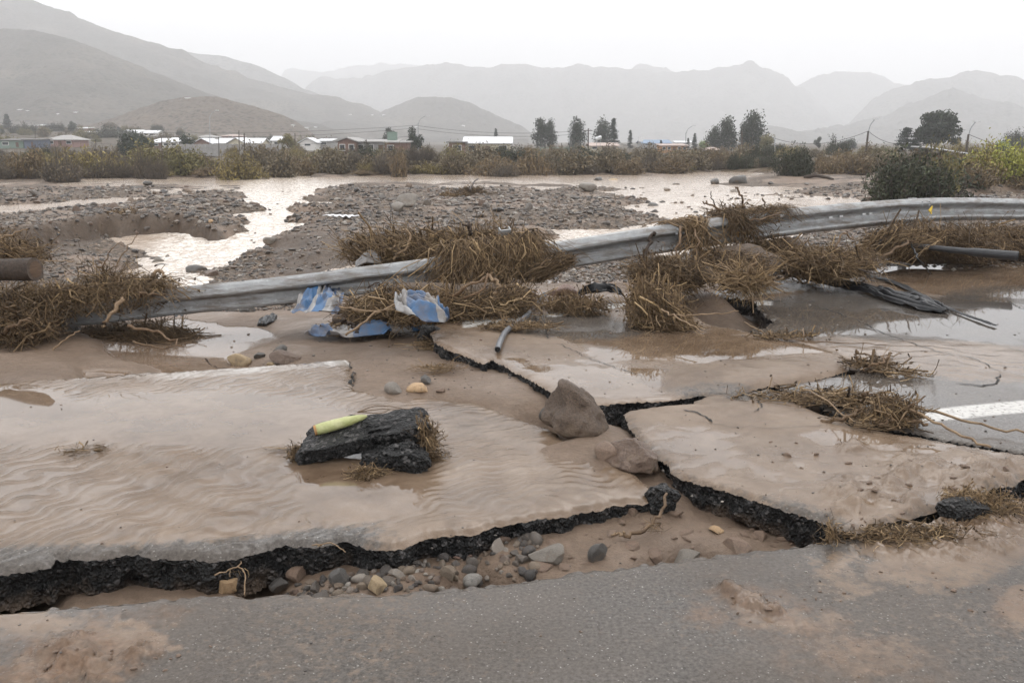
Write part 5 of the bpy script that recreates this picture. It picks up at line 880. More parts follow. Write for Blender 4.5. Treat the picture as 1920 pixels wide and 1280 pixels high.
debris('low heap of matted straw under the barrier before the open water', [(stem_pts(1100, D(1545, 492, 9.9), (.6, .4, .2), (.2, .6), 27, ax=(1, -.2, -.3), axj=.7, sag=.25, floor=.06), (.0035, .007), DRY), (stem_pts(400, D(1430, 470, 10.3), (.4, .3, .2), (.2, .5), 28, sag=.2, floor=.03), (.003, .007), MIDT)], 14, cores=[(D(1550, 495, 10.2), (.5, .35, .17)), (D(1450, 475, 10.6), (.4, .3, .2))], branches=[([D(1565, 470, 9.8), D(1580, 440, 9.9), D(1600, 450, 9.9)], .014, .008), ([D(1610, 505, 9.2), D(1640, 512, 9.0), D(1665, 505, 9.0)], .009, .006, 'dark_wood')])
debris('big bank of dark straw heaped under the right end of the barrier', [(stem_pts(1500, D(1760, 452, 11.4), (1.05, .45, .26), (.2, .6), 29, ax=(.8, -.2, -.7), axj=.8, sag=.2, floor=.1), (.0035, .007), MIDT), (stem_pts(1000, D(1900, 452, 12.2), (.9, .5, .27), (.2, .6), 30, ax=(.8, 0, -.6), axj=.9, sag=.2, floor=.1), (.0035, .007), MIDT), (stem_pts(300, D(1680, 455, 11.0), (.4, .3, .2), (.3, .7), 31, ax=(1, 0, .7), axj=.4, sag=.1, floor=.08), (.004, .008), DRY)], 15,
    cores=[(D(1740, 460, 11.8), (.9, .4, .22)), (D(1900, 455, 12.6), (1.0, .5, .26)), (D(2050, 450, 13.3), (.9, .5, .26))], branches=[([D(1640, 470, 10.8), D(1665, 445, 10.9), D(1690, 425, 11)], .02, .012, 'dark_wood'), ([D(1655, 480, 10.6), D(1710, 450, 10.8), D(1740, 440, 11)], .018, .01), ([D(1655, 455, 10.9), D(1665, 440, 10.9), D(1672, 425, 10.9)], .01, .004, 'dark_wood')])
# across the slabs
debris('line of roots and straw stuck in the crack beside the lane line', [
    (stem_pts(260, G(1550, 752, .05), (.5, .16, .035), (.12, .38), 32, ax=(1, -.35, 0), axj=.7, sag=.1, floor=.05), (.0028, .006), DRY), (stem_pts(170, G(1655, 788, .06), (.2, .12, .06), (.12, .35), 33, ax=(.3, -.2, 1), axj=.8, sag=.2, floor=.05), (.0028, .006), DRY), (stem_pts(130, G(1690, 772, .1), (.08, .08, .09), (.1, .3), 34, sag=.2, floor=.05), (.0028, .005), DRY)], 16,
    branches=[([G(1690, 762, .13), G(1760, 772, .09), G(1830, 795, .07), G(1925, 812, .06)], .009, .006, 'pale_branch'), ([G(1700, 765, .14), G(1770, 800, .1), G(1858, 838, .07)], .008, .006, 'pale_branch'), ([G(1540, 790, .05), G(1590, 780, .09), G(1620, 765, .11)], .013, .008), ([G(1500, 730, .06), G(1540, 745, .1), G(1600, 790, .08)], .007, .004, 'pale_branch'), ([G(1690, 770, .12), G(1720, 752, .2), G(1735, 742, .22)], .007, .004), ([G(1592, 742, .08), G(1591, 735, .2), G(1592, 728, .24)], .008, .006, 'dark_wood'), ([G(1615, 755, .1), G(1620, 738, .2), G(1632, 738, .18)], .01, .006), ([G(1650, 800, .06), G(1685, 788, .08), G(1740, 795, .07)], .014, .009, 'bare_root')], cores=[(G(1560, 765, -.02), (.42, .1, .07)), (G(1660, 798, -.01), (.2, .1, .08))])
debris('little root tuft sticking out of the hole in the wet asphalt', [(stem_pts(101, G(1640, 688, .05), (.16, .16, .04), (.1, .35), 35, ax=(1, .4, .4), axj=.6, sag=.15, floor=.05), (.0035, .007), MIDT), (stem_pts(70, G(1680, 702, .05), (.15, .1, .02), (.1, .25), 36, floor=.04), (.003, .005), DRY)], 17,
    branches=[([G(1608, 686, .05), G(1607, 665, .14), G(1606, 655, .18)], .01, .007), ([G(1620, 694, .06), G(1650, 678, .12), G(1672, 662, .14)], .012, .006, 'bare_root'), ([G(1612, 662, .08), G(1650, 668, .06), G(1690, 663, .06)], .007, .004), ([G(1570, 678, .06), G(1590, 680, .08), G(1608, 690, .06)], .005, .004, 'dark_wood')], cores=[(G(1612, 694, -.02), (.12, .16, .04))])
debris('thin row of twigs and grass tufts along the slab joint', [(stem_pts(150, G(1480, 632, .05), (.28, .07, .025), (.06, .2), 37, ax=(.2, 0, 1), axj=.9, floor=.04), (.003, .005), DRY)], 18, branches=[([G(1440, 628, .06), G(1520, 640, .06), G(1570, 642, .05), G(1662, 646, .05)], .006, .003), ([G(1505, 640, .05), G(1507, 630, .12), G(1506, 615, .16)], .004, .003, 'pale_branch'), ([G(1395, 604, .05), G(1425, 620, .06), G(1440, 628, .05)], .006, .004, 'pale_branch')])
debris('sparse straw caught at the foot of the front slab corner', [(stem_pts(300, G(1690, 1000, .02), (.32, .07, .025), (.05, .16), 38, ax=(1, .1, 0), axj=.8, floor=.005), (.0018, .0035), DRY), (stem_pts(60, G(1560, 1010, .03), (.03, .03, .05), (.06, .16), 39, ax=(0, 0, 1), axj=.25, sag=0, floor=0), (.0018, .0035), DRY)], 19, cores=[(G(1660, 1000, 0), (.22, .03, .02))])
debris('pinkish root tuft on the mud at the right slab edge', [(stem_pts(260, G(1828, 935, .06), (.1, .09, .04), (.05, .16), 40, floor=.02), (.0015, .003), (.5, .9)), (stem_pts(120, G(1890, 950, .05), (.16, .1, .02), (.05, .2), 41, floor=.02), (.0015, .003), DRY)], 20)
debris('single snapped stalk lying across the trench mud', [(stem_pts(30, G(1225, 985, -.03), (.04, .05, .02), (.05, .15), 42, ax=(.4, .6, 0), axj=.6, floor=-.07), (.0015, .003), MIDT)], 21, name='broken_stalk', branches=[([G(1170, 1003, -.055), G(1205, 995, -.04), G(1235, 970, -.01), G(1250, 925, .05)], .010, .007), ([G(1172, 1000, -.05), G(1160, 1000, -.05), G(1145, 1003, -.05)], .006, .004, 'pale_branch')], cat='stalk')
debris('withered tuft of wood and weed lodged on the gravel bar', [(stem_pts(420, gp(885, 362), (.7, .5, .22), (.4, 1.0), 43, ax=(.5, 0, 1), axj=.9, floor=-.6), (.008, .016), MIDT), (stem_pts(260, gp(850, 366), (.8, .4, .12), (.3, .8), 44, floor=-.6), (.008, .016), DRY)], 22, branches=[(np.array([gp(880, 372), gp(888, 355), gp(897, 345)]) + np.array([0, 0, .3]), .05, .03, 'dark_wood')])
for k, (a, b) in enumerate([(235, 400), (560, 425), (1265, 372)][:1]): debris('faded straw scrap on top of the eroded bank', [(stem_pts(160, gp(a, b), (.5, .4, .1), (.3, .7), 45 + k, floor=-.5), (.007, .013), DRY)], 23 + k)
debris('straw wisps beside the raised slab corner near the tarp', [(stem_pts(220, G(850, 648, .0), (.3, .16, .04), (.1, .35), 48, ax=(1, .2, .1), axj=.5, floor=-.02), (.0025, .005), (.3, 1)), (stem_pts(100, G(818, 690, .04), (.12, .1, .03), (.08, .25), 49, floor=.02), (.0025, .0045), (.3, .9))], 26)

# ------------------------------------------------------------------ single things lying about
# fallen log at the left edge
lg = empty('log', D(40, 505, 7.6), 'thick dark weathered log with a pale sawn end at the left edge', 'log')
A = np.array(D(-330, 512, 8.0)); B = np.array(D(66, 505, 7.55)); Pp = A + (B - A) * np.linspace(0, 1, 24)[:, None]; ax = (B - A) / np.linalg.norm(B - A)
V, q = tube(Pp, .094 + .004 * n2(np.arange(24) * .6, np.zeros(24)), 28); V = V[:-2]; V[:, 2] += .005 * n2(np.arange(len(V)) % 28 * .9, np.arange(len(V)) // 28 * .12); link('trunk', mesh('trunk', V - np.array(lg.location), q, 'dark_wood'), lg)
for k, (r0, off) in enumerate(((.094, .001), (.068, .005), (.043, .004), (.02, .006))):
    ring = V[-28:] ; c = ring.mean(0); MB().add(np.concatenate([c + (ring - c) * (r0 / .094) + ax * off, c + (ring - c) * (r0 / .094 * (.0)) + ax * (off + .001)]) - np.array(lg.location), [[i, (i + 1) % 28, 28 + (i + 1) % 28, 28 + i] for i in range(28)]).build('growth_ring' if k else 'sawn_end', 'end_grain' if k % 2 == 0 else 'board', lg, smooth=True)

# chunks of asphalt on the left slab
def chunk(label, c, d, rot, seed, sub=4, name='asphalt_chunk'):
    V, Fc = ICO[sub]; V = V.copy(); s = np.abs(V).max(1); V = V / s[:, None] * (1 - .10 * (np.linalg.norm(V / s[:, None], axis=1) - 1))[:, None]
    V = V * np.array(d) / 2; V[:, :2] *= (1 + .16 * n2(np.arctan2(V[:, 1], V[:, 0]) * 1.6, V[:, 0] * 0, seed))[:, None]
    nrm = V / np.linalg.norm(V, axis=1)[:, None]; V = V + nrm * (fbm3(V[:, 0] * 9, V[:, 1] * 9, V[:, 2] * 9, 2, seed) * .05 + fbm3(V[:, 0] * 30, V[:, 1] * 30, V[:, 2] * 30, 3, seed + 3) * .03)[:, None]
    o = link(name, mesh(name, V, Fc, 'broken_asphalt', {'low': np.zeros(len(V))}, False), None, c, rot); return tag(o, label, 'asphalt chunk', 'loose asphalt chunks')
cA = G(700, 826, .12); chunk('long black asphalt chunk tilted on top of the smaller one', (cA[0] - .02, cA[1] + .1, .132), (.66, .27, .085), (R(10), R(-9), R(7)), 3, 5)
cB = G(738, 874, .04); chunk('smaller black asphalt chunk propping up the long one', (cB[0], cB[1] + .08, .04), (.3, .2, .1), (R(-6), R(-5), R(-12)), 8, 5)
cc = G(1648, 1000, .02); chunk('small asphalt lump at the broken corner beside the straw', (G(1825, 962, .03)[0] - .02, G(1825, 962, .03)[1], .03), (.2, .1, .07), (0, 0, .3), 5, 3)
cc = G(806, 626, .05); chunk('dark asphalt fragment at the corner of the tarp', (cc[0], cc[1], .05), (.13, .16, .1), (0, .2, .4), 6, 3)
cc = G(1240, 935, -.0); chunk('pointed mud-smeared asphalt sliver at the trench head', (cc[0], cc[1] + .02, -.005), (.1, .12, .1), (.1, .2, .5), 7, 3)
# pale green cactus stem
cs = empty('cactus_stem', D(640, 770, 4.75), 'pale yellow-green cut plant stem lying on the asphalt chunk', 'plant stem')
p0 = np.array([G(600, 783, .19)[0], cA[1] + .07, .155]); p1 = np.array([G(692, 760, .24)[0], cA[1] + .15, .205]); P = p0 + (p1 - p0) * np.linspace(0, 1, 22)[:, None]; rr = np.interp(np.linspace(0, 1, 22), [0, .2, .6, .9, 1], [.028, .03, .027, .016, .005])
V, q = tube(P, rr, 24); V = V[:-2]; ii = np.arange(len(V)); V += (V - np.repeat(P, 24, 0)) * (.05 * np.sin((ii % 24) / 24 * 6.283 * 8 + (ii // 24) * 1.3) )[:, None] * .6
link('stem', mesh('stem', V - np.array(cs.location), q, 'cactus_skin'), cs); d = (p1 - p0) / np.linalg.norm(p1 - p0)
MB().tube([p0 - d * .012 - np.array(cs.location), p0 + d * .004 - np.array(cs.location)], [.025, .028], 18).build('cut_end', 'corn_end', cs, smooth=False)
for k in range(3): branch([p1 - np.array([.05, 0, -.02]) - np.array(cs.location) * 1.0, p1 + np.array([.06, 0, .015 + .02 * k]) - np.array(cs.location), p1 + np.array([.12 + .05 * k, .02, .03]) - np.array(cs.location)], .003, .0015, cs, 'branch_wood', 'twig', 60 + k, 4, 8, .002)
debris('straw and roots wrapped round the right end of the asphalt chunks', [(stem_pts(150, (G(808, 800, .12)[0], cA[1] + .03, .13), (.05, .06, .1), (.08, .24), 51, ax=(.15, -.2, -1), axj=.5, sag=.1, floor=.012), (.0015, .0035), DRY), (stem_pts(120, (G(800, 850, .03)[0], cA[1], .05), (.09, .07, .05), (.08, .22), 52, ax=(1, 0, -.3), axj=.7, floor=.012), (.0015, .003), MIDT)], 27)
debris('weed clump at the left end of the asphalt chunk', [(stem_pts(150, (G(572, 838, .03)[0], cA[1] + .02, .05), (.035, .04, .05), (.04, .14), 53, floor=.012), (.0015, .0035), MIDT), (stem_pts(30, G(548, 845, .015), (.12, .03, .01), (.1, .22), 54, ax=(1, 0, 0), axj=.2, sag=0, floor=.012), (.0015, .0025), DRY)], 28)
debris('fine grass wad stuck to the smaller asphalt chunk', [(stem_pts(220, (G(690, 893, .02)[0], cB[1] - .08, .03), (.06, .05, .035), (.05, .15), 55, floor=.012), (.0013, .003), DRY)], 29)
debris('scrap of weed lying on the rippled silt', [(stem_pts(90, G(140, 848, .018), (.1, .08, .006), (.03, .1), 56, floor=.012), (.0015, .003), MIDT), (stem_pts(40, G(190, 842, .02), (.03, .04, .01), (.03, .08), 57, floor=.012), (.0015, .003), MIDT)], 30)
debris('forked straw bent over the tan upright stone', [(stem_pts(6, (G(440, 1080, -.02)[0], G(440, 1110, -.1)[1] + .02, -.02), (.03, .01, .02), (.05, .1), 58), (.0012, .002), DRY)], 31, name='straw_stalk', cat='stalk',
    branches=[([G(402, 1078, .0), G(445, 1062, .02), G(452, 1052, .03)], .003, .002, 'pale_branch'), ([G(445, 1062, .02), G(459, 1075, -.0), G(459, 1118, -.06)], .003, .0025, 'pale_branch')])
debris('thin straw lying on the rim of the black slab edge', [(stem_pts(3, G(600, 1022, .02), (.02, .01, .003), (.03, .06), 59), (.001, .0015), DRY)], 32, name='straw_stalk', cat='stalk', branches=[([G(585, 1022, .022), G(622, 1018, .025), G(648, 1035, -.005)], .003, .002, 'pale_branch')])

# grey hose on the middle slab
hp = [(933, 655), (940, 638), (952, 618), (975, 600), (995, 583), (1008, 566), (1020, 553)]
P = spline([np.array(G(a, b, .105 + .022)) for a, b in hp[:5]] + [np.array(G(1008, 566, .16)), np.array(G(1020, 553, .19))], 40); P[:, 2] += .01 * np.sin(np.linspace(0, 9, 40))
hs_ = empty('hose', P[0], 'grey corrugated plastic hose curling across the cracked slab', 'hose'); V, q = tube(P - P[0], .022 + .002 * np.sin(np.arange(40) * 2.6), 14); link('tube', mesh('tube', V[:-2], q, 'grey_pipe'), hs_)
d = (P[0] - P[1]) / np.linalg.norm(P[0] - P[1]); MB().tube([d * .001, d * .004], [.0165, .0165], 14).build('dark_end_disc', 'hole', hs_)  # black disc over the hose mouth, painted in for its shaded inside
# dark pipe at the right
P = np.array([D(1690, 458, 10.9), D(1760, 466, 10.8), D(1840, 474, 10.6), D(1909, 480, 10.4)]); pp = empty('pipe', P[-1], 'dark grey pipe lying on the straw bank under the right barrier', 'pipe')
MB().tube(spline(P, 14) - P[-1], np.interp(np.arange(14), [0, 7, 8, 13], [.03, .038, .05, .054]), 16).build('tube', 'dark_pipe', pp, smooth=False); e_ = (P[-1] - P[-2]) / np.linalg.norm(P[-1] - P[-2]); MB().tube([e_ * .002, e_ * .006], [.043, .043], 16).build('dark_end_disc', 'hole', pp)  # the pipe is closed; a black disc paints its shaded bore
# black plastic sheeting
def sheet(name, label, cat, c, half, height, mat, seed, folds=5, nl=90, nw=26, stripe=None, parent=None, crump=.03):
    c = np.array(c); s = np.linspace(0, len(c) - 1, nl); P = spline(c, nl); w = np.interp(s, np.arange(len(c)), half); h = np.interp(s, np.arange(len(c)), height)
    T = np.gradient(P, axis=0); T[:, 2] = 0; T /= np.linalg.norm(T, axis=1)[:, None] + 1e-9; N = np.stack([-T[:, 1], T[:, 0], 0 * T[:, 0]], 1); t = np.linspace(-1, 1, nw)
    V = P[:, None] + N[:, None] * (w[:, None] * t[None])[..., None]; L = np.cumsum(np.r_[0, np.linalg.norm(np.diff(P, axis=0), axis=1)])
    fold = np.abs(np.sin(t[None] * folds + n2(L[:, None] * 2.2, t[None] * 1.1, seed) * 2.6)) ; V[..., 2] += h[:, None] * (.15 + fold) * (1 - .75 * np.abs(t[None]) ** 3) + crump * np.maximum(0, fbm(L[:, None] * 7 + t[None], t[None] * 4 + L[:, None] * 2, 3, seed + 1)) + .004
    at = {} if stripe is None else {'stripe': (stripe(L[:, None] + 0 * t[None], t[None] * w[:, None])).ravel()}
    me = mesh(name, V.reshape(-1, 3) - c[0], grid_faces(nl, nw), mat, at); o = link(name, me, parent, c[0] if parent is None else None); md = o.modifiers.new('thickness', 'SOLIDIFY'); md.thickness = .002
    return tag(o, label, cat) if parent is None else o
sheet('plastic_sheet', 'long crumpled strip of shiny black plastic on the wet slab', 'plastic sheet', [G(1438, 508, .07), G(1490, 520, .055), G(1560, 535, .05), G(1640, 551, .045), G(1700, 566, .045), G(1745, 580, .04), G(1772, 587, .04)], [.06, .07, .08, .13, .17, .15, .05], [.02, .03, .045, .06, .06, .05, .02], 'black_plastic', 5, 7.5, 150, 60, crump=.05)
sheet('plastic_strip', 'thin twisted black plastic strip beside the long sheet', 'plastic strip', [G(1560, 508, .09), G(1610, 518, .07), G(1670, 530, .05), G(1720, 552, .045), G(1760, 572, .04), G(1810, 592, .04), G(1866, 612, .04)], [.05, .06, .045, .035, .022, .015, .02], [.03, .03, .025, .02, .012, .01, .012], 'black_plastic', 8, 3, 110, 12, crump=.015)
sheet('plastic_scrap', 'torn black plastic scrap at the top of the middle slab', 'plastic scrap', [G(1085, 556, .06), G(1115, 550, .1), G(1145, 548, .1), G(1165, 556, .05)], [.08, .16, .14, .05], [.04, .08, .06, .03], 'black_plastic', 13, 5, 50, 20, crump=.06)
sheet('plastic_scrap', 'little black plastic scrap on the mud beyond the puddle', 'plastic scrap', [gp(490, 612), gp(500, 604), gp(515, 596)], [.04, .08, .03], [.04, .05, .03], 'black_plastic', 15, 4, 26, 12, crump=.03)
cable = branch([D(1708, 452, 10.9), D(1714, 470, 10.6), D(1725, 490, 10.4), G(1745, 512, .045)], .012, .009, None, 'black_plastic', 'cable', 4, 7, 20, .006); tag(cable, 'black cable drooping from the straw bank into the puddle', 'cable')
wr = branch([gp(385, 672), gp(395, 683), gp(410, 690), gp(424, 690)], .005, .004, None, 'dark_wood', 'stick', 5, 5, 12, .004); tag(wr, 'thin bent stick standing at the edge of the puddle', 'stick')
# blue and white striped tarp in its three showing pieces: one cloth
tp = empty('tarp', gp(760, 625), 'torn blue and white striped tarp caught in the reeds', 'tarp'); tl = np.array(tp.location)
def tarp_piece(pts, half, height, seed, ang, lam, folds=6, crump=.11):
    ca, sa = math.cos(ang), math.sin(ang); o = sheet('cloth', None, None, pts, half, height, 'striped_tarp', seed, folds, 110, 56, lambda a, b: (a * ca + b * sa) / lam, tp, crump); o.location = np.array(pts[0]) - tl
tarp_piece([np.array(gp(a_, b_)) + np.array([0, 0, c_]) for a_, b_, c_ in ((578, 634, .03), (640, 637, .03), (700, 634, .04), (770, 628, .05), (815, 622, .08), (850, 612, .12))], [.05, .12, .15, .18, .17, .08], [.03, .05, .07, .08, .07, .03], 3, .25, .42)
tarp_piece([D(752, 566, 7.25), D(778, 580, 7.15), D(805, 595, 7.05), D(838, 606, 7.0)], [.07, .2, .2, .05], [.03, .1, .12, .04], 6, .9, .25, 7, .13)
tarp_piece([D(612, 545, 8.5), D(606, 560, 8.3), D(598, 578, 8.1), D(588, 590, 7.95)], [.14, .2, .22, .22], [.02, .05, .06, .03], 9, 1.45, .17, 6, .1)
tarp_piece([D(668, 505, 8.95), D(690, 495, 8.95), D(715, 498, 8.95)], [.05, .11, .05], [.05, .1, .06], 12, .2, 2.0, 4, .05)
# corrugated sheet on the gravel bar
x, y, z = gp(640, 415); u = np.linspace(-.45, .45, 60); vv = np.linspace(-.2, .2, 8); V = np.array([[a + b * .2, b, .035 * math.sin(a * 34) * (.2 + max(0, a + .3)) + .1 + .1 * max(0, -a) - .1 * a * a] for b in vv for a in u])
o = link('corrugated_sheet', mesh('corrugated_sheet', V, grid_faces(8, 60), 'tin_roof'), None, (x, y, z + .06), (0, 0, -.1)); o.modifiers.new('thickness', 'SOLIDIFY').thickness = .004; tag(o, 'pale wavy metal sheet lying on the eroded bank', 'metal sheet')
# mud clods on the slabs and on the road
r = np.random.RandomState(8); k = 0
CLODS = [(1560, 1010, 'upright straws at the slab corner', 50), (1825, 935, 'pink root tuft', 50), (1690, 1000, 'straw at the slab foot', 50), (1600, 830, 'puddle on the raised slab', 60), (1690, 790, 'root tuft by the lane line', 60), (1590, 985, 'front corner of the raised slab', 50), (1900, 880, 'right end of the raised slab', 60), (110, 1240, 'reddish mud stain at the lower left', 60), (260, 1230, 'mud scrapes at the lower left', 60), (1430, 1135, 'long mud streak on the asphalt', 60), (1620, 1225, 'broad pale stain on the asphalt', 80), (700, 1200, 'middle of the clean asphalt', 100), (1900, 1140, 'orange stain at the right edge', 60), (1750, 900, 'middle of the clod-strewn slab', 40), (1640, 915, 'biggest mud lump on the slab', 40)]
for cx, cy, sx, sy, n, zz in [(1640, 915, 70, 35, 16, .075), (1780, 890, 110, 30, 16, .07), (1860, 935, 70, 30, 22, .05), (110, 1235, 70, 30, 10, .012), (1440, 1140, 70, 26, 10, .008), (1700, 1080, 170, 80, 12, .006), (1590, 960, 40, 14, 5, .075), (700, 1200, 600, 50, 6, .004), (260, 1240, 60, 25, 7, .006), (1550, 850, 120, 30, 8, .07)]:
    z00 = zz
    for _ in range(n):
        zz = z00; a, b = cx + r.uniform(-1, 1) * sx, cy + r.uniform(-1, 1) * sy
        if cy > 1060 and b < 1060: continue
        x, y, z = G(a, b, zz); zz = sz_(x, y, zz); w = (7 + 16 * r.rand() ** 3 * (1 if cy < 1000 else .7)) * mpp(y)
        o = link('mud_clod', PEB[k % 10].copy() if k < 10 else CL[k % 10], None, (x, y, zz + w * .08), (0, 0, r.uniform(0, 6)), (w, w * r.uniform(.6, 1), w * r.uniform(.5, .9)))
        if k < 10:
            CL = CL if k else []; CL.append(o.data); o.data.materials[0] = MATS['clod']
        tag(o, size4(w / mpp(y), 8.5, 11, 15) + ' mud clod ' + where(a, b, CLODS), 'mud clod', 'mud clods'); k += 1
LUMPS = [(1122, 1045, 'dark slate wedge stone', 50), (1290, 1055, 'grey stone at the asphalt lip', 50), (1385, 1035, 'long muddy stone at the lip', 50), (1345, 995, 'orange lump', 40), (1220, 985, 'snapped stalk', 50), (1240, 940, 'mud-smeared asphalt sliver', 40), (1060, 1020, 'largest trench stone', 60), (1460, 1010, 'black slab tip', 50), (1180, 1040, 'trench lip midway', 50)]
for k in range(46):                           # lumps of wet earth slumped into the trench
    a, b = r.uniform(1010, 1500), 0; b = r.uniform(np.interp(a, [1010, 1230, 1500], [985, 955, 990]), np.interp(a, [1010, 1500], [1068, 1022])); q = G(a, b, -.09); w = (12 + 34 * r.rand() ** 2) * mpp(q[1]); zz = float(gz(q[0], q[1]))
    tag(link('mud_clod', CL[k % 10], None, (q[0], q[1], zz - w * .02), (r.uniform(-.3, .3), r.uniform(-.3, .3), r.uniform(0, 6)), (w, w * r.uniform(.5, 1), w * r.uniform(.4, .8))), size4(w / mpp(q[1]), 16, 22, 32) + ' lump of wet earth ' + where(a, b, LUMPS), 'mud clod', 'earth lumps in the trench')
# cracks: thin dark strips laid just above the slabs, the shade inside painted in
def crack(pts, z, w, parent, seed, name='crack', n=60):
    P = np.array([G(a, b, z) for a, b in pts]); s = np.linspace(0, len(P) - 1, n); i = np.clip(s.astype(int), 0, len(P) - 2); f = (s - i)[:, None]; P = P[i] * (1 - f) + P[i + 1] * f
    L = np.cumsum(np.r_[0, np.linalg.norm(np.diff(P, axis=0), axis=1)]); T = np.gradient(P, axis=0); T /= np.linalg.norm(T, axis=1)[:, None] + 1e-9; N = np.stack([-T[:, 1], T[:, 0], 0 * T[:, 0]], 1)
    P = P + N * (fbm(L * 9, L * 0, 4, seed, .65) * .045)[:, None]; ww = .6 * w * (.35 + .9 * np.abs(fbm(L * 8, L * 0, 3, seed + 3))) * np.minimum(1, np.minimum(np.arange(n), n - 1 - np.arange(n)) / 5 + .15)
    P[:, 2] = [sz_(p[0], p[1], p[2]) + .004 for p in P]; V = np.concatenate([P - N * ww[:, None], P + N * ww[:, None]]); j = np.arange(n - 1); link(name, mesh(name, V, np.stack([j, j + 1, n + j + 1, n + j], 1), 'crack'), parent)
slabs = [o for o in C.objects if o.name.startswith('asphalt_slab')]; sB, sC, sD, sE = slabs[:4]
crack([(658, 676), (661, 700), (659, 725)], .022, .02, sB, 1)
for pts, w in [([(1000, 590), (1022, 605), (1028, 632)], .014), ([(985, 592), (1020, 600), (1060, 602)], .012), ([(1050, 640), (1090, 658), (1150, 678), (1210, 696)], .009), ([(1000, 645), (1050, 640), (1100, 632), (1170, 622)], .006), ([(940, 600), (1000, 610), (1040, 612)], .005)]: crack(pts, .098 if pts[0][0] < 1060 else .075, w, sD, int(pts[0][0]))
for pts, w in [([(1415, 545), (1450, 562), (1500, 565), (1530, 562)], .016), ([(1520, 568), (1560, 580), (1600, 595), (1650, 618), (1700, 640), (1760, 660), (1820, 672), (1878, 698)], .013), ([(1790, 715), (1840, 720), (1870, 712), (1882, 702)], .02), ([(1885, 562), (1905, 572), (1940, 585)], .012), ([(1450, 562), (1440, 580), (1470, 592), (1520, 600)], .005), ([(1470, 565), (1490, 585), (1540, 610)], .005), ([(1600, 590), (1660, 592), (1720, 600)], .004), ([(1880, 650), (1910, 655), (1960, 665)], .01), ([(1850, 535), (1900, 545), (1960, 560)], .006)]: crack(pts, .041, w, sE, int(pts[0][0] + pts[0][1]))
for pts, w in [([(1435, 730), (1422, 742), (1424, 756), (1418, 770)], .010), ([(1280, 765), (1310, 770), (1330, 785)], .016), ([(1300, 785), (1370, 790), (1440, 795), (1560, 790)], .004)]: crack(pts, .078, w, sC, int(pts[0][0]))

# grit, crumbs and chips washed over the slabs
r = np.random.RandomState(91); pts = []
for n, (x0, x1, y0, y1), zz in ((260, (1240, 1900, 770, 960), .075), (200, (1450, 1920, 520, 800), .042), (200, (0, 1150, 745, 1030), .016), (160, (900, 1450, 600, 735), .09), (420, (0, 1920, 1010, 1279), .004), (160, (680, 1000, 690, 760), None), (240, (480, 1180, 1000, 1100), None), (120, (420, 800, 600, 690), None)):
    for _ in range(n):
        q = G(r.uniform(x0, x1), r.uniform(y0, y1), -.05 if zz is None else zz)
        if zz == .004 and proj(*q)[1] < np.interp(proj(*q)[0], [0, 800, 1500, 1920], [1150, 1120, 1035, 965]): continue
        pts.append((q[0], q[1], float(gz(q[0], q[1])) if zz is None else sz_(q[0], q[1], zz)))
pts = np.array(pts); m = len(pts); V0, F0 = ICO[1]; sz = (1.0 + 4.5 * r.rand(m) ** 4) * mpp(pts[:, 1]) * .6
Vs = V0[None] * (1 + .5 * r.uniform(-1, 1, (m, len(V0)))[..., None]) * np.stack([sz, sz * r.uniform(.5, 1, m), sz * r.uniform(.35, .7, m)], 1)[:, None] + (pts + np.stack([0 * sz, 0 * sz, sz * .2], 1))[:, None]
tag(link('grit', mesh('grit', Vs.reshape(-1, 3), (F0[None] + (np.arange(m) * len(V0))[:, None, None]).reshape(-1, 3), 'rock', {'tint': np.repeat(r.rand(m) * .75, len(V0))}, False)), 'fine dark grit and crumbs sprinkled over the slabs', None, None, 'stuff')

# ------------------------------------------------------------------ plants
def shrub_proto(seed, ntw, nlf0, lsize0, wide, tall, lean=.6, twr=.012, leaf='leaf_grey', wisp=0.0):
    nlf = int(nlf0 * 2.0); lsize = lsize0 * .68; r = np.random.RandomState(seed); k = 6; nc = 7                                     # several crowns grown into each other
    cx = r.uniform(-.34, .34, (nc, 2)) * wide; ch = r.uniform(.55, 1.0, nc) * tall; cw = r.uniform(.25, .42, nc) * wide; g = r.randint(0, nc, ntw)
    th = r.uniform(0, 6.28, ntw); el = r.rand(ntw) ** .7; base = np.concatenate([cx[g], np.zeros((ntw, 1))], 1) + np.stack([np.cos(th), np.sin(th), 0 * th], 1) * (el * .45 * cw[g])[:, None]
    L = r.uniform(.55, 1.1, ntw); out = np.stack([np.cos(th) * el * cw[g], np.sin(th) * el * cw[g], ch[g] * (1 - .62 * el ** 1.5)], 1) * L[:, None]
    t = np.linspace(0, 1, k)[None, :, None]; P = base[:, None] + out[:, None] * t; P += r.randn(ntw, k, 3) * .03 * t * wide
    V, q = tubes_many(P, twr * np.linspace(1, .3, k)[None] * r.uniform(.5, 1.2, (ntw, 1)), 3)
    ms = mesh('stems', V, q, 'twig')
    i = r.randint(0, ntw, nlf); tt = r.uniform(.02, 1.03, nlf) ** .75 * (k - 1); j = np.clip(tt.astype(int), 0, k - 2); f = (tt - j)[:, None]; c = P[i, j] * (1 - f) + P[i, j + 1] * f; c = c + r.randn(nlf, 3) * .045 * wide; c[:, 2] = np.maximum(c[:, 2], .02)
    V, q = leaf_quads(c, lsize, seed + 1, .3 + wisp, .4 - .25 * wisp); cl = r.rand(ntw)[i] * .4 + .3 * r.rand(nlf) + .3 * r.rand(nc)[g[i]]
    mf = mesh('foliage', V, q, leaf, {'tint': np.repeat(np.clip(cl, 0, 1), 4)}, False); return ms, mf
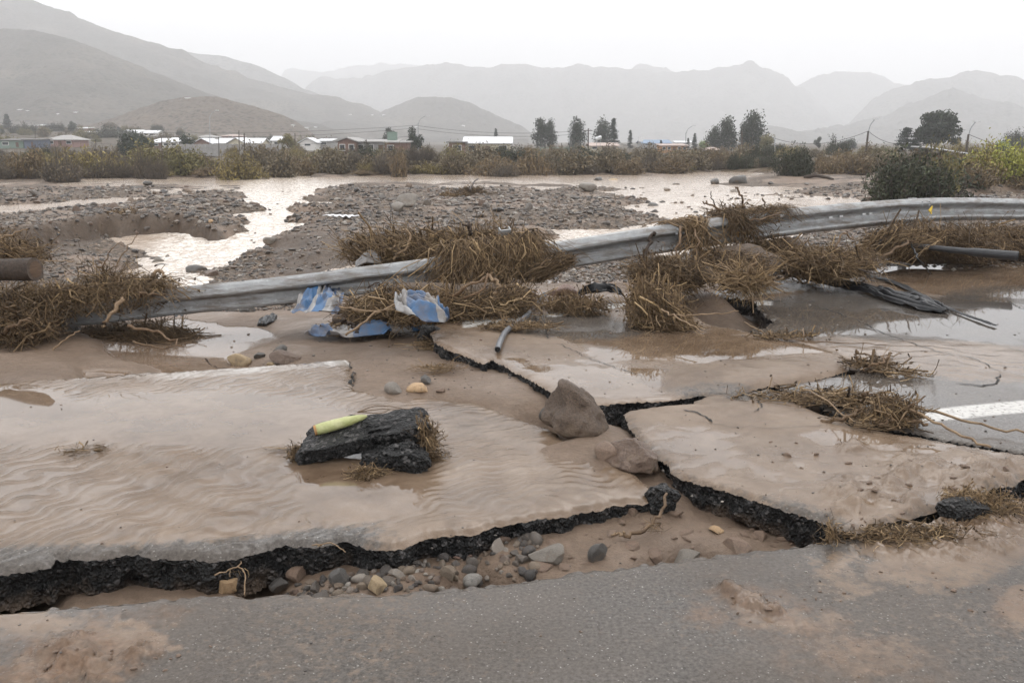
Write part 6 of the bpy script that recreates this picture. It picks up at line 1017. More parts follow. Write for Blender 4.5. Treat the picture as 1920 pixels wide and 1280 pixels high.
PR = {
 'grey': [shrub_proto(1, 170, 1500, .085, 1.3, 1.0, leaf='leaf_grey'), shrub_proto(2, 170, 1500, .08, 1.5, .9, leaf='leaf_grey'), shrub_proto(3, 150, 1300, .08, 1.2, 1.1, leaf='leaf_grey')],
 'olive': [shrub_proto(4, 150, 1700, .075, 1.4, 1.0, leaf='leaf_olive'), shrub_proto(5, 150, 1600, .075, 1.6, .85, leaf='leaf_olive')],
 'rust': [shrub_proto(6, 260, 1500, .10, 1.0, 1.0, leaf='leaf_rust', wisp=.8), shrub_proto(7, 240, 1500, .09, 1.4, .8, leaf='leaf_rust', wisp=.5)],
 'yellow': [shrub_proto(8, 230, 1600, .09, 1.5, .95, leaf='leaf_yellow', wisp=.6), shrub_proto(9, 220, 1600, .085, 1.3, 1.0, leaf='leaf_yellow', wisp=.4)],
 'bare': [shrub_proto(10, 330, 350, .06, 1.3, 1.0, leaf='leaf_grey', twr=.014), shrub_proto(11, 300, 300, .06, 1.1, 1.1, leaf='leaf_grey', twr=.014)],
 'dark': [shrub_proto(12, 260, 5200, .055, 1.35, 1.0, leaf='leaf_dark', twr=.014), shrub_proto(13, 200, 2600, .07, 1.2, 1.05, leaf='leaf_dark')],
 'bright': [shrub_proto(14, 260, 4200, .06, 1.6, .9, leaf='leaf_bright'), shrub_proto(15, 240, 3200, .07, 1.4, 1.0, leaf='leaf_yellow')],
}
cnt = 0
def shrub(kind, px, pyb, wpx, hpx, label, group=None, Y=None, v=None, name='shrub'):
    global cnt
    cnt += 1; x, y, z = gp(px, pyb) if Y is None else (*D(px, pyb, Y)[:2], 0)
    if Y is not None: z = float(gz(x, y))
    ms, mf = PR[kind][(cnt if v is None else v) % len(PR[kind])]; wd = {'grey': 1.45, 'olive': 1.6, 'rust': 1.3, 'yellow': 1.5, 'bare': 1.35, 'dark': 1.4, 'bright': 1.6}[kind]
    s = wpx * mpp(y) / wd; h = hpx * mpp(y) / .8
    e = empty(name, (x, y, z - .03), label, 'shrub', group); e.scale = (s, s, h); e.rotation_euler = (0, 0, (cnt * 2.399) % 6.283)
    link('stems', ms, e); link('foliage', mf, e); return e
FR = [  # the front row, left to right
 ('bare', 5, 336, 40, 38, 'dry brown bush cut off by the left edge of the scrub'), ('rust', 55, 333, 90, 50, 'low brownish bush at the left water edge'), ('bare', 118, 341, 86, 62, 'dark bare bush leaning over the left water edge'), ('yellow', 165, 331, 130, 60, 'broad yellow-brown bush behind the dark bare ones'), ('bare', 185, 337, 66, 44, 'dark twiggy bush below the broad yellow-brown one'), ('bare', 225, 334, 40, 36, 'small bare bush right of the dark twiggy pair'),
 ('bare', 264, 334, 36, 58, 'narrow charcoal bush standing alone at the bank'), ('bare', 296, 336, 50, 46, 'round charcoal bush beside the narrow one'), ('olive', 345, 327, 90, 56, 'olive-leaved bush with a spreading crown'), ('olive', 300, 318, 110, 54, 'olive bush behind the charcoal pair'), ('yellow', 448, 342, 84, 52, 'mustard-tinted bush at the water edge near the white stick'), ('grey', 515, 338, 78, 60, 'grey-brown bush right of the mustard one'), ('grey', 480, 322, 60, 58, 'tall grey bush behind the mustard one'),
 ('bare', 395, 326, 40, 22, 'tiny bare bush on the silt bank'), ('grey', 622, 327, 66, 46, 'grey-brown bush left of the charcoal clump'), ('bare', 672, 322, 50, 44, 'charcoal clump left of the russet bush'), ('bare', 718, 328, 44, 36, 'pale bare brush beside the russet bush'), ('rust', 749, 335, 46, 52, 'upright russet broom-like bush at the bank'), ('grey', 845, 326, 56, 46, 'leafy grey-green bush before the white-roofed house'), ('olive', 862, 310, 52, 40, 'green-topped bush before the white-roofed house'),
 ('rust', 930, 333, 76, 50, 'wide rust-brown bush at the river bank'), ('bare', 945, 334, 50, 30, 'low charcoal bush inside the rust-brown one'), ('rust', 1000, 332, 76, 54, 'rust-red bush cluster at the bank bend'), ('grey', 905, 312, 60, 44, 'grey bush right of the white-roofed house'), ('grey', 1070, 326, 90, 48, 'grey brush above the two river boulders'), ('bare', 1110, 330, 34, 22, 'small dark bush above the two river boulders'), ('grey', 1140, 322, 80, 46, 'mixed brush on the middle river bank'), ('rust', 1180, 328, 70, 30, 'low brown sedge on the middle river bank'), ('bare', 1222, 322, 66, 40, 'dark brush on the middle river bank'), ('rust', 1260, 326, 80, 34, 'brown sedge where the bank curves back'), ('grey', 1300, 318, 80, 40, 'grey scrub where the bank curves back'), ('rust', 1350, 316, 70, 34, 'brown scrub near the tall poplars'), ('grey', 1385, 306, 60, 40, 'grey scrub below the tall poplars'), ('dark', 1426, 307, 40, 36, 'dark green bush below the tall poplars'),
]
for k, f in enumerate(FR): shrub(*f[:5], f[5], 'scrub along the far river bank')
shrub('dark', 1495, 330, 64, 56, 'round dark green bush standing at the end of the far gravel bar', v=0); shrub('dark', 1700, 383, 150, 98, 'largest dark green bush right behind the barrier', v=0); shrub('olive', 1745, 372, 80, 98, 'olive sprays growing out of the largest dark bush', v=0)
shrub('bright', 1880, 345, 130, 76, 'bright yellow-green bush at the right edge', v=0); shrub('bright', 1825, 345, 110, 66, 'dull yellow bush left of the bright one', v=1); shrub('rust', 1830, 350, 100, 40, 'brown undergrowth below the dull yellow bush'); shrub('rust', 1905, 352, 80, 36, 'brown undergrowth below the bright bush'); shrub('bright', 1960, 345, 110, 75, 'yellow-green bush cut by the right edge', v=0)
shrub('rust', 1560, 326, 66, 34, 'tawny bush right of the round dark one'); shrub('rust', 1610, 325, 80, 36, 'tawny bush behind the far gravel bar'); shrub('grey', 1650, 322, 70, 40, 'grey-brown bush left of the largest dark bush'); shrub('yellow', 1480, 296, 60, 24, 'yellowish tree-top bush behind the round dark one'); shrub('dark', 1572, 292, 44, 30, 'dark distant bush below the wire'); shrub('rust', 1540, 318, 50, 26, 'small tawny bush on the edge of the far bar'); shrub('olive', 1640, 296, 70, 24, 'distant olive hedge beside the leaning pole'); shrub('dark', 1905, 285, 40, 40, 'distant dark bush at the right edge'); shrub('grey', 1775, 320, 60, 40, 'grey-green bush before the shed'); shrub('yellow', 1795, 300, 50, 40, 'tall weedy bush beside the shed pole')
for k in range(60):                           # low sedge and brush lining the bank itself
    px = k * 24.5 + (k * 37 % 17) - 20; pb = np.interp(px, [0, 300, 600, 900, 1000, 1200, 1440], [330, 327, 324, 322, 319, 322, 309]) + (k * 13 % 5) - 1
    shrub(['rust', 'bare', 'grey', 'yellow'][k * 7 % 4], px, pb, 34 + (k * 29 % 30), 12 + (k * 11 % 14), 'low ' + ['brown sedge', 'bare brush', 'grey brush', 'straw-coloured sedge'][k * 7 % 4] + ' tuft on the bank ' + where(px, 262, SCRUB), 'sedge along the bank')
# scrub further back, one by one
r = np.random.RandomState(21); kinds = ['grey', 'grey', 'bare', 'olive', 'rust', 'grey', 'yellow', 'dark']
for k in range(215):
    px = r.uniform(-60, 1440) if k < 178 else r.uniform(1440, 1960); Y = math.exp(r.uniform(math.log(66), math.log(150))); 
    if px > 1000: Y = math.exp(r.uniform(math.log(72), math.log(170)))
    kd = kinds[r.randint(8)]; h = r.uniform(.9, 1.75) * (1.0 if Y < 95 else .85) / mpp(Y); shrub(kd, px, 300, h * r.uniform(1.3, 2.4), h, {'grey': 'grey-brown', 'bare': 'leafless dark', 'olive': 'olive-green', 'rust': 'rust-brown', 'yellow': 'yellowish', 'dark': 'dark green'}[kd] + (' near-row' if Y < 85 else ' mid-row' if Y < 115 else ' back-row') + ' scrub bush ' + where(px, 262, SCRUB), 'scrub behind the far river bank', Y=Y)

for k in range(48):                           # bushes dotting the rise behind the village
    px = r.uniform(-40, 640); Y = r.uniform(190, 400); h = r.uniform(1.6, 3.4) / mpp(Y); kd = ['dark', 'olive', 'grey'][k % 3]
    shrub(kd, px, 300, h * r.uniform(1.2, 2.2), h, ['dark', 'olive', 'grey'][k % 3] + (' lower' if Y < 260 else ' higher') + ' bush on the rise ' + where(px, 262, SCRUB), 'bushes on the village rise', Y=Y)
def tree(label, px, pyb, pyt, wpx, Y, form, leaf='leaf_tree', seed=0, name='tree', n=1500, group='trees beyond the scrub'):
    x, y, _ = D(px, pyb, Y); z = float(gz(x, y)) if Y < 3000 else 0; top = D(px, pyt, Y)[2]; H = top - z; W = wpx * mpp(Y); r = np.random.RandomState(seed + 500)
    e = empty(name, (x, y, z), label, 'tree', group); tr = MB(); ls = []
    tr.tube(spline([(0, 0, -.2), (r.uniform(-.03, .03) * H, 0, H * .4), (0, 0, H * .93)], 8), np.linspace(.028 * H * .6, .006 * H, 8), 7)
    if form == 'conifer':
        for k in range(int(15 + H * .6)):
            t = .1 + .88 * (k + r.rand()) / (15 + H * .6); Rr = W / 2 * (1 - t) ** .8 * r.uniform(.75, 1.15) + .02 * W
            for a in r.uniform(0, 6.28, 6):
                p = np.array([[0, 0, t * H], [math.cos(a) * Rr * .6, math.sin(a) * Rr * .6, t * H + .02 * H], [math.cos(a) * Rr, math.sin(a) * Rr, t * H + .01 * H + .03 * H * r.rand()]]); tr.tube(p, [.006 * H, .004 * H, .002 * H], 3)
                s = r.rand(34, 1); ls.append(p[0] + (p[2] - p[0]) * (.1 + .95 * s) + r.randn(34, 3) * np.array([.05 * W, .05 * W, .016 * H]) - np.array([0, 0, .02 * H]) * s)
        c = np.concatenate(ls); size = .03 * min(H, 1.6 * W)
    else:
        cl = []; m = {'poplar': 30, 'euc': 44, 'thin': 14, 'round': 18}[form]; W = W * {'poplar': 1.6, 'euc': 1.0, 'thin': 1.2, 'round': 1.0}[form]
        for k in range(m):
            t = r.uniform(.22 if form != 'euc' else .34, .97); prof = {'poplar': math.sin(min(1, t * 1.25) * 3.0) ** .6 * .9 if t < .8 else (1 - t) * 3.3 + .1, 'euc': math.sin(min(1, (t - .2) / .85) * 3.0) ** .5, 'thin': .8 * math.sin(t * 2.9) + .1, 'round': math.sin(t * 2.9) ** .5}[form]
            a = r.uniform(0, 6.28); rr = W / 2 * max(prof, .12) * r.uniform(.1, .85) ; q = np.array([math.cos(a) * rr, math.sin(a) * rr, t * H]); cl.append(q)
            tr.tube(spline([(0, 0, max(.12, t - .28) * H), q * np.array([.5, .5, 1]) - np.array([0, 0, .08 * H]), q], 5), np.linspace(.012 * H, .004 * H, 5), 4)
        for q in cl:
            rad = W * {'poplar': .24, 'euc': .135, 'thin': .18, 'round': .22}[form] * r.uniform(.7, 1.25); d = r.randn(n // m, 3); d /= np.linalg.norm(d, axis=1)[:, None]; ls.append(q + d * r.rand(n // m, 1) ** .5 * rad * np.array([1, 1, {'poplar': 1.5, 'euc': .8, 'thin': 1.3, 'round': .9}[form]]))
        c = np.concatenate(ls); size = W * .034 * (1.3 if form in ('poplar', 'thin') else 1)
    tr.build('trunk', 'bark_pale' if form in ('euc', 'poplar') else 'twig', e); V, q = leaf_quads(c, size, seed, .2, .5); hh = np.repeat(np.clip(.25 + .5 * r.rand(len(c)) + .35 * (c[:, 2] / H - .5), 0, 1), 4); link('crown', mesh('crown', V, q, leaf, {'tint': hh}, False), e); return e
T = [('slim poplar at the left of the poplar pair', 1014, 275, 230, 24, 210, 'poplar'), ('taller poplar at the right of the poplar pair', 1031, 275, 226, 20, 210, 'poplar'), ('dense teardrop-shaped dark tree beside the curved lamp post', 1081, 275, 229, 26, 200, 'poplar'), ('bushy poplar beside the tall conifer', 1131, 272, 233, 26, 220, 'poplar'), ('tallest dark conifer above the house roofs', 1150, 272, 221, 24, 215, 'conifer'), ('small conifer right of the tallest one', 1181, 276, 242, 14, 215, 'conifer'), ('tiny conifer before the low orange house', 1239, 278, 263, 12, 190, 'conifer'), ('thin conifer right of the lamp post', 1302, 275, 250, 14, 220, 'conifer'), ('slight conifer close to the lamp post', 1290, 275, 258, 10, 225, 'conifer'),
 ('narrow poplar at the left of the tall trio', 1338, 275, 243, 22, 190, 'poplar'), ('broad poplar in the middle of the tall trio', 1362, 277, 229, 30, 190, 'poplar'), ('tallest pale poplar of the tall trio', 1410, 278, 218, 34, 180, 'poplar'), ('leaner pale poplar before the tallest one', 1396, 276, 232, 20, 186, 'poplar'), ('round green tree right of the tallest poplar', 1437, 283, 256, 34, 175, 'round'), ('small ragged tree alone on the plain under the wire', 1534, 284, 259, 14, 260, 'thin'), ('small pointed dark tree alone on the plain', 1594, 284, 267, 16, 260, 'poplar'),
 ('huge spreading eucalyptus with clumped crown right of the conifer group', 1757, 296, 214, 96, 150, 'euc'), ('dark spiky conifer left of the huge eucalyptus', 1697, 290, 237, 50, 155, 'conifer'), ('second thin conifer between the spiky one and the eucalyptus', 1716, 290, 241, 26, 156, 'conifer'), ('small olive tree among the roofs left of the red house', 541, 292, 255, 36, 130, 'round'), ('dark bushy tree among the white roofs', 352, 290, 256, 46, 130, 'round'), ('wide low dark tree crown before the roofs', 250, 290, 258, 70, 125, 'round'), ('small green tree behind the red brick house', 729, 262, 241, 22, 250, 'thin'), ('dark distant conifer by the white-roofed house', 930, 262, 240, 14, 300, 'conifer'), ('dark distant tree at the left edge of the village', 15, 245, 213, 20, 380, 'conifer'), ('dark distant tree behind the pink house', 138, 255, 230, 16, 330, 'thin'), ('pale feathery tree right of the teal box', 775, 290, 242, 34, 135, 'thin'), ('grey tree above the village roofs', 224, 258, 238, 14, 340, 'conifer'), ('bright green tree left of the tall trio', 1318, 278, 266, 26, 230, 'round'), ('leafy tree behind the bright bush at the right edge', 1875, 292, 270, 40, 140, 'round')]
for k, t in enumerate(T):
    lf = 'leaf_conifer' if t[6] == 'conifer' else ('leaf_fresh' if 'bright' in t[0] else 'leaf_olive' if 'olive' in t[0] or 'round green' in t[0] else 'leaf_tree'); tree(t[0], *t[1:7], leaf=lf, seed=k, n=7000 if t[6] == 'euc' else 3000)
# small bare tree on the bank
bt = empty('tree', gp(791, 318), 'small bare grey tree standing on the silt bank', 'tree', 'trees beyond the scrub'); s_ = mpp(bt.location[1]); ms, mf = PR['bare'][0]
MB().tube(spline([(0, 0, -.1), (.1, 0, .5), (.05, 0, 1.1)], 8), np.linspace(.09, .05, 8), 7).build('trunk', 'twig', bt); o = link('crown', ms, bt, (.05, 0, .7)); o.scale = (1.9, 1.9, 1.5)

# ------------------------------------------------------------------ houses
def house(label, px0, px1, pyb, pye, pyr, Y, wall, roof, kind='gable', wins=2, door=True, depth=6.5, rz=0.0, group='houses of the village', name='house'):
    xa = D(px0, pyb, Y); xb = D(px1, pyb, Y); W = xb[0] - xa[0]; zb = xa[2]; ze = D(px0, pye, Y)[2]; zr = D(px0, pyr, Y)[2]; h = ze - zb; cx = (xa[0] + xb[0]) / 2
    e = empty(name, (cx, Y, zb), label, 'house', group); e.rotation_euler = (0, 0, rz)
    dn = 1.5
    MB().box((0, depth / 2, (h - dn) / 2), (W, depth, h + dn)).build('wall', wall, e); rh = zr - ze; ov = .35; m = MB(); t = .12
    if kind == 'gable':                                     # ridge along x
        for s in (0, 1):
            y0 = -ov if s == 0 else depth + ov; V = [(-W / 2 - ov, y0, h - .05), (W / 2 + ov, y0, h - .05), (W / 2 + ov, depth / 2, h + rh), (-W / 2 - ov, depth / 2, h + rh)]; m.add(V + [(a, b, c + t) for a, b, c in V], [[0, 1, 2, 3], [7, 6, 5, 4], [0, 4, 5, 1], [1, 5, 6, 2], [2, 6, 7, 3], [3, 7, 4, 0]])
        MB().add([(sx * W / 2, y, z) for sx in (-.999, .999) for y, z in ((0, h), (depth, h), (depth / 2, h + rh - .02))], None, [[0, 1, 2], [3, 5, 4]]).build('gable', wall, e)
    elif kind == 'front':                                   # gable end to the river
        for s in (-1, 1):
            V = [(s * (W / 2 + ov), -ov, h - .05), (0, -ov, h + rh), (0, depth + ov, h + rh), (s * (W / 2 + ov), depth + ov, h - .05)]; m.add(V + [(a, b, c + t) for a, b, c in V], [[0, 1, 2, 3], [7, 6, 5, 4], [0, 4, 5, 1], [1, 5, 6, 2], [2, 6, 7, 3], [3, 7, 4, 0]])
        MB().add([(-W / 2, .004, h), (W / 2, .004, h), (0, .004, h + rh - .02), (-W / 2, depth - .004, h), (W / 2, depth - .004, h), (0, depth - .004, h + rh - .02)], None, [[0, 1, 2], [4, 3, 5]]).build('gable', wall, e)
    elif kind == 'hip':
        a = W / 2 + ov; q = W * .18; m.add([(-a, -ov, h), (a, -ov, h), (a, depth + ov, h), (-a, depth + ov, h), (-q, depth / 2, h + rh), (q, depth / 2, h + rh), (-a, -ov, h - t), (a, -ov, h - t), (a, depth + ov, h - t), (-a, depth + ov, h - t)], [[0, 1, 5, 4], [2, 3, 4, 5], [6, 7, 1, 0], [7, 8, 2, 1], [8, 9, 3, 2], [9, 6, 0, 3], [9, 8, 7, 6]], [[1, 2, 5], [3, 0, 4]])
    else:                                                   # single pitch
        V = [(-W / 2 - ov, -ov, h + .02), (W / 2 + ov, -ov, h + .02), (W / 2 + ov, depth + ov, h + rh), (-W / 2 - ov, depth + ov, h + rh)]; m.add(V + [(a, b, c + t) for a, b, c in V], [[0, 1, 2, 3], [7, 6, 5, 4], [0, 4, 5, 1], [1, 5, 6, 2], [2, 6, 7, 3], [3, 7, 4, 0]])
        MB().add([(sx * W / 2, y, z) for sx in (-.999, .999) for y, z in ((0, h), (depth, h), (depth, h + rh))], None, [[0, 1, 2], [3, 5, 4]]).build('gable', wall, e)
    m.build('roof', roof, e)
    slots = wins + (1 if door else 0); r = np.random.RandomState(int(px0) + 3)
    for k in range(slots):
        wx = -W / 2 + W * (k + .5) / slots; wh = min(1.0, h * .42); zc = h * .56
        if door and k == slots // 2: MB().box((wx, -.03, h * .38), (min(.9, W * .12), .08, h * .76)).build('door', 'door_wood', e)
        else:
            ww = min(1.2, W / slots * .5); f = MB().box((wx, -.03, zc), (ww + .16, .07, wh + .16)).build('window', 'white_wall', e); MB().box((wx, -.07, zc), (ww, .03, wh)).build('pane', 'window_glass', f)
    return e
HS = [
 ('red-brown brick house with a low grey roof among the scrub', 634, 668, 290, 266, 259, 120, 'brick_wall', 'grey_roof', 'front', 2, False, 9), ('low grey-roofed extension behind the red-brown brick house', 668, 742, 288, 267, 263, 122, 'grey_wall', 'grey_roof', 'shed', 3, True, 5), ('unfinished brick wall house right of the teal box', 722, 764, 290, 268, 266, 118, 'brick_wall', 'grey_roof', 'shed', 1, True, 4),
 ('cream house with a long bright white roof in the middle', 872, 957, 290, 269, 258, 125, 'cream_wall', 'tin_roof', 'gable', 2, True, 7), ('low brown annex left of the bright white roof', 842, 872, 290, 268, 266, 124, 'brick_wall', 'dark_roof', 'shed', 1, False, 5),
 ('pink hip-roofed house near the blue fence', 88, 138, 274, 262, 253, 190, 'pink_wall', 'grey_roof', 'hip', 2, True, 7), ('dark blue corrugated shed beside the green one', 46, 76, 276, 263, 261, 180, 'blue_wall', 'dark_roof', 'shed', 0, True, 4), ('green corrugated shed at the left edge', 0, 44, 276, 264, 261, 182, 'green_wall', 'dark_roof', 'shed', 1, True, 4),
 ('white-roofed house with a brick gable behind the fence post', 280, 302, 276, 268, 260, 190, 'brick_wall', 'tin_roof', 'shed', 1, False, 7), ('white-roofed cottage left of the dark bushy tree', 304, 334, 276, 267, 259, 190, 'white_wall', 'tin_roof', 'shed', 2, False, 7), ('white-roofed house with brown gable right of the dark bushy tree', 362, 396, 278, 270, 260, 180, 'brick_wall', 'tin_roof', 'front', 1, False, 7), ('cream house with wide white roof beside the tall posts', 406, 446, 279, 269, 260, 180, 'cream_wall', 'tin_roof', 'gable', 3, False, 7), ('cream house with white front gable by the tall posts', 428, 458, 279, 269, 259, 178, 'cream_wall', 'tin_roof', 'front', 2, False, 7), ('white-roofed house right of the tall posts', 458, 490, 279, 269, 260, 182, 'cream_wall', 'tin_roof', 'gable', 2, False, 6),
 ('white house with a stepped white roof near the olive tree', 510, 530, 274, 264, 256, 200, 'white_wall', 'tin_roof', 'gable', 1, False, 6), ('white-roofed house right of the olive tree', 562, 592, 276, 268, 259, 195, 'white_wall', 'tin_roof', 'front', 1, False, 6), ('pale flat-roofed house left of the red-brown one', 594, 620, 274, 265, 261, 200, 'grey_wall', 'tin_roof', 'shed', 1, False, 6),
 ('dark grey house with white window frames on the rise', 150, 184, 257, 249, 246, 290, 'grey_wall', 'tin_roof', 'shed', 2, True, 7), ('dark-gabled house next to the one with white windows', 186, 212, 258, 250, 246, 292, 'grey_wall', 'dark_roof', 'front', 1, False, 7), ('orange-walled house with long white roof on the rise', 232, 262, 254, 249, 244, 310, 'orange_wall', 'tin_roof', 'gable', 2, False, 7), ('white-gabled house beside the orange-walled one', 256, 294, 256, 250, 245, 305, 'white_wall', 'tin_roof', 'gable', 2, False, 7), ('low grey cottage on the left rise', 48, 72, 246, 240, 238, 360, 'grey_wall', 'grey_roof', 'shed', 2, False, 6), ('small hut with a white roof above the pink house', 66, 88, 240, 236, 234, 380, 'brick_wall', 'tin_roof', 'shed', 1, False, 6), ('small pink-walled hut on the rise', 148, 164, 245, 241, 239, 360, 'pink_wall', 'tin_roof', 'shed', 1, False, 6), ('white-roofed cottage behind the pale fence', 370, 402, 262, 257, 253, 260, 'white_wall', 'grey_roof', 'hip', 2, False, 6), ('brown-roofed house behind the tall posts', 415, 450, 258, 255, 252, 280, 'pink_wall', 'pink_roof', 'hip', 1, False, 6),
 ('low orange-brown house with flat pale roof near the lamp post', 1240, 1288, 284, 274, 271, 160, 'orange_wall', 'pink_roof', 'shed', 4, True, 5), ('pale house with a pinkish roof below the tallest conifer', 1106, 1158, 282, 274, 269, 170, 'cream_wall', 'pink_roof', 'gable', 2, True, 6), ('blue-roofed warehouse behind the conifers', 1205, 1258, 274, 269, 263, 260, 'grey_wall', 'blue_roof', 'gable', 3, False, 12), ('pinkish hip-roofed hut left of the tall trio', 1326, 1350, 284, 281, 276, 170, 'brick_wall', 'pink_roof', 'hip', 0, True, 4), ('white shed behind the low orange-brown house', 1268, 1300, 272, 268, 265, 280, 'white_wall', 'tin_roof', 'shed', 1, False, 5)]
for h in HS: house(*h)
# white specks of houses high on the slopes
haze.hide_viewport = True; bpy.context.view_layer.update()
for k, (a, b, wd, Y) in enumerate([(265 // 2 + 8, 211, 9, 520), (350, 184, 12, 565), (547, 235, 10, 520), (572, 240, 12, 500), (590, 239, 10, 505), (655, 215, 12, 820), (697, 216, 9, 800), (720, 216, 12, 790), (36, 206, 12, 520), (52, 208, 10, 520), (108, 214, 6, 500), (868, 236, 12, 900), (780, 239, 10, 700)]):
    hit, loc, *_ = S.ray_cast(bpy.context.evaluated_depsgraph_get(), (0, 0, HC), Vector(ray(a, b)).normalized())      # set it on the slope itself
    Y = loc[1] - 1 if hit else Y
    house(['white hut on the lower slope above the pink house', 'long white building on the small brown hill crest', 'white house at the foot of the small brown hill', 'white house with pale yard right of the hill foot', 'small white annex at the hill foot', 'long white roof on the grey slope', 'white hut on the grey slope between two others', 'white twin-roofed house on the grey slope', 'white long hut high on the left slope', 'greenish-white hut high on the left slope', 'lone white speck of a hut on the left slope', 'white hut on the flat-topped hill foot', 'white hut at the end of the long flank'][k], a - wd * .27, a + wd * .27, b + .9, b - .2, b - .9, Y, 'white_wall', 'tin_roof', 'gable', 0, False, 5, group='houses on the slopes')
haze.hide_viewport = False
# brown shed at the right with an orange end
sh = empty('shed', gp(1770, 318), 'brown wooden shed with pale sloping roof and orange end wall', 'shed'); Y = sh.location[1]; u = mpp(Y); zt = D(1770, 286, Y)[2] - sh.location[2]
for k in range(14): MB().box((-30 * u + k * 4.6 * u, 0, zt / 2 - .1), (4.2 * u, .05, zt - .2)).build('plank', 'board', sh)
MB().box((32 * u + .04, 1.2, zt / 2 - .12), (.06, 2.4, zt - .25)).build('end_wall', 'red_orange', sh); MB().box((0, 2.4, zt / 2), (62 * u, .06, zt - .1)).build('back_wall', 'board', sh)
MB().add([(-36 * u, -.4, zt + .35), (36 * u, -.4, zt - .1), (36 * u, 2.8, zt - .05), (-36 * u, 2.8, zt + .4), (-36 * u, -.4, zt + .43), (36 * u, -.4, zt - .02), (36 * u, 2.8, zt + .03), (-36 * u, 2.8, zt + .48)], [[0, 3, 2, 1], [4, 5, 6, 7], [0, 1, 5, 4], [1, 2, 6, 5], [2, 3, 7, 6], [3, 0, 4, 7]]).build('roof', 'tin_roof', sh)
# teal water box, white tank
o = MB().box((0, 0, .8), (16 * mpp(125), 1.5, 1.35)).box((0, 0, 1.52), (17 * mpp(125), 1.6, .12)).build('water_box', 'green_wall', None, loc=D(736, 266, 125)); o.location.z -= .3; tag(o, 'teal box-shaped water tank above the brick wall', 'water tank')
tk = empty('water_tank', D(1201, 275, 165), 'white rectangular water tank on legs before the blue warehouse', 'water tank'); MB().box((0, 0, 1.3), (.75, .75, .9)).build('tank', 'tank', tk)
for sx in (-1, 1): MB().box((sx * .32, 0, .3), (.08, .08, 1.2)).build('leg', 'steel_grey', tk)
tk = empty('water_tank', D(1122, 272, 160), 'pair-legged white water drum on the pale house roof', 'water tank'); MB().tube([(-.5, 0, 1.0), (.5, 0, 1.3)], [.32, .32], 12).build('tank', 'tank', tk)
for sx in (-1, 1): MB().box((sx * .3, 0, .3), (.07, .07, 1.3)).build('leg', 'steel_grey', tk)
# ------------------------------------------------------------------ poles, lamps, wires, fences
def pole(label, px, pyb, pyt, Y, rad=.1, lean=0.0, mat='pole_wood', lamp=0, cross=False, name='utility_pole'):
    b = np.array(D(px, pyb, Y)); b[2] = float(gz(b[0], b[1])) - .3; t = np.array(D(px + lean, pyt, Y)); e = empty(name, b, label, 'pole' if not lamp else 'lamp post', 'poles along the village road')
    MB().tube([(0, 0, 0), (t - b) * .5, t - b], [rad, rad * .9, rad * .75], 8).build('post', mat, e)
    if cross: MB().box(t - b - np.array([0, 0, .35]), (1.3, .09, .1)).build('crossarm', mat, e)
    if lamp:
        q = t - b; s = lamp; MB().tube(spline([q - np.array([0, 0, .3]), q + np.array([.35 * s, 0, .55]), q + np.array([1.25 * s, 0, 1.15])], 9), [.05] * 9, 6).build('lamp_arm', 'steel_grey', e); MB().box(q + np.array([1.5 * s, 0, 1.17]), (.62, .22, .13)).build('lamp_head', 'lamp_head', e)
    return t
ps = {}
ps['a'] = pole('tall lamp post before the small brown hill', 393, 275, 219, 180, .09, 0, 'steel_grey', 1); ps['b'] = pole('lamp post with curved arm above the bare bank tree', 784, 280, 231, 150, .08, 0, 'steel_grey', 1); ps['c'] = pole('lamp post beside the dense teardrop tree', 1068, 282, 241, 170, .09, 0, 'steel_grey', .9); ps['d'] = pole('lamp post in the scrub left of the thin conifers', 1286, 285, 249, 160, .08, 0, 'steel_grey', .9)
ps['e'] = pole('dark utility pole right of the teardrop tree', 1103, 284, 241, 150, .12, 0, cross=True); ps['f'] = pole('dark utility pole before the tallest pale poplar', 1391, 300, 246, 110, .12, 0); ps['g'] = pole('leaning utility pole alone on the right plain', 1622, 300, 246, 95, .13, 6, lamp=.45); ps['h'] = pole('leaning utility pole right of the brown shed', 1808, 308, 252, 88, .13, 8, lamp=.45); ps['i'] = pole('short pole at the left before the blue shed', 66, 270, 236, 220, .1, 0); ps['j'] = pole('grey pole right of the round green tree', 1453, 290, 258, 150, .09, 0, 'steel_grey')
for k, (a, b, c, lb) in enumerate([(303, 285, 258, 'weathered fence post left of the dark bushy tree'), (410, 290, 257, 'weathered fence post below the cream house'), (448, 288, 245, 'tall split post left of the taller pair'), (458, 290, 250, 'tall split post right of the taller pair'), (553, 292, 250, 'dark post inside the olive tree'), (179, 285, 262, 'thin fence post before the dark grey house'), (687, 290, 262, 'thin post before the grey extension'), (726, 290, 265, 'thin post before the unfinished wall'), (900, 292, 265, 'thin post at the corner of the cream house'), (916, 292, 266, 'thin post before the white roof'), (940, 292, 266, 'thin post right of the cream house door'), (1053, 292, 268, 'pale post left of the lamp post'), (1141, 300, 270, 'propped dark post before the pale house'), (1343, 298, 284, 'stub post below the pinkish hut'), (1365, 300, 285, 'stub post right of the pinkish hut'), (1208, 290, 275, 'short post in the scrub centre'), (1095, 292, 262, 'thin pale post right of the teardrop tree')]):
    pole(lb, a, b, c, 100 + 3 * k, .06 if k != 3 else .09, 0, 'pole_wood', name='fence_post')
def wire(label, a, b, sag, n=24):
    a = np.array(a); b = np.array(b); t = np.linspace(0, 1, n)[:, None]; P = a + (b - a) * t; P[:, 2] -= (sag * 4 * t * (1 - t))[:, 0]; o = MB().tube(P, [.022] * n, 4, False).build('power_line', 'wire', None); tag(o, label, 'power line', 'power lines')
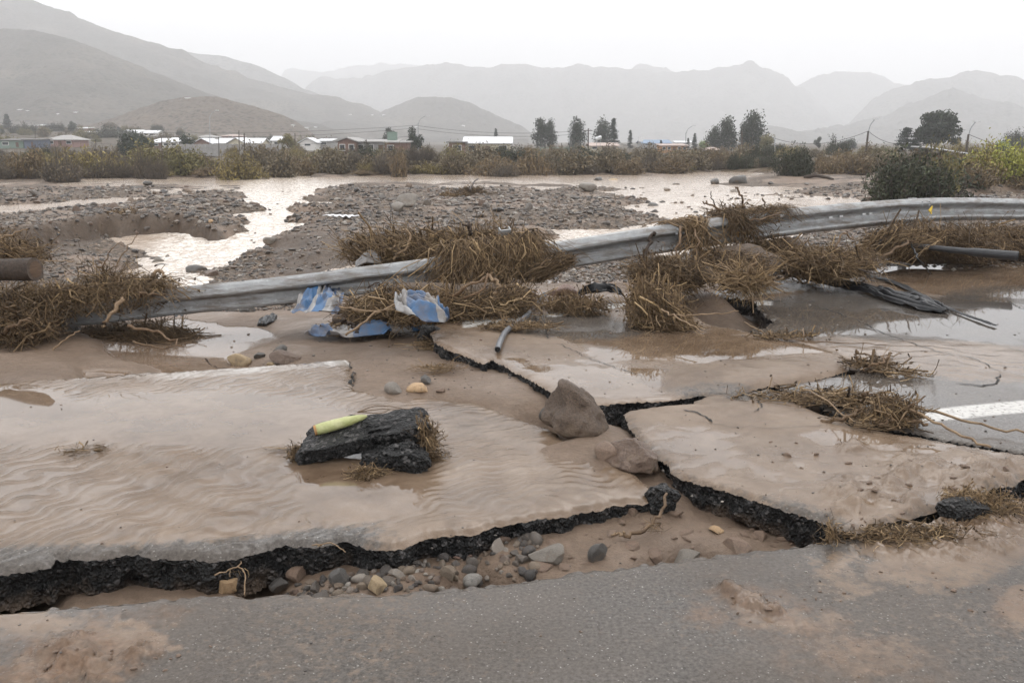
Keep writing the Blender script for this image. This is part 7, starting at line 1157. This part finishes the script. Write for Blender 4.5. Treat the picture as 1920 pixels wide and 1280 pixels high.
wire('sagging wire from the leaning pole to the tall trio', ps['g'], D(1440, 255, 110), 1.1); wire('wire from the leaning pole towards the conifer group', ps['g'], D(1700, 268, 92), .5); wire('wire running right from the pole beside the shed', ps['h'], D(2000, 290, 85), .5)
for k, (y0, y1) in enumerate([(214, 243), (218, 248), (232, 262)]): wire(['upper wire across the left village slope', 'middle wire across the left village slope', 'lower wire across the left village slope'][k], D(-60, y0 + 10, 200), D(784, y1 - 8, 160), 2.0 + k * .4)
for k, (y0, y1) in enumerate([(240, 252), (246, 258)]): wire(['upper wire running from the curved lamp post to the teardrop tree', 'lower wire running from the curved lamp post to the teardrop tree'][k], D(784, y0 - 4, 150), D(1103, y1 - 8, 150), .8)
wire('upper wire between the dark pole and the tallest pale poplar', ps['e'], D(1391, 250, 112), 2.6); wire('lower wire between the dark pole and the tallest pale poplar', ps['e'] - np.array([.4, 0, .5]), D(1391, 262, 112), 2.0)
fn = empty('plank_fence', D(380, 290, 118), 'long grey board fence in front of the white roofs', 'fence'); fy = 118; u = mpp(fy)
for k in range(46): MB().box(((k - 10) * 4.1 * u, 0, .55 + .04 * math.sin(k * 2.3)), (3.8 * u, .04, 1.5)).build('plank', 'grey_wall', fn)
gl = empty('goal_frame', gp(1040, 300), 'pale green metal frame standing in the scrub', 'frame')
for a in (-1.6, 1.6): MB().tube([(a, 0, 0), (a, 0, 1.3)], [.04, .04], 6).build('post', 'green_wall', gl)
MB().tube([(-1.6, 0, 1.3), (1.6, 0, 1.3)], [.035, .035], 6).build('crossbar', 'green_wall', gl)
st = branch([gp(474, 336), np.array(gp(486, 338)) + np.array([0, 0, .1]), np.array(gp(492, 341)) + np.array([0, 0, .05])], .04, .03, None, 'white_rag', 'stick', 3, 5, 6, .0); tag(st, 'pale bleached stick lying by the mustard-tinted bush', 'stick')
dk = branch([gp(1508, 333), np.array(gp(1535, 334)) + np.array([0, 0, .12]), gp(1562, 337)], .12, .08, None, 'dark_wood', 'driftwood', 6, 7, 10, .02); tag(dk, 'dark driftwood log on the far gravel bar', 'driftwood')
